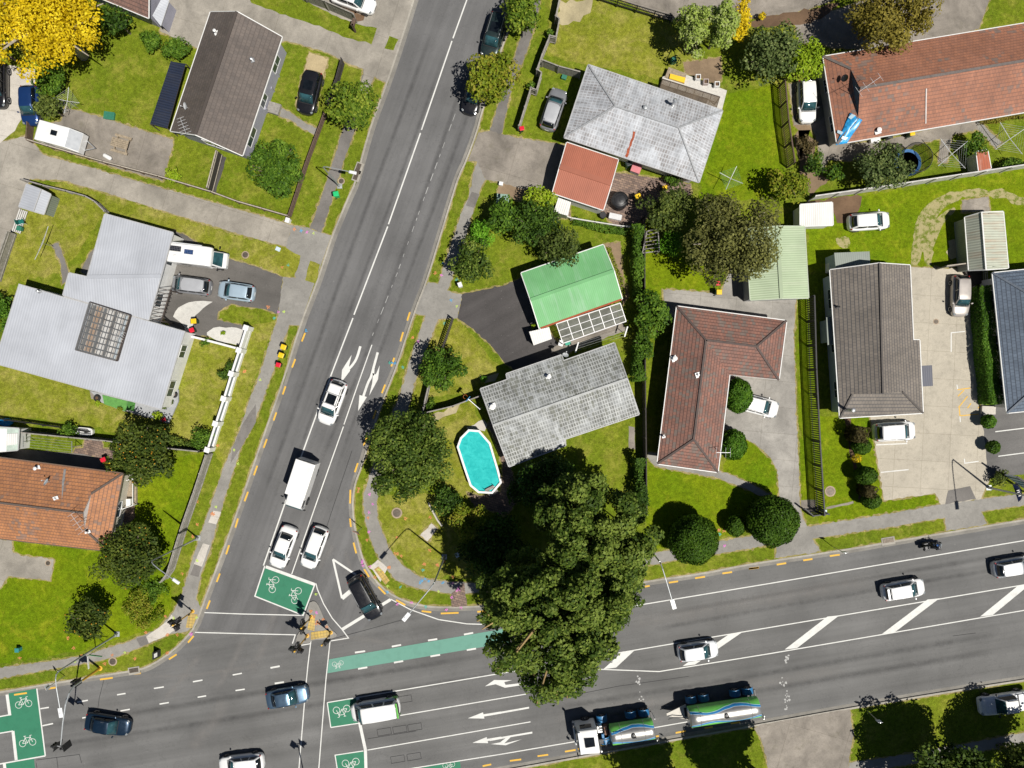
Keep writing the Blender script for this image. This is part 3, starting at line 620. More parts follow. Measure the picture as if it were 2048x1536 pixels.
# bicycle symbols
bk = MB()
def bike(px, py, ang, s):
    c = P(px, py, 0); ca, sa = math.cos(ang), math.sin(ang)
    def q(x, y): return (c.x+(x*ca-y*sa)*s, c.y+(x*sa+y*ca)*s)
    for cx in (-.62, .62):
        ring = [q(cx+.40*math.cos(a), .40*math.sin(a)-.2) for a in np.linspace(0, 2*math.pi, 15)]
        bk.strip(ring, .056*s, .0206)
    for a, b_ in (((-.62,-.2),(-.2,.42)),((-.62,-.2),(-.02,-.22)),((-.02,-.22),(.42,.42)),((-.2,.42),(.42,.42)),((-.2,.42),(-.02,-.22)),((.62,-.2),(.38,.62)),((.38,.62),(.62,.66)),((-.24,.62),(-.2,.42)),((-.38,.64),(-.1,.64))):
        bk.strip([q(*a), q(*b_)], .062*s, .0206+.0004*random.random())
ba = R(70)
for px, py, a_, s_ in ((545,1168,R(-110)+math.pi,.82),(590,1190,R(-110)+math.pi,.82),(676,1329,R(190),.55),(47,1405,R(99)-math.pi/2,.82),(55,1482,R(99)-math.pi/2,.82),(684,1422,R(190),.85),(702,1528,R(190),.85),(898,1532,R(190),.6)):
    bike(px, py, a_, s_)
struct('bicycle_symbols', bk, WHITE_L)
# car park paint
cp = MB(); cpy = MB()
def cl(b, k, pts, wd=.1): b.strip([tuple(P(x,y,LZ)[:2]) for x, y in t(k, *pts)], wd, LZ+.0225+random.random()*.002)
for pts in ([(1522,-130),(1522,-260)], [(980,540),(1205,530)], [(1015,738),(1215,718)], [(1617,640),(1620,672),(1720,658)], [(1840,445),(2060,418)], [(1862,622),(2060,596)], [(1563,105),(1570,140)], [(1585,335),(1588,375)]): cl(cp, 'D3', pts)
cl(cp, 'D2', [(1522,1140),(1522,1102),(1620,1092)])
for pts in ([(1568,142),(1660,130)], [(1570,190),(1615,145)], [(1575,270),(1640,190)], [(1640,275),(1665,240)], [(1585,330),(1720,318)], [(1580,270),(1585,330)], [(1715,275),(1735,250)]): cl(cpy, 'D3', pts)
struct('parking_lines', cp, WHITE_L); struct('parking_hatching', cpy, YELL_L)

# tactile paving, traffic island, drains, covers, survey spray marks
YT = tiles('tactile_yellow', (.52,.36,.09), (.45,.33,.12), (.22,.17,.08), .3, .3, ms=.02, off=0)
isl = MB()
ip = t('B4',(490,370),(520,358),(545,375),(575,440),(590,480),(640,560),(680,590),(682,610),(640,625),(500,635),(495,655),(410,662),(393,640),(405,590),(450,550),(455,480))
isl.prism(smooth_line(XY(ip)+XY(ip)[:1], 1)[:-1], -.02, LZ); struct('traffic_island', isl, CONC_PATH)
def uvflat(px, z, name, m):
    b = MB(); xy = XY(px); p = ccw(xy); d = (Vector(p[1])-Vector(p[0])).normalized()
    b.add([(x,y,z) for x,y in p], [tuple(range(len(p)))], 0, [[(Vector(q).dot(d), Vector(q).dot(Vector((-d.y,d.x)))) for q in p]]); return struct(name, b, m)
for px in (t('B4',(500,580),(630,562),(638,610),(500,632)), t('B4',(975,115),(1010,150),(1055,215),(1025,245),(985,190),(945,135)), t('A4',(1330,445),(1395,455),(1355,550),(1310,545)), t('B4',(490,470),(530,480),(525,570),(475,560))):
    uvflat(px, LZ+.026, 'tactile_paving', YT)
SPR = {k: worn('spray_paint_'+k, c, .7) for k, c in dict(orange=(.62,.24,.09), pink=(.66,.2,.55), blue=(.08,.35,.62), lime=(.5,.68,.12), teal=(.08,.4,.33)).items()}
spr = {k: MB() for k in SPR}
def splat(col, pts, r=.17):
    r *= .78
    for px, py in pts:
        c = P(px, py, LZ); n_ = random.choice((5,6,6,7)); a0 = random.random()*6
        for i in range(n_):
            a = a0+i*2*math.pi/n_+random.uniform(-.3,.3); d = r*random.uniform(.7,1.5)
            p0 = (c.x+.25*d*math.cos(a), c.y+.25*d*math.sin(a)); p1 = (c.x+d*math.cos(a), c.y+d*math.sin(a))
            spr[col].strip([p0, p1], r*random.uniform(.3,.55), LZ+.032+random.random()*.004)
splat('orange', t('B2',(417,380),(325,672),(215,975),(35,1470),(1500,715),(1325,1210))+t('A3',(1880,12),(1675,580),(1515,1010),(1515,1185),(1415,1275),(1480,1280),(1630,1105),(1640,1105))+t('A4',(1165,465),(1285,165),(1030,580),(480,620),(520,690),(950,765),(1180,725),(790,740),(575,745),(740,800),(1180,595),(140,760),(1250,600))+t('B3',(915,910),(905,935),(985,1135),(975,1305),(1205,1285),(1270,1140),(1190,1410),(1240,1430),(1415,1490),(1460,1130),(1145,1515),(1565,1470),(1460,1385),(1520,1500))+t('B4',(1048,122),(1300,100),(1390,105),(1500,190),(500,430),(545,505),(560,520),(585,490),(610,540),(520,470),(480,600),(430,570),(535,520),(950,190),(1110,25))+t('C3',(1795,1235),(1760,1230)), .19)
splat('pink', t('B2',(515,400),(297,1015),(1548,730),(1370,1240))+t('B3',(995,955),(1020,1030),(990,1090),(990,1245),(940,1465),(945,1500),(1000,1510))+t('B4',(1110,380),(1210,370),(1540,265),(1545,280),(1530,285),(1490,335),(1700,275),(1720,285),(1560,405),(1455,420),(540,440),(1495,235),(860,90))+t('C3',(1225,1440),(1215,1450),(1800,1350))+t('A4',(1350,590),(1345,595)), .17)
splat('blue', t('B2',(470,388),(508,1155),(1622,925),(1170,1405),(1190,1405),(1560,640))+t('B4',(1040,295),(1280,215),(1270,230),(1330,220),(1430,230),(1305,205)), .17)
splat('lime', t('B2',(565,410),(340,1010),(1665,970),(155,1535))+t('A3',(1800,615),(1660,1050),(1830,720),(1515,1465))+t('A4',(880,720),(1390,75),(1385,475),(530,785),(1225,480))+t('B4',(535,310),(1040,255),(1400,290),(980,140)), .16)
splat('teal', t('B2',(260,1060),(370,655),(1250,1440),(1150,1405),(1570,1100),(1665,765))+t('B4',(1290,140),(1310,400),(1130,260))+t('C3',(1260,1350),(1765,1260)), .17)
for k in spr: struct('spray_marks', spr[k], SPR[k])
IRON = basic('cast_iron', (.12,.10,.08), .6, .3, 6, .6); CONC_R = concrete('concrete_collar', (.33,.26,.19), 0, 0, .3)
def cover(px, py, r, label):
    c = P(px, py, LZ); o = thing('manhole_cover', label, 'manhole cover', c)
    b = MB(); b.lathe([(r*1.35,.0),(r*1.35,.03),(r*1.02,.034)], c, 24); b.build('surround', CONC_R, o)
    b = MB(); b.lathe([(r,.03),(r,.045),(r*.9,.05),(r*.1,.05)], c, 24); b.build('lid', IRON, o)
cover(*t('B3',(1205,1098))[0], .4, 'round rusty manhole cover in the corner lawn beside the large dark tree')
cover(*t('D3',(650,875))[0], .4, 'round grey manhole cover on the lawn beside the row of small shrubs')
cover(*t('A4',(795,785))[0], .32, 'brown manhole cover on the verge by the mast arm signal at lower left')
cover(*t('B1',(888,1325))[0], .25, 'small dark cover on the verge near the green wheelie bin')
cover(*t('A2',(1885,575))[0], .28, 'round grey cover in the dry lawn beside the motorhome')
cover(*t('A4',(340,92))[0], .22, 'small square-set brown cover at the end of the concrete path')
cover(*t('D2',(1413,1022))[0], .22, 'small dark cover in the pale concrete car park')
def drain(px, py, rz, label, l=.9):
    c = P(px, py, LZ); o = local(thing('storm_drain', label, 'storm drain', (c.x, c.y, LZ), rz))
    b = MB(); b.box((0,0,.02), (l+.25,.75,.045)); b.build('kerb_block', KERB, o, bevel=.02)
    b = MB(); b.box((0,.05,.05), (l,.42,.03))
    for i in range(7): b.box((-l/2+.08+i*(l-.16)/6, .05, .07), (.03,.42,.02))
    b.build('grate', IRON, o)
drain(*t('B1',(1015,1230))[0], R(70), 'upper storm drain in the kerb beside the left street lamp')
drain(*t('B1',(1000,1285))[0], R(70), 'lower storm drain in the kerb beside the left street lamp')
drain(*t('D3',(1068,1232))[0], R(9), 'storm drain in the kerb near the motorcycle', 1.1)
drain(*t('A4',(945,850))[0], R(9), 'storm drain in the curved kerb at the left corner', .9)
# ================================================================ buildings
ROOF = dict(
 brown=tiles('roof_brown_shingle', (.145,.120,.105), (.118,.10,.09), (.075,.062,.055), .30, .38, dirt=.22, ms=.012, row=.55),
 orange=tiles('roof_orange_tile', (.44,.195,.085), (.36,.165,.083), (.13,.075,.055), .30, .34, patch=(.22,.155,.125), pth=.63, dirt=.28, ms=.014, big=1.2, row=.75),
 pale=tiles('roof_pale_pressed_tile', (.38,.385,.40), (.27,.25,.245), (.50,.515,.54), .26, .40, wash=(.52,.55,.59), dirt=.5, ms=.05, off=0, washw=.7, row=.35, big=1.5),
 grey=tiles('roof_weathered_grey_tile', (.135,.14,.125), (.19,.195,.18), (.42,.43,.42), .25, .40, wash=(.44,.46,.47), patch=(.16,.165,.14), pth=.58, dirt=.6, ms=.055, off=0, washw=.6, big=2.2, row=.45),
 red=tiles('roof_dark_red_tile', (.27,.132,.098), (.195,.115,.095), (.055,.032,.028), .30, .33, patch=(.175,.145,.125), pth=.56, dirt=.25, ms=.010, row=.8),
 dark=tiles('roof_dark_brown_tile', (.205,.178,.15), (.17,.15,.13), (.045,.047,.055), .30, .35, dirt=.2, ms=.012, row=.85),
 blue=tiles('roof_blue_grey_tile', (.13,.165,.215), (.105,.135,.18), (.03,.036,.05), .32, .36, dirt=.25, ms=.012, row=.75),
 long=tiles('roof_red_brown_tile', (.36,.158,.095), (.30,.138,.09), (.125,.07,.055), .30, .34, patch=(.19,.15,.13), pth=.62, dirt=.28, ms=.010, big=1., row=.55),
 plum=tiles('roof_plum_tile', (.21,.12,.095), (.16,.10,.085), (.06,.045,.04), .30, .35, dirt=.3, ms=.012, row=.7))
CORR = dict(
 steel=corrugated('roof_pale_steel', (.41,.43,.47), (.35,.365,.39), .35, .25, .55, .3, .4, .05, .5),
 red=corrugated('roof_red_painted_iron', (.36,.125,.078), (.24,.085,.058), .6, .18, .6, .3, .3, .10),
 green=corrugated('roof_green_painted_iron', (.155,.395,.165), (.33,.49,.36), .65, .18, .6, .25, .3, .06, .6),
 sage=corrugated('roof_sage_iron', (.34,.42,.27), (.47,.50,.38), .5, .22, .5, .4, .4, .09, .7),
 white=corrugated('roof_white_iron', (.66,.655,.63), (.50,.47,.42), .5, .2, .5, .4, .4, .10),
 rust=corrugated('roof_rusty_iron', (.42,.44,.36), (.36,.17,.09), .75, .25, .6, .5, .3, .16, .8),
 rustred=corrugated('roof_rust_red_iron', (.36,.10,.05), (.55,.52,.48), .5, .25, .6, .5, .3, .1, 2.),
 greyg=corrugated('roof_grey_green_iron', (.22,.25,.22), (.16,.18,.16), .4, .2, .5, .4, .4, .1),
 navy=corrugated('roof_navy_translucent', (.022,.03,.055), (.055,.055,.06), .5, .25, .35, .4, .5, .2))
def wallm(name, c): return basic(name, c, .75, .1, 1.5, bmp=.15)
W_ = dict(lav=wallm('wall_lavender_grey', (.30,.30,.36)), white=wallm('wall_white', (.70,.70,.68)), cream=wallm('wall_cream', (.5,.47,.40)), grey=wallm('wall_grey', (.32,.33,.34)),
          blue=wallm('wall_pale_blue', (.42,.50,.56)), brick=tiles('wall_brick', (.30,.15,.10), (.25,.13,.09), (.3,.27,.24), .24, .09, ms=.01), dblue=wallm('wall_dark_blue', (.06,.11,.17)), brown=wallm('wall_brown', (.2,.14,.1)))
TRIM_W = basic('trim_white', (.68,.68,.66), .5, .12, 3); TRIM_G = basic('trim_grey', (.40,.40,.40), .5, .15, 3); TRIM_B = basic('trim_brown', (.12,.085,.065), .6, .15, 3)
WFRAME = basic('window_frame_white', (.7,.7,.7), .4, .05, 4); PANE = glass('window_pane', (.03,.045,.055))
TIMBER = basic('timber_weathered', (.29,.235,.165), .85, .35, 5, bmp=.4); TIMBER_D = basic('timber_dark_stain', (.065,.05,.042), .8, .35, 5, bmp=.4); TIMBER_G = basic('timber_grey', (.26,.245,.225), .85, .3, 4, bmp=.4)
STEEL = basic('steel_galvanised', (.48,.49,.50), .4, .15, 5, .7); BLACK = basic('black_plastic', (.018,.018,.02), .45, .3, 6); WHITEP = basic('white_plastic', (.74,.74,.73), .4, .08, 4); ALU = basic('aluminium_white', (.62,.63,.64), .35, .1, 4, .3)
RUST = basic('rust', (.33,.075,.03), .85, .4, 6)

def rect_roof(c, ze, rh, e0='hip', e1='hip', k=.5):
    """c0->c1 is one long side; ends are at c3-c0 (e0) and c1-c2 (e1)"""
    V = [P(x, y, ze) for x, y in c]
    m = [(V[0]+V[3])/2, (V[1]+V[2])/2]; ax = (m[1]-m[0]).normalized(); hw = (V[3]-V[0]).length/2
    top = Vector((0,0,rh)); F0, F1, R_, G_ = [0,1], [2,3], [], []
    V = V+[m[0]+top, m[1]+top]; S = []
    for e, end, (ca, cb), r, sg in ((0, e0, (0,3), 4, 1), (1, e1, (2,1), 5, -1)):
        A, B = V[ca], V[cb]
        if end == 'gable': G_.append((ca, cb, r))
        elif end == 'hip':
            V[r] = m[e]+top+ax*sg*hw; S.append((ca, cb, r)); R_ += [(ca, r), (cb, r)]
        else:
            ac = (B-A).normalized(); V[r] = m[e]+top+ax*sg*hw*k
            g1 = A+ax*sg*hw*k+ac*hw*k+top*k; g2 = B+ax*sg*hw*k-ac*hw*k+top*k
            i = len(V); V += [g1, g2]; S.append((ca, cb, i+1, i)); R_ += [(ca, i), (cb, i+1), ('gab', i, i+1, r)]
    def side(f, rA, rB):
        return f
    ex = {q[1][0] if 0 else 0: 0 for q in ()}
    gl = [q for q in R_ if q[0] == 'gab']; R_ = [q for q in R_ if q[0] != 'gab']
    f0 = [0, 1]; f1 = [2, 3]
    g0 = next((q for q in gl if q[3] == 4), None); g1_ = next((q for q in gl if q[3] == 5), None)
    if g1_: f0 += [g1_[2]]            # g on c1 side
    f0 += [5, 4]
    if g0: f0 += [g0[1]]
    if g0: f1 += [g0[2]]
    f1 += [4, 5]
    if g1_: f1 += [g1_[1]]
    R_.append((4, 5))
    return V, [tuple(f0), tuple(f1)]+S, R_, [0,1,2,3], G_, [q[1:] for q in gl]

def roof_mesh(V, F, thick):
    mb = MB(); cnt = {}
    for f in F:
        pts = [Vector(V[i]) for i in f]; n = Vector((0,0,0))
        for i in range(len(pts)): n += pts[i].cross(pts[(i+1)%len(pts)])
        f = list(f)
        if n.z < 0: f = f[::-1]; pts = pts[::-1]; n = -n
        n.normalize(); d = n*n.z-Vector((0,0,1))
        d = d.normalized() if d.length > .02 else (pts[1]-pts[0]).normalized().cross(n)
        u = d.cross(n)
        mb.add(pts, [tuple(range(len(pts)))], 0, [[(p.dot(u), p.dot(d)) for p in pts]])
        mb.add([p-Vector((0,0,thick)) for p in pts], [tuple(range(len(pts)))[::-1]], 1)
        for i in range(len(f)): cnt.setdefault(frozenset((f[i], f[(i+1)%len(f)])), []).append((f[i], f[(i+1)%len(f)]))
    bd = [q[0] for q in cnt.values() if len(q) == 1]
    for a, b in bd:
        A, B = Vector(V[a]), Vector(V[b]); t_ = Vector((0,0,thick))
        mb.add([A, B, B-t_, A-t_], [(3,2,1,0)], 1)
    return mb, bd

def add_windows(root, poly, zw, skip=(), every=3.4, frame=WFRAME):
    n = len(poly)
    for i in range(n):
        if i in skip: continue
        a, b = Vector(poly[i]), Vector(poly[(i+1)%n]); L_ = (b-a).length
        if L_ < 2.6: continue
        k = max(1, int(L_/every)); d = (b-a)/L_; nr = Vector((d.y, -d.x))
        for j in range(k):
            c = a+d*(L_*(j+.5)/k); wd = random.choice((1.2, 1.5, 1.8)); z0, z1 = LZ+1.0, LZ+2.1
            def q(s, z, o): return (c.x+d.x*s+nr.x*o, c.y+d.y*s+nr.y*o, z)
            f = MB()
            for s0, s1, za, zb in ((-wd/2-.06,wd/2+.06,z0-.06,z0),(-wd/2-.06,wd/2+.06,z1,z1+.06),(-wd/2-.06,-wd/2,z0,z1),(wd/2,wd/2+.06,z0,z1),(-.03,.03,z0,z1)):
                f.hexa([q(s0,za,-.01),q(s1,za,-.01),q(s1,za,.06),q(s0,za,.06)][::-1], [q(s0,zb,-.01),q(s1,zb,-.01),q(s1,zb,.06),q(s0,zb,.06)][::-1])
            fo = f.build('window', frame, root)
            p_ = MB(); p_.hexa([q(-wd/2,z0,.0),q(wd/2,z0,.0),q(wd/2,z0,.03),q(-wd/2,z0,.03)][::-1], [q(-wd/2,z1,.0),q(wd/2,z1,.0),q(wd/2,z1,.03),q(-wd/2,z1,.03)][::-1])
            p_.build('pane', PANE, fo)
HOUSES = {}
def house(key, name, label, cat, roof, rm, cap, trim, wall, ov=.45, thick=.14, win=True, capw=.2, gabm=None, skip=(), every=3.4, floor=None):
    V, F, RG, OUT, GAB, DG = roof
    V = [Vector(v) for v in V]; c = sum((V[i] for i in OUT), Vector())/len(OUT)
    root = thing(name, label, cat, (c.x, c.y, LZ))
    mb, bd = roof_mesh(V, F, thick)
    for g in DG:                                        # gablet faces
        mb.add([V[i] for i in g], [(0,1,2)], 1)
    ro = mb.build('roof', [rm, gabm or trim], root)
    if RG and cap:
        b = MB()
        for i, j in RG:
            p, q = V[i], V[j]
            b.bar(p+Vector((0,0,.035)), q+Vector((0,0,.035)), capw, .07)
        b.build('ridge_cap', cap, ro)
    b = MB()
    if trim:
        for i, j in bd:
            if any(i in g and j in g for g in DG): continue
            p, q = V[i], V[j]; d = (q-p).normalized(); o = Vector((d.y, -d.x, 0)); mid = (p+q)/2
            if o.dot(mid-c) < 0: o = -o
            o = o.normalized()*.04
            b.bar(p+o-Vector((0,0,.04)), q+o-Vector((0,0,.04)), .08, .10)
        b.build('gutter', trim, root)
    poly = inset([(V[i].x, V[i].y) for i in OUT], ov); wb = MB()
    zt = {}
    ccwout = OUT if area2([(V[i].x, V[i].y) for i in OUT]) > 0 else OUT[::-1]
    tops = [V[i].z-thick*.5 for i in ccwout]; n = len(poly)
    for i in range(n):
        j = (i+1)%n; (x0,y0),(x1,y1) = poly[i], poly[j]; L_ = math.hypot(x1-x0, y1-y0)
        z0 = LZ-.02
        wb.add([(x0,y0,z0),(x1,y1,z0),(x1,y1,tops[j]),(x0,y0,tops[i])], [(0,1,2,3)], 0, [[(0,z0),(L_,z0),(L_,tops[j]),(0,tops[i])]])
    wb.add([(x,y,LZ+.35) for x,y in poly], [tuple(range(n))], 0)
    for a, b_, r in GAB:
        ia, ib = ccwout.index(a), ccwout.index(b_); A, B = Vector((*poly[ia], tops[ia])), Vector((*poly[ib], tops[ib]))
        m_ = (A+B)/2; wb.add([A, B, Vector((m_.x, m_.y, V[r].z-thick-.02))], [(0,1,2)], 0, [[(0,0),(3,0),(1.5,1.5)]])
    wb.build('wall', wall, root)
    if win: add_windows(root, poly, 0, skip, every)
    HOUSES[key] = (root, ro, V, F); return root
def planes(key): return HOUSES[key][2], HOUSES[key][3]
def on(key, face, px, py, lift=0.):
    V, F = planes(key); f = F[face]; return hit(px, py, [V[f[0]], V[f[1]], V[f[2]]], lift)
def vent(key, face, px, py, h=.45, r=.07, m=None, name='vent_pipe', cap=True):
    p = on(key, face, px, py); b = MB(); b.tube([p-Vector((0,0,.15)), p+Vector((0,0,h))], r, 10)
    if cap: b.lathe([(r*1.8,h-.02),(r*1.9,h+.04),(r*.4,h+.1)], p, 12)
    b.box((p.x, p.y, p.z+.02), (r*5, r*5, .04), .3)
    b.build(name, m or STEEL, HOUSES[key][1])
def dish(key, face, px, py, az, r=.33, m=None):
    p = on(key, face, px, py); o = HOUSES[key][0]
    b = MB(); b.tube([p-Vector((0,0,.1)), p+Vector((0,0,.45))], .03, 8)
    d = Vector((math.cos(az), math.sin(az), .9)).normalized(); q = p+Vector((0,0,.5))
    a = d.cross(Vector((0,0,1))).normalized(); u = a.cross(d); n = 18
    rings = [(0.,-.0),(.35,.012),(.7,.05),(1.,.11)]
    vs = [q+(a*math.cos(2*math.pi*j/n)+u*math.sin(2*math.pi*j/n))*rr*r+d*zz*r*2 for rr, zz in rings for j in range(n)]
    vs += [v-d*.015 for v in vs]; k = 4*n
    fs = [(i*n+j,i*n+(j+1)%n,(i+1)*n+(j+1)%n,(i+1)*n+j) for i in range(3) for j in range(n)]
    fs += [tuple(k+x for x in f[::-1]) for f in fs]+[(3*n+j, 3*n+(j+1)%n, k+3*n+(j+1)%n, k+3*n+j) for j in range(n)]
    b.add(vs, fs); b.tube([q-u*r*.8, q+d*.42], .015, 6); b.box(tuple(q+d*.44), (.09,.09,.09))
    b.build('satellite_dish', m or basic('dish_grey', (.55,.56,.57), .5, .1, 4), o)
def aerial(key, face, px, py, az, L=1.6, n=6, h=1.3):
    p = on(key, face, px, py); b = MB(); t_ = p+Vector((0,0,h)); b.tube([p, t_], .025, 6)
    d = Vector((math.cos(az), math.sin(az), 0)); a = Vector((-d.y, d.x, 0))
    b.tube([t_-d*L/2, t_+d*L/2], .02, 6)
    for i in range(n):
        c = t_+d*L*(i/(n-1)-.5); l_ = .55-.04*i; b.tube([c-a*l_, c+a*l_], .014, 5)
    b.build('tv_aerial', ALU, HOUSES[key][0])
def panel_roof(px4, z4, thick=.05):
    return [P(x, y, z) for (x, y), z in zip(px4, z4)]

# --- brown gable house, upper left
house('H1', 'house', 'grey weatherboard house with dark brown gable roof beside the left driveway', 'house', rect_roof([(421,24),(341,262),(485,311),(564,74)], 2.95, 2.35, 'gable', 'gable'), ROOF['brown'], ROOF['brown'], TRIM_W, W_['lav'], ov=.35, capw=.25)
vent('H1', 0, 433, 66, .5, .08, WHITEP); vent('H1', 1, 505, 121, .4, .08); dish('H1', 0, 376, 216, R(200)); aerial('H1', 0, 375, 258, R(110), 1.5, 6, .9)
r1 = HOUSES['H1'][0]
b = MB()
for x, y in ((548,152),(527,223),(538,182)):
    c = P(x, y, LZ); b = MB(); b.box((c.x, c.y, LZ+.45), (1.1,.6,.9), R(20)); b.build('porch_wall', W_['lav'], r1)

b = MB(); q = [P(x,y,LZ) for x,y in t('B1',(370,750),(455,775),(430,850),(350,825))]
b.prism([(v.x,v.y) for v in q], LZ, LZ+.4); b.build('porch_step', TIMBER_G, r1)
lt = thing('lean_to', 'dark navy lean-to roof against the left side of the brown gable house', 'lean-to', P(335,190,LZ))
q = [P(x,y,2.3) for x,y in t('A1',(1300,460),(1425,490),(1285,985),(1140,942))]; V_ = [q[0]-Vector((0,0,.3)), q[1], q[2], q[3]-Vector((0,0,.3))]
mb, _ = roof_mesh(V_, [(0,1,2,3)], .06); mb.build('roof_sheet', [CORR['navy'], TRIM_B], lt)
for v in V_: b = MB(); b.tube([(v.x,v.y,LZ), (v.x,v.y,v.z-.05)], .05, 8); b.build('post', TIMBER_D, lt)

# --- plum roofed house at the top left edge
house('H0', 'house', 'plum tiled house cut by the top edge beside the yellow tree', 'house', rect_roof([(297,36),(100,-46),(134,-190),(330,-110)], 2.8, 1.5, 'gable', 'gable'), ROOF['plum'], ROOF['plum'], TRIM_W, W_['lav'], ov=.3)
lb = thing('lean_to', 'pale blue lean-to roof on the side of the plum tiled house at the top', 'lean-to', P(318,25,LZ))
q = [P(x,y,z) for (x,y),z in zip(t('A1',(1170,120),(1235,200),(1300,0),(1245,-20)), (2.2,1.9,1.9,2.2))]
mb, _ = roof_mesh(q, [(0,1,2,3)], .08); mb.build('roof_sheet', [CORR['steel'], TRIM_W], lb)
b = MB(); b.prism(inset([(v.x,v.y) for v in q], .1), LZ, 1.8); b.build('wall', W_['lav'], lb)

# --- pale steel roofed house, left
e = 2.72
VA = [P(209.6,428,e), P(346,465.5,e), P(322,552,3.3), P(297,640,2.78), P(126,590.5,2.78), P(138,546,3.2), P(174.5,554,3.3)]
VB = [P(39,567.6,2.86), P(369,662,2.86), P(321.6,818,2.68), P(-11,726,2.68)]
VA[5] = hit(138,546,[VA[6],VA[2],VA[3]]); VA[4] = hit(126,590.5,[VA[6],VA[2],VA[3]])
V = VA+VB
house('H2', 'house', 'sprawling white house under pale grey steel roofing with a glazed courtyard', 'house', (V, [(0,1,2,6),(6,2,3,4,5),(7,8,9,10)], [(6,2)], [0,1,3,8,9,10,7,4,5,6], [], []), CORR['steel'], CORR['steel'], TRIM_G, W_['white'], ov=.12, capw=.35)
vent('H2', 2, 80, 583, .4, .07); aerial('H2', 2, 250, 672, R(60), .9, 5, .9)
r2 = HOUSES['H2'][0]
cy = t('A2',(700,940),(1010,1040),(905,1390),(590,1305))
FLOORB = tiles('courtyard_floor', (.40,.34,.28), (.30,.26,.22), (.12,.10,.09), .9, .5, dirt=.45, ms=.04)
q = [P(x,y,2.95) for x,y in cy]; b = MB(); ci = ccw([(v.x,v.y) for v in q])
b.flat(inset(ci, .12), 2.94); 
b2 = MB(); fl = inset(ci, .1); b2.add([(x,y,2.945) for x,y in fl], [(0,1,2,3)], 0, [[(0,0),(0,4.4),(4,4.4),(4,0)]]); b2.build('courtyard_floor', FLOORB, r2)
fl4 = [Vector((*p, 2.96)) for p in inset(ci, .15)]; le = (fl4[1]-fl4[0]).length; l2 = (fl4[2]-fl4[1]).length
fl4 = fl4 if l2 > le else fl4[1:]+fl4[:1]
for u0, u1, zz, m_ in ((.04,.12,.02,basic('yard_dark', (.06,.055,.05), .8, .3, 4)), (.15,.30,.05,basic('yard_orange_timber', (.30,.17,.075), .8, .35, 4)), (.34,.41,.03,basic('yard_dark', (.06,.055,.05), .8, .3, 4)), (.44,.60,.06,basic('yard_white_board', (.58,.56,.53), .7, .2, 4)), (.62,.68,.03,basic('yard_dark', (.06,.055,.05), .8, .3, 4)), (.71,.86,.06,basic('yard_white_board', (.58,.56,.53), .7, .2, 4)), (.90,.97,.08,basic('yard_pale_blue', (.40,.46,.50), .6, .2, 4))):
    a0, a1, b1, b0 = fl4[0].lerp(fl4[1], u0), fl4[0].lerp(fl4[1], u1), fl4[3].lerp(fl4[2], u1), fl4[3].lerp(fl4[2], u0); z_ = Vector((0,0,zz)); b = MB(); b.hexa([a0,a1,b1,b0], [a0+z_,a1+z_,b1+z_,b0+z_]); b.build('courtyard_board', m_, r2)
b = MB()
for i in range(4): a, c_ = ci[i], ci[(i+1)%4]; b.bar((*a,3.08), (*c_,3.08), .09, .3)
A_, B_, C_, D_ = [Vector((*p,3.26)) for p in ci]
for i in range(1, 12): f_ = i/12; b.bar(A_.lerp(B_, f_), D_.lerp(C_, f_), .035, .06)
for i in range(1, 8): f_ = i/8; b.bar(A_.lerp(D_, f_)-Vector((0,0,.05)), B_.lerp(C_, f_)-Vector((0,0,.05)), .07, .07)
b.build('courtyard_frame', TIMBER_D, r2)
CLR = clear('glazing_clear', (.5,.55,.58), .10, .15)
b = MB(); mb, _ = roof_mesh([A_+Vector((0,0,.06)), B_+Vector((0,0,.06)), C_+Vector((0,0,.06)), D_+Vector((0,0,.06))], [(0,1,2,3)], .012); mb.build('courtyard_glazing', [CLR, CLR], r2)
b = MB(); 
for p0, p1 in (((1325,480),(1265,640)),((1290,700),(1215,830))):
    a, c_ = [P(x,y,LZ) for x,y in t('A2',p0,p1)]; b.bar((a.x,a.y,LZ+1.1), (c_.x,c_.y,LZ+1.1), .1, 2.1)
b.build('garage_door', WHITEP, r2)
ptio = thing('deck', 'green matted deck along the lower wall of the pale steel roofed house', 'deck', P(228,805,LZ))
GMAT = basic('green_mat', (.10,.27,.06), .9, .2, 4); GMAT2 = basic('green_mat_dark', (.05,.17,.03), .9, .2, 4)
b = MB(); q = [P(x,y,LZ+.2) for x,y in t('A3',(690,160),(1240,290),(1370,150),(1370,240),(1295,410),(965,310),(780,250))]; b.prism([(v.x,v.y) for v in q], LZ, LZ+.2); b.build('platform', basic('deck_grey', (.32,.33,.34), .8, .15, 3), ptio)
for px, m in ((((785,190),(978,238),(965,318),(800,262)), GMAT), (((980,238),(1040,250),(1030,318),(968,306)), GMAT2)):
    b = MB(); q = [P(x,y,LZ+.22) for x,y in t('A3',*px)]; b.prism([(v.x,v.y) for v in q], LZ+.2, LZ+.225); b.build('mat', m, ptio)
pg = thing('pergola', 'dark timber pergola beside the parked grey people carrier', 'pergola', P(322,610,LZ))
b = MB(); q = [P(x,y,2.45) for x,y in t('A2',(1215,830),(1310,850),(1240,1085),(1150,1060))]
b.bar(q[0],q[3],.09,.15); b.bar(q[1],q[2],.09,.15)
for i in range(9): f_ = i/8; a, c_ = q[0].lerp(q[3], f_)+Vector((0,0,.12)), q[1].lerp(q[2], f_)+Vector((0,0,.12)); b.bar(a-(c_-a)*.15, c_+(c_-a)*.2, .06, .1)
b.build('rafter_frame', TIMBER_D, pg)
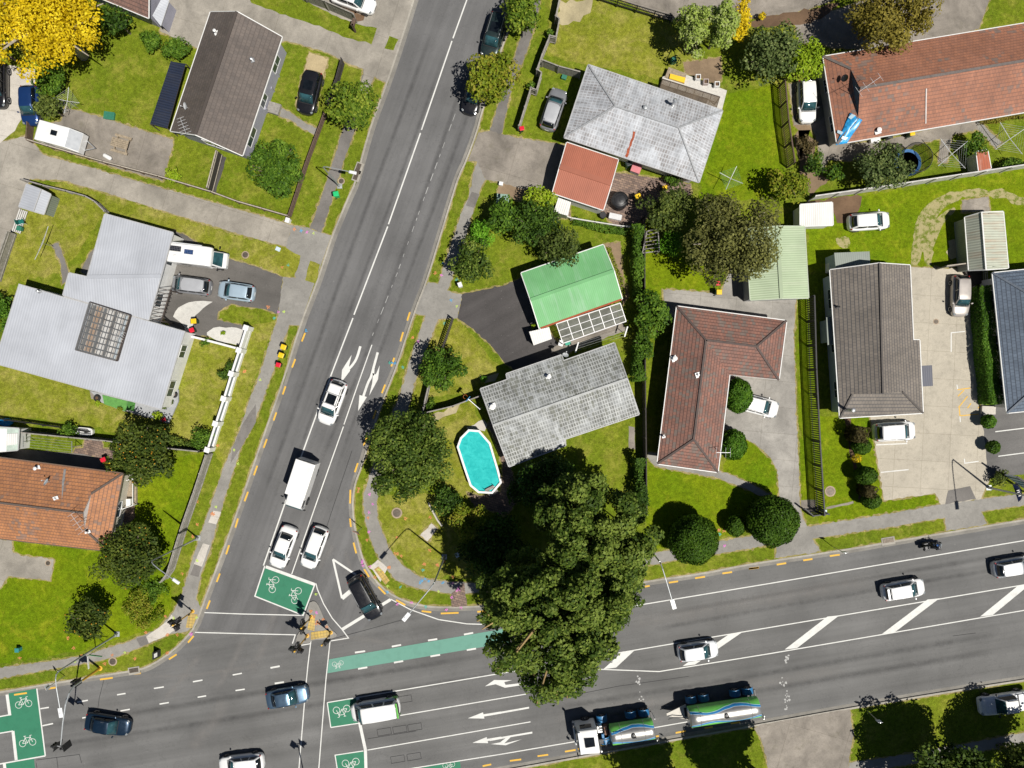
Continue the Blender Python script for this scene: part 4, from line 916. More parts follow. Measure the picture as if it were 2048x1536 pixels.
for v in (q[1], q[2]): b = MB(); b.box((v.x,v.y,1.25), (.12,.12,2.3)); b.build('post', TIMBER_D, pg)

# --- orange tiled house, left edge
house('H3', 'house', 'orange brown tiled house with a white gablet at the left edge', 'house', rect_roof([(246,947),(-280,879),(-310,1041),(216,1102)], 2.8, 1.75, 'dutch', 'hip', .55), ROOF['orange'], basic('ridge_brown', (.10,.075,.062), .8, .25, 4), TRIM_B, W_['cream'], ov=.45, gabm=basic('gablet_white', (.7,.7,.68), .6, .1, 3))
dish('H3', 0, 100, 963, R(140), .34, basic('dish_blue_grey', (.45,.50,.53), .5, .1, 4)); vent('H3', 0, 76, 936, .45, .09, WHITEP); vent('H3', 0, 112, 998, .25, .1, WHITEP, 'roof_vent', False); aerial('H3', 1, 172, 1040, R(125), 1.9, 5, 1.4); vent('H3', 1, 178, 1063, .5, .06, WHITEP)
b = MB()
for p0, p1 in (((500,760),(465,1020)),):
    a, c_ = [on('H3', 0, *q_, .02) for q_ in t('A3', p0, p1)]; b.bar(a, c_, .22, .02)
b.build('roof_flashing', basic('lead_flashing', (.26,.25,.24), .6, .3, 3), HOUSES['H3'][1])
pr = thing('porch', 'white framed porch on the right wall of the orange tiled house', 'porch', P(252,1000,LZ))
b = MB(); q = [P(x,y,LZ+.9) for x,y in t('A3',(945,855),(1020,835),(1020,1040),(935,1070))]
for i in range(4): b.bar(q[i], q[(i+1)%4], .06, .08)
for v in q: b.box((v.x,v.y,LZ+.45), (.07,.07,.9))
b.build('railing', WHITEP, pr)
b = MB(); b.prism([(v.x,v.y) for v in q], LZ, LZ+.25); b.build('floor', TIMBER, pr)
b = MB(); c_ = P(265,1003,LZ); b.box((c_.x,c_.y,LZ+.4), (.45,.75,.8)); b.build('white_cabinet', WHITEP, pr)

# --- pale pressed tile house, upper centre
house('H4', 'house', 'large hip roofed house with pale blue grey tiles and one rust streak', 'house', rect_roof([(1176.6,129.4),(1445,221),(1398,364.6),(1128.4,274.7)], 2.75, 1.75), ROOF['pale'], basic('ridge_grey', (.30,.31,.32), .7, .2, 3), TRIM_G, W_['white'], ov=.5, capw=.14)
b = MB(); 
rs = [t('C1',p)[0] for p in ((1108,1010),(1100,1060),(1085,1085),(1078,1120),(1065,1140),(1058,1180),(1045,1205))]
for (x0,y0),(x1,y1) in zip(rs, rs[1:]): b.bar(on('H4',1,x0,y0,.012), on('H4',1,x1,y1,.012), random.uniform(.12,.35), .015)
b.build('rust_streak', RUST, HOUSES['H4'][1])
b = MB(); p_ = on('H4', 0, *t('C1',(1190,830))[0]); b.lathe([(.22,-.1),(.25,.12),(.2,.3),(.08,.36)], p_, 14); b.build('roof_ventilator', basic('galv_dull', (.42,.44,.45), .5, .2, 4, .5), HOUSES['H4'][1])
p_ = on('H4', 0, *t('C1',(1400,810))[0]); b = MB(); b.tube([p_, p_+Vector((0,0,1.1))], .14, 12); b.lathe([(.2,1.1),(.22,1.2),(.1,1.3)], p_, 12); b.box((p_.x,p_.y,p_.z), (.5,.5,.2)); b.build('chimney_flue', STEEL, HOUSES['H4'][1])
dk = thing('deck', 'pale L shaped deck with a brown glazed canopy behind the pale tiled house', 'deck', P(1400,175,LZ))
b = MB(); q = [P(x,y,LZ+.55) for x,y in t('C1',(1325,590),(1380,570),(1500,570),(1820,695),(1780,850),(1690,900),(1300,760))]; b.prism([(v.x,v.y) for v in q], LZ, LZ+.55); b.build('platform', basic('deck_pale', (.52,.50,.46), .8, .15, 4, bmp=.3), dk)
b = MB(); q = [P(x,y,LZ+.75) for x,y in t('C1',(1375,510),(1512,560),(1495,640),(1345,590))]; b.prism([(v.x,v.y) for v in q], LZ, LZ+.62); b.build('lower_deck', TIMBER, dk)
b = MB(); q = [P(x,y,LZ+.8) for x,y in t('C1',(1385,565),(1503,597),(1493,635),(1378,600))]; b.prism([(v.x,v.y) for v in q], LZ+.6, LZ+.8); b.build('yellow_cover', basic('yellow_sheet', (.80,.50,.02), .5, .1, 3), dk)
CLB = clear('canopy_brown', (.20,.155,.11), .6, .3)
q = [P(x,y,z) for (x,y),z in zip(t('C1',(1325,608),(1765,745),(1738,835),(1300,690)), (2.5,2.5,2.75,2.75))]
mb, _ = roof_mesh(q, [(0,1,2,3)], .015); mb.build('canopy', [CLB, CLB], dk)
b = MB()
for i in range(8): f_ = i/7; b.bar(q[0].lerp(q[1], f_)-Vector((0,0,.06)), q[3].lerp(q[2], f_)-Vector((0,0,.06)), .05, .09)
b.bar(q[0],q[1],.08,.08); b.bar(q[3].lerp(q[0],.5)-Vector((0,0,.05)), q[2].lerp(q[1],.5)-Vector((0,0,.05)), .05, .08)
for v in (q[0], q[1]): b.box((v.x,v.y,1.5), (.09,.09,2.0))
b.build('canopy_frame', TIMBER_D, dk)
for i, (x, y) in enumerate(((1590,605),(1650,640),(1735,660))):
    c_ = P(*t('C1',(x,y))[0], LZ+.55); pl = thing('planter_box', ['white cube planter on the pale deck, nearest the yellow cover', 'brown topped cube planter in the middle of the pale deck row', 'white cube planter at the outer end of the pale deck row'][i], 'planter', c_, group='planters on the deck')
    b = MB()
    for sx, sy, wx, wy in ((-.22,0,.06,.5),(.22,0,.06,.5),(0,-.22,.38,.06),(0,.22,.38,.06)): b.box((c_.x+sx,c_.y+sy,c_.z+.25), (wx,wy,.5))
    b.build('box', WHITEP if i != 1 else basic('clay_pale', (.45,.38,.36), .7, .1, 3), pl); b = MB(); b.box((c_.x,c_.y,c_.z+.2), (.38,.38,.3)); b.build('soil', BARK, pl)
# red garage
house('G4', 'garage', 'red brown iron roofed garage beside the pale tiled house', 'garage', rect_roof([(1133.6,285),(1236.5,319),(1206.6,420),(1105,386)], 2.55, .42, 'gable', 'gable'), CORR['red'], CORR['red'], TRIM_W, W_['white'], ov=.12, win=False, capw=.5)
ws = thing('shed', 'small white iron lean-to at the corner of the red garage', 'shed', P(1123,412,LZ))
q = [P(x,y,z) for (x,y),z in zip(t('C2',(525,135),(622,170),(600,275),(490,245)), (2.1,2.1,1.9,1.9))]; mb, _ = roof_mesh(q, [(0,1,2,3)], .06); mb.build('roof', [CORR['white'], TRIM_W], ws)
b = MB(); b.prism([(v[0],v[1]) for v in inset([(v.x,v.y) for v in q], .08)], LZ, 1.86); b.build('wall', CORR['greyg'], ws)

# --- green garage and greenhouse
house('H5', 'garage', 'big green painted iron roof garage by the dark driveway', 'garage', rect_roof([(1042.5,546),(1206.6,489.4),(1244.3,598),(1079,657)], 2.75, .75, 'gable', 'gable'), CORR['green'], CORR['green'], TRIM_W, W_['white'], ov=.15, win=False, capw=.3)
b = MB(); a, c_ = P(1081,656.5,2.75), P(1243,598.8,2.75); b.bar(a, c_, .16, .1); b.build('rusty_gutter', RUST, HOUSES['H5'][0])
gh = thing('greenhouse', 'white framed lean-to greenhouse along the green garage', 'greenhouse', P(1182,645,LZ))
q = [P(x,y,z) for (x,y),z in zip(t('C2',(510,1105),(1000,945),(1045,1085),(560,1255)), (2.4,2.4,2.0,2.0))]
CLG = clear('greenhouse_glazing', (.20,.21,.175), .52, .3)
mb, _ = roof_mesh(q, [(0,1,2,3)], .015); mb.build('glazing', [CLG, CLG], gh)
b = MB(); up = Vector((0,0,.03))
for i in range(7): f_ = i/6; b.bar(q[0].lerp(q[1],f_)+up, q[3].lerp(q[2],f_)+up, .06, .05)
for f_ in (0,.35,.68,1): b.bar(q[0].lerp(q[3],f_)+up*1.7, q[1].lerp(q[2],f_)+up*1.7, .09 if f_ in (0,1) else .06, .05)
for v in q: b.box((v.x,v.y,(v.z+LZ)/2), (.08,.08,v.z-LZ))
for i in range(1,6): v = q[3].lerp(q[2], i/6); b.box((v.x,v.y,(v.z+LZ)/2), (.05,.05,v.z-LZ))
b.build('frame', WFRAME, gh)
b = MB(); b.prism([(v[0],v[1]) for v in inset([(v.x,v.y) for v in q], .15)], LZ+.03, LZ+.06); b.build('floor', DIRT, gh)
for i in range(2):
    a, c_ = q[3].lerp(q[0], .25+.45*i), q[2].lerp(q[1], .25+.45*i); b = MB(); b.bar((a.x*.95+c_.x*.05,a.y*.95+c_.y*.05,LZ+.7), (a.x*.05+c_.x*.95,a.y*.05+c_.y*.95,LZ+.7), .6, .06); b.build('bench', TIMBER_G, gh)
sb = thing('shed', 'small white garden shed at the end of the greenhouse', 'shed', P(1083,674,LZ))
q = [P(x,y,z) for (x,y),z in zip(t('C2',(300,1165),(455,1130),(475,1220),(335,1270)), (1.95,1.95,1.8,1.8))]; mb, _ = roof_mesh(q, [(0,1,2,3)], .05); mb.build('roof', [CORR['white'], TRIM_W], sb)
b = MB(); b.prism(inset([(v.x,v.y) for v in q], .06), LZ, 1.78); b.build('wall', CORR['white'], sb)

# --- weathered grey tiled house, centre
z = 2.72; RZ = 4.15
def zfit(px, py, ra, rb, slope):
    zz = 2.8
    for _ in range(8):
        p = P(px, py, zz); a, b = ra.xy, rb.xy; d = (b-a).normalized(); v = p.xy-a
        zz = ra.z-abs(v.x*d.y-v.y*d.x)*slope
    return P(px, py, zz)
V = [P(961,778,z),P(1015,759.5,z),P(1012.5,748,z),P(1123,710,z),P(1127,722,z),P(1228.7,686,z),P(1278,828.5,z),P(1130,878,z),P(1131,891,z),P(1018,933,z),P(986.5,850,RZ),P(1254,757,RZ)]
V = [zfit(x, y, V[10], V[11], .36) for x, y in ((961,778),(1015,759.5),(1012.5,748),(1123,710),(1127,722),(1228.7,686),(1278,828.5),(1130,878),(1131,891),(1018,933))]+V[10:]
house('H6', 'house', 'weathered grey tiled gable house beside the swimming pool', 'house', (V, [(0,1,2,3,4,5,11,10),(6,7,8,9,10,11)], [(10,11)], [9,8,7,6,5,4,3,2,1,0], [(0,9,10),(5,6,11)], []), ROOF['grey'], ROOF['grey'], TRIM_G, W_['blue'], ov=.4, capw=.16)
vent('H6', 0, 1097, 754, .5, .1, WHITEP); vent('H6', 0, 985, 814, .35, .14, WHITEP); dish('H6', 0, 1130, 711, R(75), .3)
# --- L-shaped red tiled house
z = 2.75; RZ = 4.05
V = [P(1353.7,612.6,z),P(1573,641.5,z),P(1557.6,760,z),P(1459,750,z),P(1435.7,944.4,z),P(1314.6,927.5,z),P(1412,680,RZ),P(1387.6,879,RZ),P(1513,693,RZ)]
house('H7', 'house', 'L shaped house with dark red brown tiles and white gutters', 'house', (V, [(0,6,7,5),(5,7,4),(4,7,6,3),(3,6,8,2),(2,8,1),(1,8,6,0)], [(0,6),(6,7),(7,5),(7,4),(6,8),(8,1),(8,2)], [5,4,3,2,1,0], [], []), ROOF['red'], basic('ridge_dark', (.085,.062,.055), .8, .25, 3), TRIM_W, W_['brick'], ov=.5)
vent('H7', 0, 1349, 717, .3, .12, WHITEP); vent('H7', 0, 1396, 750, .3, .1, WHITEP, 'roof_vent', False); vent('H7', 0, 1327, 873, .4, .06, WHITEP); aerial('H7', 2, 1437, 902, R(0), 1.3, 4, 1.6)
# --- dark brown tiled house, right
z = 2.8; RZ = 4.55
V = [P(1660,540,z),P(1820,530.5,z),P(1826.6,680,z+.12),P(1839,680,z),P(1846,826,z),P(1679.7,835.7,z),P(1759,526.5,RZ),P(1765.6,787,RZ),P(1704.6,788.5,z+.55),P(1804.5,783.5,z+.75)]
house('H8', 'house', 'pale blue walled house with dark brown tiles by the car park', 'house', (V, [(0,6,7,8,5),(1,2,3,4,9,7,6),(5,8,9,4)], [(6,7),(8,5),(9,4)], [5,4,3,2,1,0], [(0,1,6)], [(8,9,7)]), ROOF['dark'], basic('ridge_brown_grey', (.085,.075,.068), .8, .2, 3), TRIM_W, W_['blue'], ov=.45, capw=.16)
p_ = on('H8', 2, *t('D3',(760,285))[0]); b = MB(); b.tube([p_, p_+Vector((0,0,1.5))], .13, 12); b.lathe([(.18,1.5),(.19,1.65),(.05,1.7)], p_, 12); b.build('chimney_flue', STEEL, HOUSES['H8'][1])
vent('H8', 0, 1675, 614, .35, .05, BLACK)
r8 = HOUSES['H8'][0]
an = [((680,525),(935,515),(940,615),(690,640),2.4,CORR['greyg'],'annex_roof'),((622,990),(665,988),(678,1185),(632,1190),2.2,CORR['greyg'],'awning_roof'),((1305,1340),(1385,1335),(1392,1485),(1315,1490),2.3,corrugated('roof_slate_iron', (.085,.09,.115), (.11,.11,.12), .4, .2, .5, .4, .4, .1),'awning_roof')]
for *c4, z_, m, nm_ in an:
    q = [P(x,y,z_) for x,y in t('D2',*c4)]; mb, _ = roof_mesh(q, [(0,1,2,3)], .08); mb.build(nm_, [m, TRIM_W], r8)
    b = MB(); b.prism(inset([(v.x,v.y) for v in q], .1 if nm_ == 'annex_roof' else .25), LZ, z_-.1); b.build('annex_wall', W_['blue'], r8)
b = MB()
for x, y in ((590,735),(600,850),(592,640),(635,1395)):
    c_ = P(*t('D2',(x+40,y))[0], LZ); b.box((c_.x,c_.y,LZ+.45), (.45,.9,.9))
b.build('heat_pump', WHITEP, r8)
# --- blue grey tiled house, right edge
house('H9', 'house', 'white walled house with blue grey tiles cut by the right edge', 'house', rect_roof([(1985,546),(2013.8,826),(2190,808),(2160,528)], 2.8, 1.9), ROOF['blue'], basic('ridge_blue_grey', (.10,.12,.15), .7, .2, 3), TRIM_W, W_['white'], ov=.45)
# --- long red brown block, upper right
house('H10', 'house', 'long red brown tiled block with a blue gablet and blue tarpaulin', 'house', rect_roof([(1674,288),(2340,175),(2312,3),(1646.4,113)], 2.75, 2.0, 'dutch', 'hip', .45), ROOF['long'], basic('ridge_grey_brown', (.135,.115,.105), .8, .25, 3), TRIM_W, W_['cream'], ov=.5, gabm=W_['dblue'], capw=.25)
dish('H10', 2, 1685, 161, R(180), .34, BLACK); aerial('H10', 0, 1720, 185, R(35), 2.4, 4, 1.8)
vent('H10', 0, 1755, 262, .35, .12, WHITEP, 'roof_vent')
b = MB(); b.bar(on('H10',0,1852,177,.03), on('H10',0,1851,247,.03), .12, .06); b.build('roof_pipe', basic('pipe_pale', (.5,.45,.42), .5, .2, 3), HOUSES['H10'][1])
# --- sheds and garages on the right
house('H11', 'garage', 'sage green iron roofed garage partly under the big brown tree', 'garage', rect_roof([(1609,453),(1617,595.7),(1501,600),(1492,457)], 2.5, .5, 'gable', 'gable'), CORR['sage'], CORR['sage'], basic('trim_sage', (.42,.47,.36), .5, .1, 3), W_['grey'], ov=.12, win=False, capw=.35)
house('H12', 'shed', 'white iron roofed shed beside the white hatchback on the lawn', 'shed', ([P(*q,z) for q, z in zip(t('D2',(435,178),(665,162),(670,325),(435,332)), (2.2,2.2,2.05,2.05))], [(0,1,2,3)], [], [3,2,1,0], [], []), CORR['white'], None, TRIM_W, W_['white'], ov=.1, win=False)
V = [P(*q,z) for q, z in zip(t('D2',(1622,270),(1740,235),(1898,228),(1935,635),(1772,645),(1650,650)), (2.0,3.1,2.0,2.0,3.1,2.0))]
house('H13', 'garage', 'narrow gable garage with rust streaked sage roof on the right lawn', 'garage', (V, [(0,1,4,5),(1,2,3,4)], [(1,4)], [5,3,2,0], [(0,2,1),(5,3,4)], []), CORR['rust'], TRIM_W, TRIM_W, CORR['greyg'], ov=.08, win=False, capw=.12)
house('H14', 'shed', 'small grey blue garden shed at the left fence corner', 'shed', ([P(*q,z) for q, z in zip(t('A2',(205,32),(318,75),(260,240),(145,205),(388,110),(335,262)), (1.9,2.3,2.3,1.9,1.7,1.7))], [(0,1,2,3),(1,4,5,2)], [(1,2)], [3,5,4,0], [], []), CORR['steel'], TRIM_G, TRIM_G, CORR['greyg'], ov=.06, win=False, capw=.08)
house('H17', 'shed', 'little rust red shed with a white rim by the long white fence', 'shed', ([P(*q,z) for q, z in zip(t('D1',(1705,1095),(1785,1080),(1810,1215),(1722,1232)), (1.9,1.9,1.75,1.75))], [(0,1,2,3)], [], [3,2,1,0], [], []), CORR['rustred'], None, TRIM_W, W_['white'], ov=.05, win=False)
house('H15', 'shed', 'white and green sheeted shed at the left edge by the clothes lines', 'shed', ([P(*q,z) for q, z in zip(t('A3',(-160,430),(145,450),(135,615),(-170,640)), (2.0,2.0,1.9,1.9))], [(0,1,2,3)], [], [3,2,1,0], [], []), basic('shed_pale_green', (.42,.50,.44), .5, .2, 2), None, TRIM_G, W_['white'], ov=.06, win=False)
b = MB(); q = [on('H15',0,*p,.03) for p in t('A3',(-160,445),(55,450),(50,625),(-165,640))]; mb, _ = roof_mesh(q, [(0,1,2,3)], .02); mb.build('white_sheet', [WHITEP, WHITEP], HOUSES['H15'][0])
b = MB(); q = [on('H15',0,*p,.06) for p in t('A3',(55,490),(140,485),(135,570),(50,580))]; mb, _ = roof_mesh(q, [(0,1,2,3)], .02); mb.build('roof_sheet', [CORR['white'], TRIM_W], HOUSES['H15'][0])
# blue tarpaulin draped over the roof corner
TARP = basic('tarpaulin_blue', (.03,.30,.62), .35, .45, 4, bmp=.5)
tq = t('D1',(790,815),(880,868),(768,1035),(688,1048)); n_ = 12; b = MB(); vs = []
for i in range(n_+1):
    for j in range(n_+1):
        u, v = i/n_, j/n_
        x = (tq[0][0]*(1-u)+tq[1][0]*u)*(1-v)+(tq[3][0]*(1-u)+tq[2][0]*u)*v; y = (tq[0][1]*(1-u)+tq[1][1]*u)*(1-v)+(tq[3][1]*(1-u)+tq[2][1]*u)*v
        p0 = on('H10', 0, x, y); p2 = on('H10', 2, x, y)
        p = min((p0, p2), key=lambda q_: q_.z); vs.append(p+Vector((0,0,.06+.05*math.sin(9*u+4*v)*math.cos(7*v+2*u)+random.uniform(0,.03))))
b.add(vs, [(i*(n_+1)+j,(i+1)*(n_+1)+j,(i+1)*(n_+1)+j+1,i*(n_+1)+j+1) for i in range(n_) for j in range(n_)])
tp = b.build('tarpaulin', [TARP], None, True); tp.modifiers.new('solid', 'SOLIDIFY').thickness = .015; tag(tp, 'crumpled blue tarpaulin over the lower left corner of the long red roof', 'tarpaulin')
b = MB()
for px in (((805,825),(835,835),(800,865),(780,850)), ((740,985),(775,990),(755,1010),(730,1000)), ((705,940),(745,955),(730,975),(700,960))):
    q = [min((on('H10',0,*p,.16), on('H10',2,*p,.16)), key=lambda q_: q_.z) for p in t('D1',*px)]; b.add(q+[v-Vector((0,0,.02)) for v in q], [(0,1,2,3),(7,6,5,4),(0,4,5,1),(1,5,6,2),(2,6,7,3),(3,7,4,0)])
b.build('pale_patch', basic('tarp_pale', (.50,.66,.74), .4, .15, 4), tp)
# ================================================================ vehicles
TYRE = basic('tyre_rubber', (.016,.016,.017), .85, .3, 8); RIM = basic('alloy_rim', (.42,.43,.45), .35, .15, 8, .8)
GLS = glass('car_glass', (.022,.065,.075), .05); GLSS = glass('car_side_glass', (.006,.008,.010), .08)  # windscreens' teal sky reflection is put into the glass colour
HL = glass('headlight_lens', (.20,.22,.23), .1); TL = basic('tail_light_red', (.26,.008,.010), .25, .15, 6); PLATE = basic('number_plate', (.7,.7,.68), .5, .05, 6); DARKP = basic('dark_trim', (.022,.022,.024), .5, .25, 6)
PT = dict(white=paint('paint_white', (.76,.76,.75)), white2=paint('paint_white_cool', (.70,.72,.74)), black=paint('paint_black', (.010,.010,.012), 0, .22), silver=paint('paint_silver', (.44,.45,.47), .2, .32), grey=paint('paint_mid_grey', (.24,.245,.26), .3, .35),
          lblue=paint('paint_light_blue', (.36,.46,.54), .15, .32), navy=paint('paint_navy', (.010,.028,.055), .5, .25), steelb=paint('paint_steel_blue', (.13,.21,.30), .75, .28), royal=paint('paint_royal_blue', (.012,.045,.16), .4, .28), bronze=paint('paint_champagne', (.42,.385,.355), .25, .35), greyw=paint('paint_pale_grey', (.50,.52,.54), .4, .3), dgrey=paint('paint_dark_green_grey', (.02,.035,.035), .4, .28))
#            L     W     H     hood  ws    rf    rr    rb   belt
CAR = dict(hatch=(4.15,1.74,1.50,.60,.235,.415,.86,.965,.63), sedan=(4.65,1.79,1.46,.60,.255,.42,.71,.86,.64), suv=(4.65,1.86,1.68,.60,.225,.385,.89,.972,.61), wagon=(4.7,1.78,1.50,.58,.25,.415,.88,.968,.62),
           mini=(3.85,1.70,1.43,.62,.245,.40,.87,.97,.64), mpv=(4.2,1.70,1.62,.56,.145,.325,.90,.98,.58), van=(4.95,1.86,1.98,.55,.13,.27,.955,.99,.52))
def car(name, label, cat, px, py, hx, hy, kind, col, group=None, L=None, rails=False, sunroof=False, roof=None, wheelc=None, extra=None, loc=None):
    Lc, W, Hh, hood, ws, rf, rr, rb, belt = CAR[kind]; L = L or Lc
    on_road = name != 'parked_car'
    z0 = .0165 if on_road else LZ+.02
    c = P(px, py, z0+.8); ang = math.atan2(-hy, hx)
    o = local(thing(name, label, cat, (c.x, c.y, z0), ang, group)); pm = PT[col]
    X = lambda f: L/2-f*L
    zb = Hh*belt; hz = zb*.97
    st = [(0,.36,.50),(.007,.50,.57),(.018,.63,.65),(.038,.76,.73),(.07,.865,.80),(.115,.94,.855),(max(.15,ws-.06),.985,.905),(ws-.01,1.,.945),(ws+.05,1.,.96),(.5,1.,.965),(.72,1.,.97),(.86,.985,.965),(.915,.955,.95),(.95,.90,.92),(.973,.82,.86),(.988,.70,.77),(.996,.56,.68),(1.,.42,.60)]
    prof = [(0,1.,.025),(.35,1.,.022),(.62,1.,.012),(.82,1.,-.012),(.93,1.,-.06),(.985,.88,0),(1.,.70,0),(.99,.48,0),(.955,.30,0),(.90,.245,0)]
    rings = []
    for f, wf, tf in st:
        half = [(X(f), W/2*wf*y, max(.24, zb*tf*k)+dz) for y, k, dz in prof]
        rings.append(half[::-1]+[(x,-y,z) for x,y,z in half[1:]])
    n = len(rings[0]); b = MB()
    fs = [(i*n+j, (i+1)*n+j, (i+1)*n+j+1, i*n+j+1) for i in range(len(st)-1) for j in range(n-1)]
    fs += [tuple(range(n)), tuple(range((len(st)-1)*n, len(st)*n))[::-1]]
    fs += [(i*n+n-1,(i+1)*n+n-1,(i+1)*n,i*n) for i in range(len(st)-1)]
    b.add([v for r in rings for v in r], fs)
    body = b.build('body', [pm], o, True)
    # glasshouse shell
    wb, wr = W/2*.925, W/2*(.74 if kind in ('sedan','hatch','mini') else .79 if kind != 'van' else .86)
    lo = [(X(ws),wb*.93,zb-.03),(X(ws),-wb*.93,zb-.03),(X(rb),-wb*.88,zb-.03),(X(rb),wb*.88,zb-.03)]
    hi = [(X(rf),wr*.95,Hh-.03),(X(rf),-wr*.95,Hh-.03),(X(rr),-wr*.92,Hh-.035),(X(rr),wr*.92,Hh-.035)]
    b = MB(); b.hexa([lo[k] for k in (3,2,1,0)][::-1], [hi[k] for k in (3,2,1,0)][::-1])
    b.build('cabin', pm, o, True, .13, 4)
    # roof skin, slightly domed
    b = MB(); nu, nv = 8, 6; vs = []
    for i in range(nu+1):
        for j in range(nv+1):
            u, v = i/nu, j/nv; x = X(rf)*(1-u)+X(rr)*u; y = (wr*.93*(1-u)+wr*.90*u)*(2*v-1)*(1-.13*abs(2*u-1)**5); vs.append((x-.03*(1-2*u), y, Hh-.045+.055*(1-(2*v-1)**4)*(1-(2*u-1)**6)))
    k = len(vs); fs = [(i*(nv+1)+j,(i+1)*(nv+1)+j,(i+1)*(nv+1)+j+1,i*(nv+1)+j+1) for i in range(nu) for j in range(nv)]
    b.add(vs, [f[::-1] for f in fs]); b.build('roof', PT[roof] if roof else pm, o, True)
    V_ = [Vector(q) for q in lo+hi]
    def pane(name, a, b_, c_, d_, u0, u1, v0, v1, m):
        """glass set into the face a-b-c-d (a,b low edge; d,c high edge)"""
        nrm = (b_-a).cross(d_-a).normalized()
        ctr = sum(V_, Vector())/8
        if nrm.dot(a-ctr) < 0: nrm = -nrm
        def q(u, v): return a.lerp(b_, u).lerp(d_.lerp(c_, u), v)
        g_ = MB(); m_ = 4; vs = [q(u0+(u1-u0)*i/m_, v)+nrm*(.014+(.05 if name in ('windscreen','rear_window') else .02)*math.sin(math.pi*i/m_)) for v in (v0, v1) for i in range(m_+1)]
        vs += [v-nrm*.03 for v in vs]; h = 2*(m_+1)
        fs = [(i,i+1,m_+2+i,m_+1+i) for i in range(m_)]; fs += [tuple(h+x for x in f[::-1]) for f in fs]
        per = list(range(m_+1))+list(range(h-1, m_, -1)); fs += [(per[i],per[(i+1)%len(per)],h+per[(i+1)%len(per)],h+per[i])[::-1] for i in range(len(per))]
        g_.add(vs, fs); return g_.build(name, m, o, True)
    a = V_
    pane('windscreen', a[0],a[1],a[5],a[4], .05,.95,.05,.95, GLS)
    pane('rear_window', a[2],a[3],a[7],a[6], .09,.91,.12,.90, GLSS)
    splits = ((.07,.47),(.51,.93)) if kind not in ('mpv','suv','wagon','van') else ((.07,.37),(.41,.66),(.70,.93))
    for s_, (p0, p1, p2, p3) in ((1,(a[0],a[3],a[7],a[4])),(-1,(a[1],a[2],a[6],a[5]))):
        for u0, u1 in splits: pane('side_window', p0,p1,p2,p3, u0,u1,.14,.86, GLSS)
    rw = .33 if kind not in ('suv','van') else .36
    for fx in (.185,.81):
        for s_ in (1,-1):
            y = s_*(W/2-.085); x = X(fx)
            def ring(prof_, cy):
                b = MB(); nn = 18; vs = [(x+r*math.cos(2*math.pi*j/nn), cy+s_*d, rw+r*math.sin(2*math.pi*j/nn)) for r, d in prof_ for j in range(nn)]
                kk = len(prof_); fs = [(i*nn+j,i*nn+(j+1)%nn,(i+1)*nn+(j+1)%nn,(i+1)*nn+j) for i in range(kk-1) for j in range(nn)]+[tuple(range(nn))[::-1], tuple(range((kk-1)*nn,kk*nn))]
                b.add(vs, fs); return b
            wo = ring([(rw*.7,-.12),(rw*.96,-.11),(rw,-.06),(rw,.06),(rw*.94,.105),(rw*.66,.10)], y).build('wheel', TYRE, o, True)
            ring([(rw*.64,.085),(rw*.64,.112),(rw*.5,.10),(rw*.15,.09)], y).build('rim', RIM, wo)
    for s_ in (1,-1):
        b = MB(); b.box((X(.058), s_*W*.36, zb*.735), (.24,.20,.10), -s_*.75); b.build('headlight', HL, o, bevel=.03)
        b = MB(); b.box((X(.955), s_*W*.405, zb*.88), (.13,.12,.18), s_*.6); b.build('tail_light', TL, o, bevel=.03)
        b = MB(); b.box((X(ws+.065), s_*(W/2+.08), zb+.06), (.13,.20,.13), s_*.25); b.build('wing_mirror', DARKP if kind == 'van' else pm, o, bevel=.03)
    b = MB(); b.box((X(1.0), 0, zb*.52), (.03,.40,.12)); b.build('number_plate', PLATE, o)
    b = MB(); b.box((X(.004), 0, zb*.42), (.05,W*.34,.14)); b.build('grille', DARKP, o, bevel=.02)
    b = MB(); b.bar((X(ws-.012),W*.38,zb+.012),(X(ws-.012),-W*.38,zb+.012),.06,.02); b.build('wiper_tray', DARKP, o)
    for s_ in ((1,-1) if rails else ()):
        b = MB(); b.tube([(X(rf+.05),s_*wr*.86,Hh),(X(rf+.08),s_*wr*.86,Hh+.05),(X(rr-.06),s_*wr*.83,Hh+.05),(X(rr-.03),s_*wr*.83,Hh)], .022, 6); b.build('roof_rail', DARKP if col.startswith('white') else STEEL, o)
    if sunroof:
        b = MB(); b.box(((X(rf+.09)+X(rf+.30))/2, 0, Hh+.012), (L*.21, wr*1.25, .022)); b.build('sunroof', GLSS, o, bevel=.008)
    if extra: extra(o, X, W, Hh, zb, wr)
    return o
RG, PG = 'vehicles on the roads', 'cars parked off the road'
def bars(o, X, W, Hh, zb, wr):
    for f in (.47,.70):
        b = MB(); b.bar((X(f),wr*.95,Hh+.07),(X(f),-wr*.95,Hh+.07),.07,.035); b.build('roof_bar', STEEL, o)
def spoiler(o, X, W, Hh, zb, wr):
    b = MB(); b.box((X(.93), 0, Hh-.10), (.22, wr*1.7, .04)); b.build('spoiler', PT['white2'], o, bevel=.015)
car('car', 'white estate car with dark sunroof and roof bars heading down the side road', 'car', 664, 805, -120, 325, 'suv', 'white', RG, 4.6, True, True, extra=bars)
car('car', 'white saloon waiting at the cycle box beside the centre line', 'car', 566, 1095, -115, 308, 'sedan', 'white', RG, 4.35)
car('car', 'white hatchback waiting at the cycle box in the right hand lane', 'car', 628, 1096, -118, 315, 'hatch', 'white', RG, 4.35)
car('car', 'black sport utility car turning left past the give way triangle', 'car', 730, 1196, 160, 295, 'suv', 'black', RG, 4.75, True)
car('car', 'dark navy saloon crossing the junction at lower left', 'car', 213.5, 1450, 310, 52, 'sedan', 'navy', RG, 4.55)
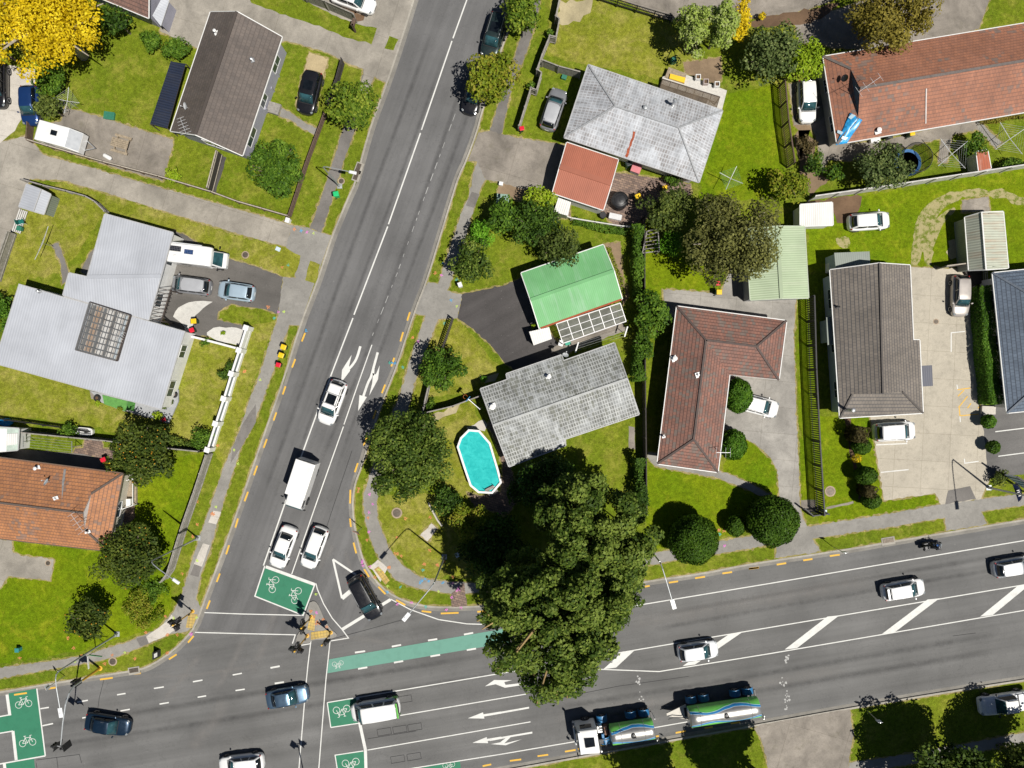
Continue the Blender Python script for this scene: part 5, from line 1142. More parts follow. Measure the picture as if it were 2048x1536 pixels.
car('car', 'steel blue saloon crossing the pedestrian lines at the junction', 'car', 573.7, 1395, 300, -55, 'sedan', 'steelb', RG, 4.3)
def greenband(o, X, W, Hh, zb, wr):
    gm = basic('livery_green', (.10,.42,.05), .35, .15, 3)
    b = MB(); s_ = 1
    for s_ in (-1, 1):
        b = MB(); b.add([(X(.72),s_*(W/2+.006),zb*.85),(X(.985),s_*(W/2*.93+.01),zb*.85),(X(.985),s_*(W/2*.93+.01),zb*.4),(X(.80),s_*(W/2+.006),zb*.4)], [(0,1,2,3)]); b.add([(X(.72),s_*(W/2-.03),zb*.85),(X(.985),s_*(W/2*.93-.03),zb*.85),(X(.985),s_*(W/2*.93-.03),zb*.4),(X(.80),s_*(W/2-.03),zb*.4)], [(0,1,2,3)]); b.build('green_livery', gm, o)
    b = MB(); b.box((X(.985), 0, Hh-.12), (.16, wr*1.85, .10)); b.build('rear_trim', gm, o, bevel=.03)
car('van', 'white people carrier van with green rear trim stopped on the green cycle box', 'van', 750, 1420, -330, 55, 'van', 'white', RG, 4.9, extra=greenband)
car('car', 'white wagon cut by the bottom edge near the crossing', 'car', 481, 1530, -300, 35, 'wagon', 'white', RG, 4.5)
car('car', 'white hatchback driving over the diagonal hatching near the great tree', 'car', 1397, 1303, 285, -40, 'hatch', 'white2', RG, 4.05)
car('car', 'white hatchback with rear spoiler driving right above the hatched median', 'car', 1809, 1180, 310, -52, 'hatch', 'white', RG, 4.3, extra=spoiler)
car('car', 'white roofed grey hatchback leaving the picture at the right edge', 'car', 2031, 1134, 300, -50, 'hatch', 'greyw', RG, 4.3, roof='white')
car('parked_car', 'black sport utility car parked on the sandy pad of the brown roofed house', 'car', 619, 184, -75, 300, 'suv', 'black', PG, 4.35, False, True)
car('car', 'dark utility car with roof rails parked under the top kerb tree', 'car', 988, 70, -85, 290, 'suv', 'dgrey', RG, 4.6, True, True)
car('car', 'black hatchback parked beneath the yellow green street tree', 'car', 948, 185, -85, 290, 'hatch', 'black', RG, 4.3)
car('parked_car', 'white saloon cut by the top edge beside the grey fence', 'car', 706, -2, 290, 100, 'sedan', 'white', PG, 4.5)
car('parked_car', 'silver grey estate car on the lawn left of the pale tiled house', 'car', 1107, 217, 95, -290, 'wagon', 'grey', PG, 4.3, roof='silver')
car('parked_car', 'royal blue hatchback half under a bush at the left', 'car', 58, 209, 8, 300, 'hatch', 'royal', PG, 4.0)
car('parked_car', 'grey people carrier next to the white motorhome', 'car', 381, 570.5, -290, -36, 'mpv', 'grey', PG, 3.95, roof='silver')
car('parked_car', 'pale blue hatchback on the dark driveway nearest the road', 'car', 471, 582.5, -290, -42, 'hatch', 'lblue', PG, 3.65)
car('parked_car', 'white wagon between the dark picket fence and the red brown block', 'car', 1615, 201, 14, 300, 'wagon', 'white', PG, 4.3)
car('parked_car', 'white hatchback parked on the right hand lawn', 'car', 1740, 442, 300, -22, 'hatch', 'white', PG, 4.15)
car('parked_car', 'champagne coloured small hatchback beside the clipped hedge', 'car', 1923, 591, -4, 300, 'mini', 'bronze', PG, 4.15)
car('parked_car', 'white estate car on the concrete drive beside a round bush', 'car', 1517, 811, 290, 75, 'wagon', 'white', PG, 4.2, True)
car('parked_car', 'white sport utility car in the pale concrete car park', 'car', 1791, 863, 300, -18, 'suv', 'white', PG, 4.15)
car('parked_car', 'black utility car cut by the left edge on the pale concrete', 'car', -7, 168, -2, 300, 'suv', 'black', PG, 4.6)

def wheelset(o, x, y, r, wd, name='wheel', m=TYRE, rimm=RIM, rr=.55):
    s_ = 1 if y > 0 else -1; nn = 20
    def ring(prof):
        b = MB(); vs = [(x+q*math.cos(2*math.pi*j/nn), y+s_*d, r+q*math.sin(2*math.pi*j/nn)) for q, d in prof for j in range(nn)]; k = len(prof)
        b.add(vs, [(i*nn+j,i*nn+(j+1)%nn,(i+1)*nn+(j+1)%nn,(i+1)*nn+j) for i in range(k-1) for j in range(nn)]+[tuple(range(nn))[::-1], tuple(range((k-1)*nn,k*nn))]); return b
    w_ = ring([(r*.7,-wd/2),(r*.97,-wd/2+.02),(r,-wd/4),(r,wd/4),(r*.96,wd/2-.02),(r*.66,wd/2)]).build(name, m, o, True)
    ring([(r*rr,wd/2-.05),(r*rr,wd/2+.01),(r*.3,wd/2-.03),(r*.12,wd/2+.02)]).build('rim', rimm, w_); return w_

# white utility pickup, bottom right
o = local(thing('pickup_truck', 'white double cab pickup in tree shade on the bottom right verge', 'pickup', (*P(2012,1407,LZ+.9)[:2], LZ+.02), math.atan2(-46, -300), PG))
L = 5.1; b = MB()
def ute_body():
    st = [(2.55,.62,.62),(2.5,.80,.74),(2.35,.88,.86),(1.9,.93,.98),(1.15,.94,1.05),(-.1,.94,1.07),(-.75,.94,1.07),(-.8,.94,1.07),(-2.45,.93,1.07),(-2.55,.86,.95)]
    prof = [(0,1,.03),(.5,1,.02),(.85,1,-.02),(.97,.95,-.03),(1,.75,0),(.98,.5,0),(.92,.36,0)]
    rings = []
    for x, wd, zt in st:
        half = [(x, wd*y, max(.34, zt*k)+dz) for y, k, dz in prof]; rings.append(half[::-1]+[(a,-y,z) for a,y,z in half[1:]])
    n = len(rings[0]); b.add([v for r in rings for v in r], [(i*n+j,(i+1)*n+j,(i+1)*n+j+1,i*n+j+1) for i in range(len(st)-1) for j in range(n-1)]+[tuple(range(n)), tuple(range((len(st)-1)*n,len(st)*n))[::-1]])
ute_body(); b.build('body', PT['white'], o, True)
b = MB(); b.hexa([(1.15,-.80,1.02),(-.85,-.80,1.02),(-.85,.80,1.02),(1.15,.80,1.02)][::-1], [(.45,-.66,1.72),(-.75,-.66,1.72),(-.75,.66,1.72),(.45,.66,1.72)][::-1]); b.build('cabin', PT['white'], o, True, .1, 4)
for nm_, q in (('windscreen',[(1.12,-.72,1.07),(1.12,.72,1.07),(.50,.60,1.69),(.50,-.60,1.69)]),('rear_window',[(-.87,.68,1.15),(-.87,-.68,1.15),(-.79,-.56,1.62),(-.79,.56,1.62)]),('side_window',[(.92,.80,1.1),(-.74,.80,1.1),(-.66,.685,1.63),(.45,.685,1.63)]),('side_window',[(.92,-.80,1.1),(-.74,-.80,1.1),(-.66,-.685,1.63),(.45,-.685,1.63)])):
    b = MB(); q = [Vector(v) for v in q]; nr = (q[1]-q[0]).cross(q[3]-q[0]).normalized(); ctr = Vector((.1,0,1.3)); nr = nr if nr.dot(q[0]-ctr) > 0 else -nr
    b.hexa([v-nr*.02 for v in q], [v+nr*.02 for v in q]); b.build(nm_, GLS if nm_ == 'windscreen' else GLSS, o)
b = MB(); b.box((-1.68,0,1.11), (1.62,1.62,.05)); b.build('tonneau_cover', PT['white2'], o, bevel=.03)
for f in (-1.1,-1.75): b = MB(); b.bar((f,.85,1.2),(f,-.85,1.2),.08,.05); b.build('rack_bar', DARKP, o)
for s_ in (1,-1):
    b = MB(); b.tube([(.3,s_*.6,1.73),(.3,s_*.6,1.8),(-.65,s_*.6,1.8),(-.65,s_*.6,1.73)], .03, 6); b.build('roof_rail', DARKP, o)
    b = MB(); b.box((.95,s_*1.06,1.12),(.14,.2,.16)); b.build('wing_mirror', DARKP, o, bevel=.02)
    b = MB(); b.box((2.36,s_*.7,.78),(.25,.3,.16),-s_*.4); b.build('headlight', HL, o, bevel=.03)
    for x in (1.6,-1.5): wheelset(o, x, s_*.86, .38, .25)

# white box truck
o = local(thing('box_truck', 'white box truck queuing behind the two white cars', 'truck', (*P(604,968,1.2)[:2], .0165), math.atan2(-340, -112), RG))
b = MB(); b.box((-.72,0,1.72), (3.55,1.98,1.85)); b.build('cargo_box', PT['white'], o, bevel=.05)
b = MB(); nx, ny = 14, 8
vs = [(-2.45+3.5*i/nx, -.96+1.92*j/ny, 2.655+.025*math.sin(i*1.7+j*.6)*math.sin(j*.9)+.02*random.random()) for i in range(nx+1) for j in range(ny+1)]
b.add(vs, [(i*(ny+1)+j,(i+1)*(ny+1)+j,(i+1)*(ny+1)+j+1,i*(ny+1)+j+1) for i in range(nx) for j in range(ny)]); b.build('roof_sheet', PT['white'], o, True)
b = MB(); b.bar((-2.5,.95,2.6),(-2.5,-.95,2.6),.08,.16); b.build('rear_door_frame', DARKP, o)
b = MB(); b.hexa([(2.55,-.84,.45),(1.12,-.84,.45),(1.12,.84,.45),(2.55,.84,.45)][::-1], [(2.2,-.80,1.98),(1.12,-.80,2.0),(1.12,.80,2.0),(2.2,.80,1.98)][::-1]); b.build('cab', PT['white'], o, True, .08, 3)
q = [(2.51,-.72,1.15),(2.51,.72,1.15),(2.28,.70,1.85),(2.28,-.70,1.85)]; b = MB(); b.hexa([Vector(v)-Vector((.06,0,.02)) for v in q], [Vector(v)+Vector((.025,0,.01)) for v in q]); b.build('windscreen', GLS, o)
for s_ in (1,-1):
    b = MB(); b.box((1.75,s_*.83,1.5),(.7,.03,.55)); b.build('side_window', GLSS, o)
    b = MB(); b.tube([(2.2,s_*.85,1.5),(2.3,s_*1.08,1.6)], .025, 6); b.box((2.3,s_*1.1,1.5),(.08,.18,.3)); b.build('wing_mirror', DARKP, o)
    b = MB(); b.box((2.5,s_*.62,.75),(.1,.3,.16)); b.build('headlight', HL, o, bevel=.02)
    for x in (1.65,-1.35): wheelset(o, x, s_*.84, .38, .24)
b = MB(); b.box((-.2,0,.62),(4.4,.8,.22)); b.build('chassis', DARKP, o)
b = MB(); b.box((2.58,0,.5),(.12,1.6,.22)); b.build('bumper', DARKP, o, bevel=.03)

# motorhome
o = local(thing('motorhome', 'white motorhome with two solar panels beside the garage doors', 'motorhome', (*P(396,513.5,1.6)[:2], LZ+.02), math.atan2(-36, 300), PG))
b = MB(); pf = [(-2.55,.5),(-2.55,2.45),(-2.4,2.62),(1.1,2.68),(1.5,2.6),(1.72,2.35),(1.72,2.0),(1.2,1.75),(1.2,.5)]
vs = [(x, s_*y_, z) for s_, y_ in ((1,.93),(-1,.93)) for x, z in pf]; n = len(pf); b.add(vs, [tuple(range(n)), tuple(range(n,2*n))[::-1]]+[(i,i+n,(i+1)%n+n,(i+1)%n) for i in range(n)])
b.build('living_body', PT['white'], o, True, .3, 5)
b = MB(); b.hexa([(2.65,-.78,.4),(1.1,-.85,.4),(1.1,.85,.4),(2.65,.78,.4)][::-1], [(2.6,-.72,.98),(1.1,-.85,1.0),(1.1,.85,1.0),(2.6,.72,.98)][::-1]); b.build('bonnet', PT['white'], o, True, .12, 3)
b = MB(); b.hexa([(2.25,-.76,.95),(1.1,-.82,.95),(1.1,.82,.95),(2.25,.76,.95)][::-1], [(1.55,-.66,1.95),(1.1,-.70,1.95),(1.1,.70,1.95),(1.55,.66,1.95)][::-1]); b.build('cab', PT['white'], o, True, .06, 3)
q = [(2.25,-.68,1.03),(2.25,.68,1.03),(1.68,.60,1.85),(1.68,-.60,1.85)]; b = MB(); b.hexa([Vector(v)-Vector((.06,0,.04)) for v in q], [Vector(v)+Vector((.02,0,.015)) for v in q]); b.build('windscreen', GLS, o)
SOLAR = tiles('solar_cells', (.012,.014,.022), (.010,.012,.02), (.16,.16,.17), .16, .16, ms=.012, off=0, dirt=.1, rough=.25); SOLARB = tiles('solar_cells_blue', (.015,.045,.16), (.012,.04,.13), (.12,.16,.22), .16, .16, ms=.012, off=0, dirt=.1, rough=.25)
for x0, x1, y0, y1, m in ((-2.25,-1.15,.12,.62,SOLAR),(-.8,.05,-.02,.42,SOLARB)):
    b = MB(); b.box(((x0+x1)/2,(y0+y1)/2,2.705),(x1-x0,y1-y0,.04)); b.uv = [[(v[0],v[1]) for v in [b.v[k] for k in f]] for f in b.f]; b.build('solar_panel', m, o)
b = MB(); b.lathe([(.16,2.68),(.17,2.76),(.05,2.79)], (-1.65,-.38,0), 16); b.build('roof_vent', WHITEP, o)
b = MB(); b.box((.75,-.35,2.71),(.4,.4,.06)); b.build('roof_hatch', WHITEP, o, bevel=.02)
for s_ in (1,-1):
    b = MB(); b.box((-.9,s_*.935,1.75),(.9,.03,.5)); b.build('side_window', GLSS, o)
    b = MB(); b.box((1.5,s_*.80,1.4),(.5,.03,.4)); b.build('cab_window', GLSS, o)
    b = MB(); b.tube([(1.9,s_*.8,1.25),(1.95,s_*1.05,1.3)], .02, 6); b.box((1.95,s_*1.08,1.28),(.08,.14,.24)); b.build('wing_mirror', DARKP, o)
    b = MB(); b.box((2.6,s_*.6,.75),(.1,.28,.14)); b.build('headlight', HL, o, bevel=.02)
    for x in (1.85,-1.45): wheelset(o, x, s_*.80, .33, .22)
b = MB(); b.tube([(.7,.97,2.45),(-2.2,.97,2.45)], .06, 8); b.build('awning_case', PT['white2'], o)

# milk tanker with trailer
ta = math.atan2(-46, -305)
STN = None
def tank_mat():
    m, nt, b = nm('tank_livery'); tc = node(nt, 'ShaderNodeTexCoord'); sp = node(nt, 'ShaderNodeSeparateXYZ'); nt.links.new(tc.outputs['Object'], sp.inputs[0])
    v = tc.outputs['Object']; mp = node(nt, 'ShaderNodeMapping'); mp.inputs['Scale'].default_value = (.55,.3,.3); nt.links.new(v, mp.inputs[0])
    nz = noise(nt, mp.outputs[0], 1.0, 2, .4)
    ay = node(nt, 'ShaderNodeMath', operation='ABSOLUTE'); nt.links.new(sp.outputs['Y'], ay.inputs[0])
    wv = node(nt, 'ShaderNodeMath', operation='SINE'); ml = node(nt, 'ShaderNodeMath', operation='MULTIPLY'); ml.inputs[1].default_value = 1.15; nt.links.new(sp.outputs['X'], ml.inputs[0]); nt.links.new(ml.outputs[0], wv.inputs[0])
    k1 = node(nt, 'ShaderNodeMath', operation='MULTIPLY_ADD'); k1.inputs[1].default_value = .16; nt.links.new(wv.outputs[0], k1.inputs[0]); nt.links.new(ay.outputs[0], k1.inputs[2])
    k2 = node(nt, 'ShaderNodeMath', operation='MULTIPLY_ADD'); k2.inputs[1].default_value = .35; nt.links.new(nz, k2.inputs[0]); nt.links.new(k1.outputs[0], k2.inputs[2])
    st = (.46,.45,.43); liv = ramp(nt, k2.outputs[0], [(0., st), (.66, st), (.67,(.62,.68,.70)), (.70,(.03,.22,.50)), (.84,(.02,.17,.42)), (.86,(.55,.72,.74)), (.90,(.08,.42,.08)), (1.,(.16,.52,.10))], 'LINEAR')
    f = noise(nt, v, 2.2, 5, .65); c = mix(nt, 1, liv, ramp(nt, f, [(.3,.86),(.7,1.1)]), 'MULTIPLY')
    nt.links.new(c, b.inputs['Base Color']); setin(b, Roughness=.32)
    nt.links.new(ramp(nt, k2.outputs[0], [(.64, .75), (.67, 0.)]), b.inputs['Metallic'])
    MATS['tank_livery'] = m; return m
STN = tank_mat(); GUARD = basic('mudguard_blue', (.03,.16,.34), .4, .2, 4); STNP = basic('stainless', (.55,.55,.54), .3, .12, 5, .85); SAND_M = basic('drawbar_pale', (.55,.52,.46), .6, .15, 4)
def tank(o, x0, x1, zc, ry, rz):
    b = MB(); n = 32; xs = [x0-.10, x0-.03, x0]+list(np.linspace(x0, x1, 12))[1:-1]+[x1, x1+.03, x1+.10]; sc = [.6,.93,1.]+[1.]*10+[1.,.93,.6]
    vs = [(x, ry*s_*math.cos(2*math.pi*j/n), zc+rz*s_*math.sin(2*math.pi*j/n)) for x, s_ in zip(xs, sc) for j in range(n)]; k = len(xs)
    b.add(vs, [(i*n+j,i*n+(j+1)%n,(i+1)*n+(j+1)%n,(i+1)*n+j) for i in range(k-1) for j in range(n)]+[tuple(range(n))[::-1], tuple(range((k-1)*n,k*n))]); tk = b.build('tank', STN, o, True)
    for x in np.linspace(x0+.9, x1-.9, 2):
        b = MB(); b.tube([(x, ry*1.01*math.cos(a), zc+rz*1.01*math.sin(a)) for a in np.linspace(-.2, math.pi+.2, 22)], .018, 6); b.build('band', STNP, tk)
    xm = (x0+x1)/2; b = MB(); b.lathe([(.24,0),(.25,.06),(.2,.1),(.06,.12)], (xm, 0, zc+rz-.01), 18); b.tube([(xm+.15,.1,zc+rz+.1),(xm-.25,.12,zc+rz+.22)], .035, 6); b.build('manhole_hatch', BLACK, tk)
    for xx in (x1-.25,):
        b = MB(); b.tube([(xx,-ry*.55,zc+rz*.83),(xx,-ry*.5,zc+rz*1.12),(xx-.9,-ry*.5,zc+rz*1.12),(xx-.9,-ry*.55,zc+rz*.83)], .02, 6); b.build('handrail', STNP, tk)
    return tk
def guard(o, x, y, r):
    b = MB(); n = 12; wd = .32
    vs = [(x+(r+.06)*math.cos(a), y+s_*wd, r+.04+(r+.06)*math.sin(a)) for a in np.linspace(.05, math.pi-.05, n) for s_ in (-1,1)]; vs += [(p[0]*.0+x+(p[0]-x)*.95, p[1], r+.04+(p[2]-r-.04)*.95) for p in vs]; h = 2*n
    fs = [(2*i,2*i+1,2*i+3,2*i+2) for i in range(n-1)]; fs += [tuple(h+k for k in f[::-1]) for f in fs]
    b.add(vs, fs); b.build('mudguard', GUARD, o, True)
o = local(thing('tanker_truck', 'white cabbed milk tanker truck with green and blue tank, heading left', 'tanker truck', (*P(1240,1461,1.5)[:2], .0165), ta, RG))
b = MB(); b.hexa([(4.35,-1.22,.5),(2.3,-1.22,.5),(2.3,1.22,.5),(4.35,1.22,.5)][::-1], [(4.15,-1.15,2.75),(2.3,-1.18,2.95),(2.3,1.18,2.95),(4.15,1.15,2.75)][::-1]); b.build('cab', PT['white'], o, True, .14, 4)
q = [(4.36,-1.05,1.5),(4.36,1.05,1.5),(4.22,1.0,2.55),(4.22,-1.0,2.55)]; b = MB(); b.hexa([Vector(v)-Vector((.1,0,0)) for v in q], [Vector(v)+Vector((.03,0,0)) for v in q]); b.build('windscreen', GLS, o)
b = MB(); b.box((3.15,0,2.89),(.95,.9,.08)); b.build('roof_hatch', GLSS, o, bevel=.02)
b = MB(); b.box((4.05,0,2.85),(.25,2.1,.10)); b.build('sun_visor', PT['white2'], o, bevel=.03)
b = MB(); b.box((4.42,0,.6),(.2,2.3,.4)); b.build('bumper', PT['white'], o, bevel=.06)
for s_ in (1,-1):
    b = MB(); b.box((3.3,s_*1.215,2.05),(1.1,.03,.7)); b.build('side_window', GLSS, o)
    b = MB(); b.tube([(4.2,s_*1.15,2.4),(4.45,s_*1.42,2.35)], .025, 6); b.box((4.45,s_*1.45,2.05),(.12,.22,.55)); b.build('wing_mirror', DARKP, o, bevel=.02)
    b = MB(); b.box((4.5,s_*.9,.75),(.08,.35,.2)); b.build('headlight', HL, o)
    wheelset(o, 3.2, s_*1.08, .5, .32)
    for x in (-1.35,-2.65): wheelset(o, x, s_*1.08, .5, .34); guard(o, x, s_*1.08, .5)
    wheelset(o, 1.55, s_*1.08, .48, .30); guard(o, 1.55, s_*1.08, .48)
b = MB(); b.box((-.2,0,.85),(6.2,.9,.28)); b.build('chassis', DARKP, o)
for x, y, sx, sy, sz, m, n_ in ((2.0,.55,.45,.5,1.0,DARKP,'air_intake'),(1.95,-.5,.5,.7,.7,STNP,'pump_cabinet'),(1.35,-.2,.35,.9,.5,basic('machinery_rust', (.16,.08,.05), .7, .4, 5),'gearbox'),(1.75,.1,.25,.4,.9,GUARD,'hose_reel')):
    b = MB(); b.box((x,y,1.0+sz/2),(sx,sy,sz)); b.build(n_, m, o, bevel=.04)
for y in (-.9,-.6,.35): b = MB(); b.tube([(2.2,y,1.5),(1.9,y+.1,2.0),(1.3,y+.15,1.8),(1.0,y+.1,1.4)], .045, 7); b.build('hose', BLACK if y < 0 else STNP, o)
b = MB(); b.tube([(2.2,.95,.9),(2.15,.98,3.0)], .08, 8); b.build('exhaust_stack', STNP, o)
tank(o, -3.15, .95, 1.98, .98, .92)
b = MB(); b.tube([(-3.32,.95,.8),(-3.32,.95,2.6)], .035, 6); b.tube([(-3.45,-.95,.8),(-3.45,-.95,2.2)], .03, 6); b.build('rear_post', STNP, o)
b = MB(); b.box((-3.3,0,.8),(.14,2.2,.22)); b.build('rear_bar', DARKP, o)
o2 = local(thing('tanker_trailer', 'two axled tank trailer coupled behind the milk tanker truck', 'trailer', (*P(1441,1419,1.5)[:2], .0165), ta, RG))
tank(o2, -3.55, 3.2, 1.98, .98, .92)
b = MB(); b.box((0,0,.85),(6.9,.9,.26)); b.build('chassis', DARKP, o2)
for s_ in (1,-1):
    for x in (2.55,1.3,-1.85,-3.1): wheelset(o2, x, s_*1.08, .5, .34); guard(o2, x, s_*1.08, .5)
b = MB(); b.add([(3.2,-.75,.88),(3.2,.75,.88),(5.2,.12,.80),(5.2,-.12,.80),(3.2,-.75,.98),(3.2,.75,.98),(5.2,.12,.92),(5.2,-.12,.92)], [(3,2,1,0),(4,5,6,7),(0,1,5,4),(1,2,6,5),(2,3,7,6),(3,0,4,7)]); b.build('drawbar', SAND_M, o2)
b = MB(); b.tube([(3.2,.4,1.6),(3.8,.35,1.2),(4.6,.2,1.25),(5.2,.3,1.3)], .045, 7); b.build('hose', BLACK, o2)
b = MB(); b.tube([(-3.75,.95,.8),(-3.75,.95,2.7)], .035, 6); b.tube([(-3.75,.6,.8),(-3.75,.6,2.9)], .03, 6); b.build('rear_post', STNP, o2)
b = MB(); b.box((-3.75,0,.75),(.12,2.2,.2)); b.build('rear_bar', DARKP, o2)

# small white caravan
o = local(thing('caravan', 'small white caravan with a dark roof hatch on the stained concrete', 'caravan', (*P(123,275,1.5)[:2], LZ), math.atan2(-22, 80), PG))
b = MB(); pf = [(-2.0,.45),(-2.05,2.1),(-1.9,2.2),(1.0,2.2),(1.95,1.35),(1.95,.45)]; n = len(pf)
b.add([(x,s_*.98,z) for s_ in (1,-1) for x, z in pf], [tuple(range(n)), tuple(range(n,2*n))[::-1]]+[(i,i+n,(i+1)%n+n,(i+1)%n) for i in range(n)]); b.build('body', PT['white'], o, False, .05, 2)
b = MB(); b.hexa([(1.06,-.9,2.15),(1.93,-.9,1.38),(1.93,.9,1.38),(1.06,.9,2.15)][::-1], [(1.08,-.9,2.18),(1.95,-.9,1.41),(1.95,.9,1.41),(1.08,.9,2.18)][::-1]); b.build('front_panel', PT['greyw'], o)
b = MB(); b.box((-.25,.1,2.23),(.62,.5,.06)); b.build('roof_hatch', GLSS, o, bevel=.02)
for s_ in (1,-1):
    wheelset(o, -.3, s_*.92, .32, .2); b = MB(); b.box((-.9,s_*.985,1.5),(.8,.03,.5)); b.build('side_window', GLSS, o)
b = MB(); b.bar((1.9,.5,.5),(2.9,0,.5),.08,.08); b.bar((1.9,-.5,.5),(2.9,0,.5),.08,.08); b.build('tow_bar', STEEL, o)

# motorcycle and rider
a_ = math.atan2(20, 95); c = P(1866,1091,.7)
mo = local(thing('motorcycle', 'dark touring motorcycle with blue panels in the kerbside lane', 'motorcycle', (c.x, c.y, .0165), R(12), RG))
for x in (.72,-.72):
    b = MB(); nn = 20; prof = [(.20,-.06),(.30,-.055),(.32,0),(.30,.055),(.20,.06)]
    b.add([(x+r*math.cos(2*math.pi*j/nn), d, .32+r*math.sin(2*math.pi*j/nn)) for r, d in prof for j in range(nn)], [(i*nn+j,i*nn+(j+1)%nn,(i+1)*nn+(j+1)%nn,(i+1)*nn+j) for i in range(4) for j in range(nn)]+[tuple(range(nn))[::-1], tuple(range(4*nn,5*nn))]); w_ = b.build('wheel', TYRE, mo, True)
    b = MB(); b.add([(x+.19*math.cos(2*math.pi*j/nn), d, .32+.19*math.sin(2*math.pi*j/nn)) for d in (-.045,.045) for j in range(nn)], [(j,(j+1)%nn,nn+(j+1)%nn,nn+j) for j in range(nn)]+[tuple(range(nn))[::-1], tuple(range(nn,2*nn))]); b.build('rim', RIM, w_)
BLU = paint('paint_bike_blue', (.02,.08,.25)); CHR = basic('chrome', (.6,.6,.6), .15, .1, 4, .95)
b = MB(); b.tube([(.55,0,.62),(.35,0,.86),(.05,0,.88),(-.15,0,.76)], [.08,.17,.16,.08], 12); b.build('fuel_tank', BLU, mo, True)
b = MB(); b.tube([(-.1,0,.76),(-.35,0,.76),(-.75,0,.82)], [.13,.17,.11], 10); b.build('seat', BLACK, mo, True)
b = MB(); b.box((.05,0,.45),(.55,.34,.38)); b.build('engine', basic('engine_metal', (.2,.2,.21), .4, .3, 8, .7), mo, bevel=.06)
b = MB(); b.tube([(.72,.08,.32),(.52,.08,.98)], .03, 8); b.tube([(.72,-.08,.32),(.52,-.08,.98)], .03, 8); b.build('fork', CHR, mo)
b = MB(); b.tube([(.30,.42,1.0),(.48,.22,1.03),(.52,0,1.02),(.48,-.22,1.03),(.30,-.42,1.0)], .022, 8); b.build('handlebar', CHR, mo)
b = MB(); b.lathe([(.02,0),(.11,.02),(.11,.10),(.05,.16)], (.66,0,.82), 14); b.build('headlight', HL, mo, True)
for s_ in (1,-1):
    b = MB(); b.box((-.68,s_*.30,.56),(.52,.2,.34)); b.build('pannier', BLACK, mo, bevel=.06)
    b = MB(); b.tube([(.1,s_*.2,.3),(-.8,s_*.24,.28)], .045, 8); b.build('exhaust_pipe', CHR, mo)
    b = MB(); b.tube([(.4,s_*.3,1.02),(.42,s_*.42,1.16)], .012, 6); b.box((.42,s_*.44,1.2),(.03,.1,.07)); b.build('mirror', DARKP, mo)
b = MB(); b.box((-.88,0,.92),(.34,.4,.3)); b.build('top_box', BLACK, mo, bevel=.06)
q = [(.60,-.2,1.0),(.60,.2,1.0),(.42,.17,1.36),(.42,-.17,1.36)]; b = MB(); b.hexa([Vector(v)-Vector((.012,0,0)) for v in q], [Vector(v)+Vector((.012,0,0)) for v in q]); b.build('windshield', clear('windshield_clear', (.5,.55,.6), .4), mo)
SKIN = basic('skin', (.42,.26,.19), .55, .08, 6)
def person(label, loc, rz, joints, edges, radii, cloth, name='person', group=None):
    me = bpy.data.meshes.new(name); me.from_pydata(joints, edges, []); o = bpy.data.objects.new(name, me); C.objects.link(o)
    bm = bmesh.new(); bm.from_mesh(me); bm.verts.layers.skin.verify(); bm.to_mesh(me); bm.free()
    for i, r in enumerate(radii): me.skin_vertices[0].data[i].radius = r if hasattr(r, '__len__') else (r, r)
    me.skin_vertices[0].data[0].use_root = True
    sk_ = o.modifiers.new('skin', 'SKIN'); sk_.use_smooth_shade = True; o.modifiers.new('sub', 'SUBSURF').levels = 2; o.modifiers['sub'].render_levels = 2
    me.materials.append(cloth); o.location = loc; o.rotation_euler = (0,0,rz); LOC[o] = (0,0,0); tag(o, label, 'person', group); return o
J = [(-.38,0,.88),(-.30,0,1.05),(-.18,0,1.25),(-.10,0,1.38),(-.04,0,1.47),
     (-.10,.20,1.36),(.08,.34,1.16),(.28,.36,1.03),(-.10,-.20,1.36),(.08,-.34,1.16),(.28,-.36,1.03),
     (-.34,.12,.86),(.05,.25,.80),(-.02,.26,.42),(.12,.27,.34),(-.34,-.12,.86),(.05,-.25,.80),(-.02,-.26,.42),(.12,-.27,.34)]
Ed = [(0,1),(1,2),(2,3),(3,4),(3,5),(5,6),(6,7),(3,8),(8,9),(9,10),(0,11),(11,12),(12,13),(13,14),(0,15),(15,16),(16,17),(17,18)]
Rd = [(.16,.13),(.15,.12),(.17,.13),(.14,.10),.06,.075,.055,.04,.075,.055,.04,.10,.085,.06,.05,.10,.085,.06,.05]
LEATH = basic('riding_leathers', (.018,.019,.022), .55, .3, 5)
rdr = person('motorcycle rider in dark jacket and dark helmet with hands on the bars', (c.x, c.y, .0165), R(12), J, Ed, Rd, LEATH)
b = MB(); b.lathe([(.03,-.14),(.10,-.12),(.135,-.03),(.135,.05),(.10,.115),(.04,.14)], (.0,0,1.60), 18); b.build('helmet', paint('paint_helmet', (.03,.03,.04), 0, .15), rdr, True)
b = MB(); b.box((.115,0,1.60),(.05,.17,.085)); b.build('visor', GLSS, rdr, bevel=.02)
for s_ in (1,-1):
    b = MB(); b.box((.30,s_*.38,1.025),(.09,.075,.035))
    for k in range(4): b.tube([(.34,s_*(.345+.022*k),1.03),(.375-.004*abs(k-1),s_*(.345+.022*k),1.02),(.37,s_*(.345+.022*k),.99),(.34,s_*(.345+.022*k),.985)], [.011,.011,.010,.009], 6)
    b.tube([(.29,s_*.345,1.01),(.32,s_*.325,.985),(.345,s_*.33,.975)], [.013,.012,.01], 6); b.build('glove', LEATH, rdr, True)
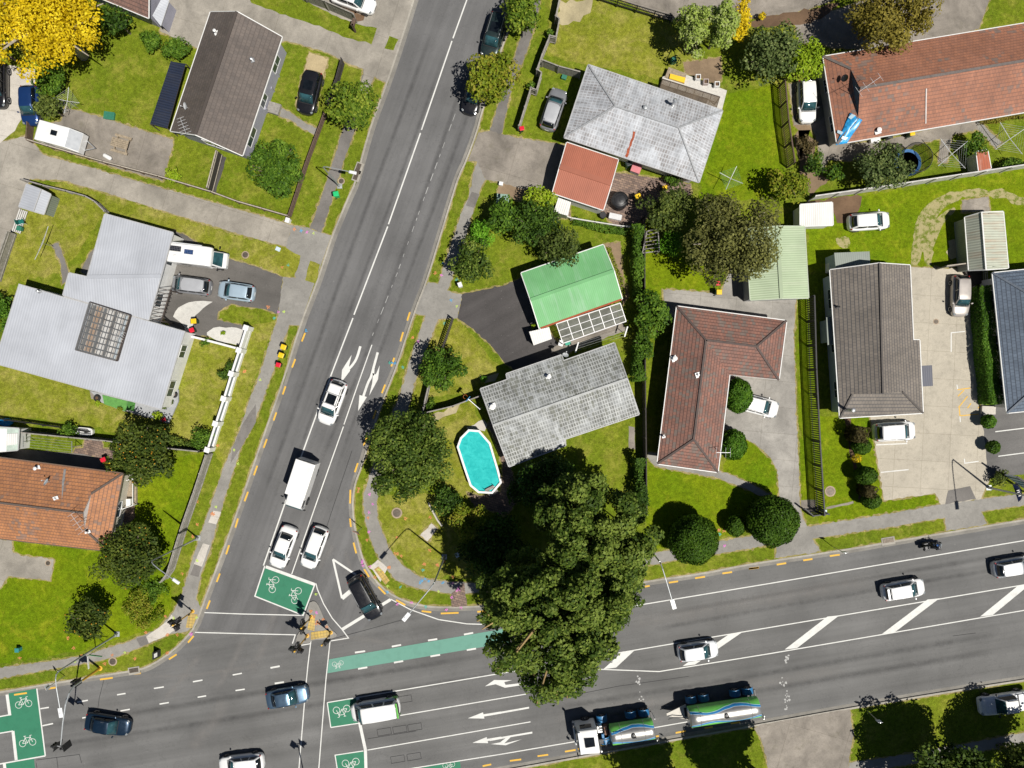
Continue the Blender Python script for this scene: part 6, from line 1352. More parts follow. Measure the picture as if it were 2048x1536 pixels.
# ================================================================ trees, shrubs, hedges
FOL = dict(
 dark=foliage('leaf_dark', (.014,.030,.008), (.035,.066,.014), (.085,.135,.028)),
 deep=foliage('leaf_deep', (.020,.036,.009), (.050,.076,.016), (.15,.175,.055)),
 mid=foliage('leaf_mid', (.028,.058,.010), (.062,.112,.017), (.13,.19,.034)),
 bright=foliage('leaf_bright', (.05,.12,.012), (.10,.22,.022), (.18,.32,.045)),
 lime=foliage('leaf_lime', (.13,.18,.012), (.24,.30,.022), (.36,.40,.05)),
 street=foliage('leaf_street_tree', (.045,.078,.012), (.105,.145,.022), (.21,.225,.045)),
 yelgr=foliage('leaf_yellow_green', (.075,.10,.012), (.165,.18,.020), (.30,.26,.035)),
 yellow=foliage('leaf_golden', (.45,.33,.008), (.72,.54,.010), (.88,.72,.035), .3),
 pale=foliage('leaf_pale_conifer', (.13,.16,.05), (.26,.30,.10), (.36,.40,.17)),
 olive=foliage('leaf_olive', (.030,.042,.014), (.068,.085,.028), (.145,.155,.06)),
 brown=foliage('leaf_brown_olive', (.045,.045,.022), (.098,.09,.042), (.18,.16,.085)),
 rust=foliage('leaf_rusty', (.075,.060,.018), (.165,.12,.034), (.25,.18,.06)),
 greyg=foliage('leaf_grey_green', (.035,.05,.024), (.085,.105,.055), (.18,.19,.115)),
 purple=foliage('leaf_purple_brown', (.035,.025,.018), (.10,.068,.05), (.18,.12,.10)),
 orchard=foliage('leaf_citrus', (.020,.034,.009), (.046,.062,.015), (.10,.11,.03)),
 ball=foliage('leaf_topiary', (.020,.044,.008), (.045,.085,.012), (.085,.135,.022)),
 brownbox=foliage('leaf_brown_box', (.03,.022,.014), (.065,.048,.032), (.11,.08,.055)),
 hedge=foliage('leaf_hedge', (.026,.062,.009), (.06,.125,.016), (.13,.21,.04)))
BARK_M = basic('tree_bark', (.13,.105,.08), .9, .35, 6, bmp=.6); BARK_P = basic('tree_bark_pale', (.33,.29,.23), .9, .3, 6, bmp=.5)
FRUIT = basic('orange_fruit', (.75,.33,.02), .5, .15, 9)
rng = np.random.default_rng(11)
def leaf_mesh(name, pos, nrm, size, tone, m, parent, extra=None):
    """small folded leaf faces; one mesh for the whole crown"""
    n = len(pos); nrm = nrm/np.maximum(np.linalg.norm(nrm, axis=1, keepdims=True), 1e-6)
    rnd = rng.normal(size=(n,3)); a = np.cross(nrm, rnd); a /= np.maximum(np.linalg.norm(a, axis=1, keepdims=True), 1e-6); b = np.cross(nrm, a)
    s = size[:,None]; base = pos-a*s*.5; tip = pos+a*s*.5; l = pos+b*s*.33+nrm*s*.10; r = pos-b*s*.33+nrm*s*.10
    co_ = np.stack([base, r, tip, l], axis=1).reshape(-1, 3)-np.array(LOC.get(parent, (0,0,0)))
    me = bpy.data.meshes.new(name); me.vertices.add(4*n); me.vertices.foreach_set('co', co_.astype(np.float32).ravel())
    me.loops.add(4*n); me.loops.foreach_set('vertex_index', np.arange(4*n, dtype=np.int32))
    me.polygons.add(n); me.polygons.foreach_set('loop_start', np.arange(0, 4*n, 4, dtype=np.int32)); me.polygons.foreach_set('loop_total', np.full(n, 4, dtype=np.int32))
    at = me.attributes.new('tone', 'FLOAT', 'FACE'); at.data.foreach_set('value', np.clip(tone, 0, 1).astype(np.float32))
    me.materials.append(m); me.update(calc_edges=True); me.validate()
    o = bpy.data.objects.new(name, me); C.objects.link(o); o.parent = parent; LOC[o] = LOC.get(parent, (0,0,0)); return o
def unit(n):
    v = rng.normal(size=(n,3)); return v/np.linalg.norm(v, axis=1, keepdims=True)
def clump_leaves(centres, radii, per, leaf, flat=1., up=.35, spiky=0.):
    P_, N_, S_, T_ = [], [], [], []
    for c, r in zip(centres, radii):
        n = max(12, int(per*r*r)); d = unit(n); d[:,2] = np.where(rng.random(n) < .72, np.abs(d[:,2]), d[:,2])
        rad = r*(.55+.45*rng.random(n)**.6)*(1+spiky*(rng.random(n)**6)); p = d*rad[:,None]; p[:,2] *= flat
        P_.append(p+c); nn = d+unit(n)*.75; nn[:,2] += up; N_.append(nn); S_.append(leaf*rng.uniform(.65,1.35,n)); T_.append(np.clip(.5+rng.normal(0,.15)+rng.normal(0,.23,n), 0, 1))
    return map(np.concatenate, (P_, N_, S_, T_))
def tree(name, label, cat, px, py, rpx, top, m, rx=1., ang=0., low=None, k=None, lump=.34, leaf=.30, per=95, spiky=.25, fruit=0, gaps=.12, bark=None, group=None, limbs=True, trunk=True, tone=0., shape=None, lobes=None):
    """px,py,rpx: crown as measured; top: height. The trunk stands on the ground point under the crown"""
    if rx > 1 and abs(ang) > R(45): ang -= math.pi/2
    low = top*.22 if low is None else low; zc = (low+top)/2; k_ = M*(H-zc)/H; r = rpx*k_
    c = P(px, py, zc); hz = (top-low)/2; o = thing(name, label, cat, (c.x, c.y, LZ), 0, group)
    k = k or int(16+9*r*r**.5); ca, sa = math.cos(ang), math.sin(ang); cs, rs = [], []
    for i in range(k):
        d = unit(1)[0]; d[2] = abs(d[2]) if rng.random() < .8 else d[2]*.6; f = rng.uniform(.62, 1.02)-lump*.62 if i % 5 else rng.uniform(.1,.5)
        cr = r*lump*rng.uniform(.62, 1.15)
        hr = math.hypot(d[0], d[1]); x, y, z = d[0]*r*f*(1.28 if hr < .8 else 1.05), d[1]*r*f*(1.28 if hr < .8 else 1.05)*rx, d[2]*hz*f
        if shape == 'cone': q = 1-max(0, z/hz)*.7; x *= q; y *= q
        cs.append(np.array([c.x+x*ca-y*sa, c.y+x*sa+y*ca, zc+z])); rs.append(cr*min(1, .45+.55*rx))
    if lobes:
        cs, rs = [], []
        for lx, ly, lr, lt_, ll, n_ in lobes:
            z_ = (lt_+ll)/2; lc = P(lx, ly, z_); rr_ = lr*M*(H-z_)/H
            for i in range(n_):
                d = unit(1)[0]; d[2] = abs(d[2]) if rng.random() < .85 else d[2]*.5; f = rng.uniform(.5,.92) if i % 6 else rng.uniform(.1,.45)
                hr = math.hypot(d[0], d[1]); q = 1.25 if hr < .8 else 1.08
                cs.append(np.array([lc.x+d[0]*rr_*f*q, lc.y+d[1]*rr_*f*q, z_+d[2]*(lt_-ll)/2*f])); rs.append(rng.uniform(.45,1.05))
        k = len(cs)
    keep = [i for i in range(k) if rng.random() > gaps]; cs2 = [cs[i] for i in keep]; rs2 = [rs[i] for i in keep]
    if not lobes:                                       # foliage also fills the inside of the crown
        for i in range(max(4, k//3)):
            d = unit(1)[0]; f = rng.uniform(.0,.5); x, y = d[0]*r*f, d[1]*r*f*rx; cs2.append(np.array([c.x+x*ca-y*sa, c.y+x*sa+y*ca, zc+d[2]*hz*f*.8])); rs2.append(r*lump*.9*min(1, .45+.55*rx))
    pos, nr, sz, tn = clump_leaves(cs2, rs2, per*1.25, leaf, .85, .45, spiky)
    pos[:,2] = np.maximum(pos[:,2], LZ+.05)
    cr_ = leaf_mesh('crown', pos, nr, sz, tn+tone, m, o)
    if trunk:
        b = MB(); tr_ = max(.06, r*.07); zb = low+(top-low)*.45
        b.tube([(c.x,c.y,LZ-.05),(c.x+r*.03,c.y,low*.6+.1),(c.x-r*.02,c.y+r*.03,zb)], [tr_*1.25, tr_, tr_*.7], 9)
        if limbs:
            for i in sorted(range(len(cs)), key=lambda i: -np.linalg.norm(cs[i]-np.array(c)))[:min(14, k//2)]:
                q = cs[i]; st = Vector((c.x, c.y, low*.6+(zb-low*.6)*rng.uniform(.2,1))); en = Vector(q); mid = st.lerp(en, .5)+Vector((0,0,.12*r)); b.tube([st, mid, st.lerp(en, 1.05)], [tr_*.5, tr_*.32, tr_*.10], 6)
        b.build('trunk', bark or BARK_M, o)
    if fruit:
        top_ = np.argsort(-(pos[:,2]+rng.normal(0, r*.3, len(pos))))[:len(pos)//3]; idx = rng.choice(top_, fruit, replace=False); off = Vector(LOC[o]); b = MB(); b.lathe([(.015,-.06),(.04,-.03),(.047,0),(.04,.03),(.015,.06)], off, 8); fo = b.build('fruit', FRUIT, cr_, True)
        for n_, i in enumerate(idx):
            f_ = fo if n_ == 0 else fo.copy()
            if n_: C.objects.link(f_); f_.parent = cr_
            f_.location = Vector(pos[i])+Vector((0,0,.10))-off
    return o
def ball(name, label, px, py, rpx, zc_, m, ry=1., sq=0., leaf=.19, per=1900, group=None, box=None, cat='shrub', zr=None):
    """clipped shrub: dense small leaves on a rounded surface"""
    k_ = M*(H-zc_)/H; r = rpx*k_; c = P(px, py, zc_); o = thing(name, label, cat, (c.x, c.y, LZ), 0, group); zr = zr or min(zc_-LZ-.05, r*1.05)
    n = int(per*r*r*(1.8 if box is None else 2.6)); d = unit(n)
    if box is not None: d = d/np.max(np.abs(d), axis=1, keepdims=True)*(1-.04*rng.random((n,1)))
    bumps = 1+.05*np.sin(d[:,0]*7+px)*np.sin(d[:,1]*6+py)+.04*np.sin(d[:,2]*9)
    rad = (.90+.13*rng.random(n)**1.3)*bumps; p = d*rad[:,None]*np.array([r, r*ry, zr])
    if box is not None: ca, sa = math.cos(box), math.sin(box); p = np.stack([p[:,0]*ca-p[:,1]*sa, p[:,0]*sa+p[:,1]*ca, p[:,2]], 1)
    nn = d+unit(n)*.65; cl_ = .5+.16*np.sin(d[:,0]*5+px)*np.cos(d[:,1]*5)+rng.normal(0,.16,n)
    leaf_mesh('crown', p+np.array([c.x,c.y,zc_]), nn, leaf*rng.uniform(.7,1.4,n), cl_, m, o)
    b = MB(); b.tube([(c.x,c.y,LZ-.05),(c.x,c.y,zc_)], [r*.10+.02, r*.06+.02], 8)
    for i in range(6): q = unit(1)[0]; b.tube([(c.x,c.y,zc_-zr*.5),(c.x+q[0]*r*.7,c.y+q[1]*r*.7*ry,zc_+abs(q[2])*zr*.6)], [r*.05+.01,.01], 6)
    b.build('trunk', BARK_M, o); return o
def hedge(name, label, pts, wd, h, m, leaf=.16, per=300, group=None, loose=.12, cat='hedge', z=LZ):
    w_ = [P(x, y, h*.8) for x, y in pts]; L_ = sum((b-a).length for a, b in zip(w_, w_[1:])); n = int(per*L_*(wd+h)*.8)
    o = thing(name, label, cat, (*(sum((v.xy for v in w_), Vector((0,0)))/len(w_)), z), 0, group)
    seg = [(b-a).length for a, b in zip(w_, w_[1:])]; pick = rng.choice(len(seg), n, p=np.array(seg)/sum(seg)); u = rng.random(n)
    A = np.array([tuple(w_[i].xy) for i in pick]); B = np.array([tuple(w_[i+1].xy) for i in pick]); c = A+(B-A)*u[:,None]; dd = (B-A)/np.linalg.norm(B-A, axis=1, keepdims=True); nr2 = np.stack([-dd[:,1], dd[:,0]], 1)
    th = rng.uniform(0, math.pi, n); cx, cz = np.cos(th), np.sin(th); sup = 1/np.maximum(np.maximum(np.abs(cx), cz), .75); wob = 1+loose*np.sin(c[:,0]*2.1+c[:,1]*1.7)+rng.normal(0, loose*.5, n)
    q = c+nr2*(cx*sup*wd/2*wob)[:,None]; zz = z+.05+np.clip(cz*sup*wob, 0, 1.3)*(h-.05)*(.45+.55*np.abs(cz)**.3)
    pos = np.concatenate([q, zz[:,None]], 1); nn = np.concatenate([nr2*cx[:,None], cz[:,None]+.2], 1)+unit(n)*.7
    leaf_mesh('foliage', pos, nn, leaf*rng.uniform(.7,1.4,n), .5+.15*np.sin(c[:,0]*1.3+c[:,1])+rng.normal(0,.17,n), m, o)
    b = MB()
    for i in range(max(2, int(L_/1.2))):
        f = (i+.5)/max(2, int(L_/1.2))*L_; a_ = 0
        for v0, v1, s_ in zip(w_, w_[1:], seg):
            if f <= s_: p_ = v0.lerp(v1, f/s_); break
            f -= s_
        b.tube([(p_.x,p_.y,z-.03),(p_.x+.05,p_.y,z+h*.6)], [.04,.02], 6)
    b.build('stems', BARK_M, o); o.children[-1]['kind'] = 'stuff'; return o

# street trees and garden trees
T = tree
T('tree', 'big golden yellow tree filling the upper left corner', 'tree', 92, 54, 134, 8.5, FOL['yellow'], .80, 0, 3.2, 100, .20, .27, 150, .4, gaps=.28, bark=BARK_P)
T('tree', 'dark green tree squeezed between the golden tree and the plum tiled house', 'tree', 233, 42, 32, 4.2, FOL['dark'])
T('tree', 'dense round dark tree in front of the brown gable house', 'tree', 555, 344, 59, 5.4, FOL['mid'], 1., 0, 1.2, 60, .27, .24, 150, .08, gaps=.04)
T('tree', 'spiky light green street tree left of the road by the dark fence', 'tree', 704, 212, 55, 5.6, FOL['street'], 1., 0, 1.5, 42, .34, .30, 100, .5)
T('tree', 'yellow green street tree overhanging two dark cars on the road', 'tree', 986, 160, 56, 5.6, FOL['yelgr'], 1., 0, 1.6, 42, .34, .30, 100, .5)
T('tree', 'green street tree cut by the top edge beside the road', 'tree', 1050, 22, 50, 5.4, FOL['street'], 1., 0, 1.6, 40, .34, .30, 100, .45)
T('conifer', 'pale lime conifer, left one of the pair behind the pale tiled house', 'tree', 1388, 58, 38, 7.5, FOL['pale'], 1.85, 0, .8, 60, .34, .24, 190, .1, shape='cone')
T('conifer', 'pale lime conifer, right one of the pair beside the golden shrub', 'tree', 1441, 56, 36, 7.5, FOL['pale'], 1.9, 0, .8, 60, .34, .24, 190, .1, shape='cone')
T('shrub', 'tall golden shrub right of the two pale conifers', 'shrub', 1481, 47, 25, 4.5, FOL['yellow'], 2.0, R(-8), .5, 44, .36, .22, 220, .2)
T('shrub', 'tiny golden shrub alone on the mulch near the top', 'shrub', 1524, 34, 11, 1.3, FOL['yellow'], 1., 0, .2, 12, .45, .18, 260, .2, limbs=False)
T('tree', 'grey green tree between the pale conifers and the yellow green tree', 'tree', 1537, 108, 62, 5.4, FOL['greyg'], 1., 0, 1.2, 52, .32, .28, 100, .3)
T('tree', 'yellow green tree overhanging the white wagon', 'tree', 1602, 125, 46, 4.8, FOL['lime'], 1., 0, 1.2, 34, .35, .26, 115, .2, tone=-.22)
T('tree', 'large rusty brown tree leaning over the long red roof', 'tree', 1772, 46, 86, 7.5, FOL['rust'], .85, 0, 1.6, 70, .29, .25, 125, .25, bark=BARK_P)
T('tree', 'round yellow green tree casting a dark shadow on the lawn', 'tree', 1577, 370, 42, 4.2, FOL['yelgr'], 1., 0, .8, 34, .33, .25, 130, .15)
T('tree', 'big brown olive tree with pale branches in the middle of the gardens', 'tree', 1457, 478, 97, 8.6, FOL['brown'], 1.02, 0, 1.8, 85, .28, .25, 120, .28, bark=BARK_P)
T('tree', 'olive green tree left of the big brown tree', 'tree', 1331, 418, 60, 5.2, FOL['olive'], .85, 0, 1., 50, .32, .25, 120, .2)
T('shrub', 'bright green climbing shrub beside the timber frame', 'shrub', 1340, 487, 30, 2.3, FOL['bright'], 1., 0, .3, 30, .36, .17, 230, .05, limbs=False)
T('tree', 'dark conical tree overhanging the footpath above the dark driveway', 'tree', 948, 523, 47, 4.6, FOL['deep'], 1., 0, .5, 44, .32, .25, 130, .3, gaps=.05)
T('shrub', 'bright green shrub above the dark footpath tree', 'shrub', 966, 468, 30, 2.8, FOL['bright'], 1., 0, .4, 28, .36, .2, 200, .12, limbs=False)
T('tree', 'dark broad leaved tree in the cluster above the green garage', 'tree', 1008, 438, 42, 4.2, FOL['mid'], 1., 0, .8, 34, .34, .3, 100, .2, tone=-.12)
T('tree', 'lime yellow tree against the red garage', 'tree', 1083, 400, 36, 3.6, FOL['lime'], .9, R(20), .6, 30, .36, .22, 170, .08)
T('tree', 'dark feathery tree below the lime yellow tree', 'tree', 1073, 452, 50, 4.6, FOL['dark'], 1., 0, .8, 44, .32, .24, 130, .25, tone=.08)
T('tree', 'grey green tree overhanging the top corner of the green roof', 'tree', 1117, 492, 52, 5.0, FOL['olive'], .78, R(10), 1., 44, .32, .25, 130, .2, tone=-.06)
T('tree', 'round dark tree by the slatted fence near the turn arrows', 'tree', 888, 737, 48, 5.0, FOL['mid'], 1., 0, .8, 50, .29, .24, 150, .1, tone=-.1, gaps=.03)
T('tree', 'large dark green tree on the inside of the bend beside the pool lawn', 'tree', 816, 908, 90, 6.6, FOL['deep'], 1.16, R(75), 1., 90, .25, .27, 135, .12, gaps=.05, tone=.06)
T('tree', 'yellow green shrub tree in the deep shadow of the great tree', 'tree', 934, 1040, 42, 3.6, FOL['yelgr'], .9, R(30), .5, 30, .36, .22, 170, .15)
T('shrub', 'dark shrub between the pool lawn and the yellow green shrub tree', 'shrub', 892, 1000, 34, 2.8, FOL['dark'], 1., 0, .3, 26, .38, .22, 150, .2)
T('tree', 'dark tree below the weathered grey roof beside the pool surround', 'tree', 1098, 966, 68, 5.2, FOL['dark'], .9, R(20), .8, 60, .3, .27, 120, .25)
T('great_tree', 'great spreading tree whose crown reaches over the main road', 'tree', 1158, 1150, 168, 14.0, FOL['deep'], 1.28, R(68), 3.6, 190, .20, .30, 270, .3, gaps=.1, tone=.17, lobes=[(1188,1062,118,12,3.5,105),(1102,1246,134,17,6.,150),(1195,1170,98,14,4,60),(1020,1200,70,15,6,34),(1258,1090,50,11,5,20),(1150,1150,112,14,5,70),(1232,1135,66,12,4,30),(1172,1215,84,15,5,44),(1060,1150,60,13,5,24),(1125,1005,58,10,4,24)], bark=basic('bark_ochre', (.36,.25,.11), .9, .3, 6, bmp=.4))
T('tree', 'leafy lower tree in the shadow under the great tree', 'tree', 985, 1105, 70, 3.4, FOL['dark'], 1.1, R(90), .5, 46, .32, .27, 120, .2)
T('tree', 'green tree on the boundary between greenhouse and red tiled house', 'tree', 1300, 634, 44, 4.8, FOL['mid'], 1.25, R(90), .8, 40, .34, .25, 140, .15)
T('shrub', 'dark narrow tree below the boundary tree beside the grey roof', 'shrub', 1288, 690, 26, 3.2, FOL['mid'], 1.5, R(90), .5, 24, .38, .22, 160, .2, tone=-.1)
T('tree', 'dense green garden tree over the trampoline', 'tree', 1765, 337, 60, 4.8, FOL['greyg'], .82, R(-10), .8, 50, .32, .26, 130, .2, tone=-.08)
T('shrub', 'purple brown shrub left of the blue tarpaulin', 'shrub', 1611, 289, 21, 1.8, FOL['purple'], 1.1, 0, .2, 22, .38, .2, 170, .25)
T('tree', 'small leafy tree between the two rotary clothes lines', 'tree', 1948, 292, 25, 2.6, FOL['mid'], 1.5, R(80), .4, 22, .38, .22, 150, .2)
T('orange_tree', 'orange tree with fruit beside the top right corner of the orange roof', 'tree', 290, 906, 70, 5.2, FOL['orchard'], .95, 0, .8, 64, .28, .25, 150, .3, fruit=70, gaps=.05)
T('orange_tree', 'orange tree with fruit next to the left street lamp arm', 'tree', 268, 1102, 74, 5.4, FOL['orchard'], .92, R(60), .8, 64, .28, .25, 150, .3, fruit=60, gaps=.05, tone=.05)
T('orange_tree', 'small orange tree alone on the corner lawn at lower left', 'tree', 184, 1238, 47, 4.0, FOL['orchard'], .95, 0, .6, 44, .3, .24, 160, .25, fruit=22, gaps=.04)
T('tree', 'shaded tree at the bottom right beside the concrete drive', 'tree', 1893, 1562, 98, 8.4, FOL['deep'], .95, 0, 1.6, 80, .30, .34, 120, .35, tone=-.1)
T('tree', 'shaded tree in the bottom right corner behind the pickup', 'tree', 2078, 1552, 94, 9.0, FOL['olive'], .95, 0, 1.8, 80, .30, .34, 120, .35)
T('street_tree', 'tree beyond the bottom edge casting a broad shadow behind the tanker', 'tree', 1380, 1656, 78, 12.5, FOL['mid'], .85, 0, 3., 60, .34, .42, 130, .25)
T('street_tree', 'tree beyond the bottom edge casting a broad shadow under the trailer', 'tree', 1566, 1634, 80, 12.5, FOL['mid'], .85, 0, 3., 60, .34, .42, 130, .25)
T('shrub', 'dark green bush beside the blue hatchback at the left', 'shrub', 106, 162, 38, 3.0, FOL['mid'], .95, 0, .3, 34, .34, .22, 170, .15)
T('shrub', 'grey green bush over the corner of the white caravan', 'shrub', 102, 218, 32, 3.2, FOL['olive'], .9, 0, .4, 28, .36, .22, 160, .25)
T('shrub', 'bright hedge shrub nearest the plum tiled house', 'shrub', 303, 85, 28, 2.2, FOL['mid'], .8, R(-20), .2, 26, .38, .2, 200, .1, limbs=False, tone=.12)
T('shrub', 'bright hedge shrub touching the brown gable roof', 'shrub', 357, 101, 34, 2.2, FOL['mid'], .7, R(-15), .2, 30, .36, .2, 200, .1, limbs=False, tone=.06)
T('shrub', 'yellow green bush by the long low fence', 'shrub', 345, 350, 19, 1.3, FOL['lime'], .9, 0, .1, 18, .42, .17, 250, .1, limbs=False)
T('shrub', 'clipped bright green bush at the left edge beside the steel roof', 'shrub', 5, 622, 28, 2.4, FOL['hedge'], 1.6, R(90), .3, 30, .36, .2, 200, .05, limbs=False)
T('shrub', 'leafy shrub among the pots by the white garden fence', 'shrub', 455, 745, 17, 1.4, FOL['dark'], 1.9, R(75), .1, 22, .42, .19, 200, .3, limbs=False, tone=.1)
T('shrub', 'green shrub at the end of the white louvred wall', 'shrub', 405, 878, 26, 2.0, FOL['mid'], .9, R(60), .2, 24, .4, .2, 190, .2, limbs=False)
T('shrub', 'dark green shrub beside the white bathtub on the fence line', 'shrub', 138, 860, 21, 1.7, FOL['mid'], .75, R(20), .2, 18, .42, .2, 190, .2, limbs=False)
T('shrub', 'mass of yellow leaved weeds on the lower left bank', 'shrub', 288, 1218, 42, 1.1, FOL['yelgr'], 1.1, R(-50), .1, 54, .24, .17, 230, .2, limbs=False, trunk=False)
T('shrub', 'green weeds under the orange tree on the bank', 'shrub', 310, 1180, 28, 1.0, FOL['mid'], 1., 0, .1, 34, .28, .17, 230, .2, limbs=False, trunk=False)
T('shrub', 'small shrub in the round gravel bed', 'shrub', *t('A2',(1718,1175))[0], 6, .6, FOL['lime'], 1., 0, .1, 10, .5, .12, 400, .1, limbs=False, tone=-.3)
T('shrub', 'green shrub behind the low white wall by the gravel bed', 'shrub', *t('A2',(1575,1250))[0], 12, 1.0, FOL['mid'], .8, 0, .1, 14, .45, .17, 260, .2, limbs=False)
T('shrub', 'small green bush poking through the zigzag fence, upper one', 'shrub', 1099, 68, 10, 1.5, FOL['mid'], 1.2, R(70), .2, 12, .45, .17, 260, .1, limbs=False, tone=-.05)
T('shrub', 'small green bush poking through the zigzag fence, lower one', 'shrub', 1064, 173, 11, 1.5, FOL['mid'], 1.2, R(70), .2, 12, .45, .17, 260, .1, limbs=False, tone=-.05)
T('shrub', 'low shrub under the lower eave of the pale tiled house', 'shrub', 1345, 360, 22, 1.4, FOL['mid'], .6, R(-20), .1, 20, .42, .18, 220, .15, limbs=False)
T('shrub', 'dark green shrub along the brown picket fence', 'shrub', 1625, 330, 24, 2.4, FOL['dark'], 1.4, R(60), .3, 18, .4, .24, 130, .3, tone=.15)
T('shrub', 'leafy shrub below the patio near the long white fence', 'shrub', 1668, 345, 26, 2.2, FOL['mid'], .7, R(-30), .3, 18, .4, .24, 130, .3, tone=-.1)
T('shrub', 'green bushes behind the long white fence by the rust shed', 'shrub', 2020, 328, 26, 1.4, FOL['mid'], .5, R(10), .1, 24, .4, .18, 200, .15, limbs=False, tone=-.05)
T('shrub', 'ragged shrub under the billboard at the right edge', 'shrub', 1998, 955, 20, 1.6, FOL['olive'], .9, 0, .1, 20, .4, .18, 220, .25, limbs=False, tone=.1)
T('shrub', 'dark shrub on the pool fence below the round dark tree', 'shrub', *t('B3',(1460,270))[0], 14, 1.2, FOL['mid'], 1.4, R(-30), .1, 14, .45, .18, 220, .2, limbs=False)
T('shrub', 'small spiky plant at the corner of the weathered grey house', 'shrub', *t('B3',(1870,70))[0], 8, .9, FOL['bright'], 1., 0, .1, 10, .5, .16, 300, .4, limbs=False)
T('shrub', 'dark leafy shrub beside the pool path and the great tree', 'shrub', 1030, 980, 24, 2.0, FOL['dark'], 1.4, R(80), .2, 18, .4, .22, 160, .2, tone=.12)
T('shrub', 'small plant on the lawn edge by the greenhouse end', 'shrub', *t('C2',(330,1125))[0], 6, .8, FOL['lime'], 1., 0, .1, 8, .5, .14, 360, .2, limbs=False, tone=-.2)
T('potted_palm', 'yellow green palm in a pot at the deck corner', 'potted plant', *t('A3',(1215,355))[0], 11, .9, FOL['lime'], 1., 0, .3, 10, .5, .2, 260, .6, limbs=False)
T('potted_plant', 'yellow flowered potted plant on the green mat edge, left one', 'potted plant', *t('A3',(750,258))[0], 7, .8, FOL['lime'], 1., 0, .3, 8, .5, .16, 300, .4, limbs=False)
T('potted_plant', 'yellow green potted plant on the green mat edge, right one', 'potted plant', *t('A3',(925,300))[0], 7, .7, FOL['yelgr'], 1., 0, .3, 8, .5, .16, 300, .4, limbs=False)
for i, (x, y) in enumerate(((1300,215),(1318,245),(1285,270),(1262,290))):
    T('potted_plant', 'dark potted shrub in the clutter at the deck end', 'potted plant', *t('A3',(x,y))[0], 6, .8, FOL['olive'], 1., 0, .3, 8, .5, .15, 320, .3, limbs=False, group='potted shrubs at the deck end')
# climbing growth on fences
hedge('hedge', 'ragged creeper hedge along the boundary right of the green garage', [(1274,452),(1275,520),(1277,590)], .8, 1.9, FOL['mid'], .2, 200, loose=.3)
hedge('hedge', 'leafy boundary hedge between the grey house and the red tiled house', [(1280,690),(1274,730),(1277,762)], .9, 1.9, FOL['mid'], .2, 220, loose=.3)
hedge('hedge', 'dark hedge patch on the boundary above the great tree', [(1278,915),(1279,965),(1284,1010)], .8, 2.0, FOL['dark'], .2, 200, loose=.3)
hedge('flower_bed', 'strip of low garden plants below the white fence of the red garage', t('C2',(640,310),(800,350),(1050,400)), .7, .6, FOL['mid'], .17, 240, loose=.3, cat='flower bed')
hedge('flower_bed', 'weedy bed along the right side of the green garage', t('C2',(905,520),(950,680),(1010,900)), .7, .5, FOL['yelgr'], .16, 170, loose=.35, cat='flower bed')
hedge('clipped_hedge', 'long clipped hedge between the car park and the blue grey house', [(1969,572),(1976,690),(1988,808)], 1.35, 1.8, FOL['hedge'], .15, 420, loose=.05)
hedge('garden_border', 'row of garden plants below the long red roof at the right', t('D1',(1720,880),(1850,860),(2060,820)), .5, .5, FOL['rust'], .15, 200, loose=.3, cat='flower bed')
hedge('garden_border', 'bushy border along the fence below the pale steel roof', t('A3',(1230,525),(1350,545),(1520,590)), .6, .8, FOL['deep'], .17, 200, loose=.3, cat='flower bed')
# clipped balls
ball('round_bush', 'large clipped round bush nearest the great tree by the footpath', 1385, 1078, 48, 2.5, FOL['ball'])
ball('round_bush', 'largest clipped round bush beside the concrete drive entrance', 1545, 1041, 49, 2.6, FOL['ball'])
ball('round_bush', 'little clipped round bush between the two large balls', 1470, 1051, 19, 1.3, FOL['ball'], 1.1)
ball('round_bush', 'clipped bush in the inner corner of the L shaped house', 1476, 791, 27, 1.6, FOL['hedge'], 1.25)
ball('round_bush', 'clipped bush under the TV aerial of the L shaped house', 1466, 889, 26, 1.5, FOL['hedge'], 1.15)
ball('box_bush', 'brown square clipped bush at the head of the shrub row', 1713, 868, 13, 1.5, FOL['brownbox'], 1.15, box=R(-8), zr=1.3)
ball('round_bush', 'dark green clipped bush below the brown square bush', 1722, 893, 18, 1.5, FOL['ball'], .85)
ball('flowering_shrub', 'orange flowered shrub in the middle of the shrub row', 1714, 917, 9, .8, FOL['yellow'], 1., leaf=.15, per=500)
ball('round_bush', 'larger dark clipped bush in the shrub row by the car park', 1731, 951, 21, 1.6, FOL['ball'], .85)
ball('box_bush', 'low brown square bush near the foot of the shrub row', 1733, 981, 11, 1.3, FOL['brownbox'], 1., box=R(-8), zr=1.1)
ball('round_bush', 'last dark clipped bush of the row nearest the footpath', 1742, 1001, 18, 1.5, FOL['ball'], .85)
ball('round_bush', 'small clipped bush just below the long hedge', 1977, 843, 13, 1.2, FOL['hedge'], 1.05)
ball('round_bush', 'small clipped bush with pale flowers beside the parking bays', 1986, 894, 12, 1.2, FOL['ball'], 1.05)
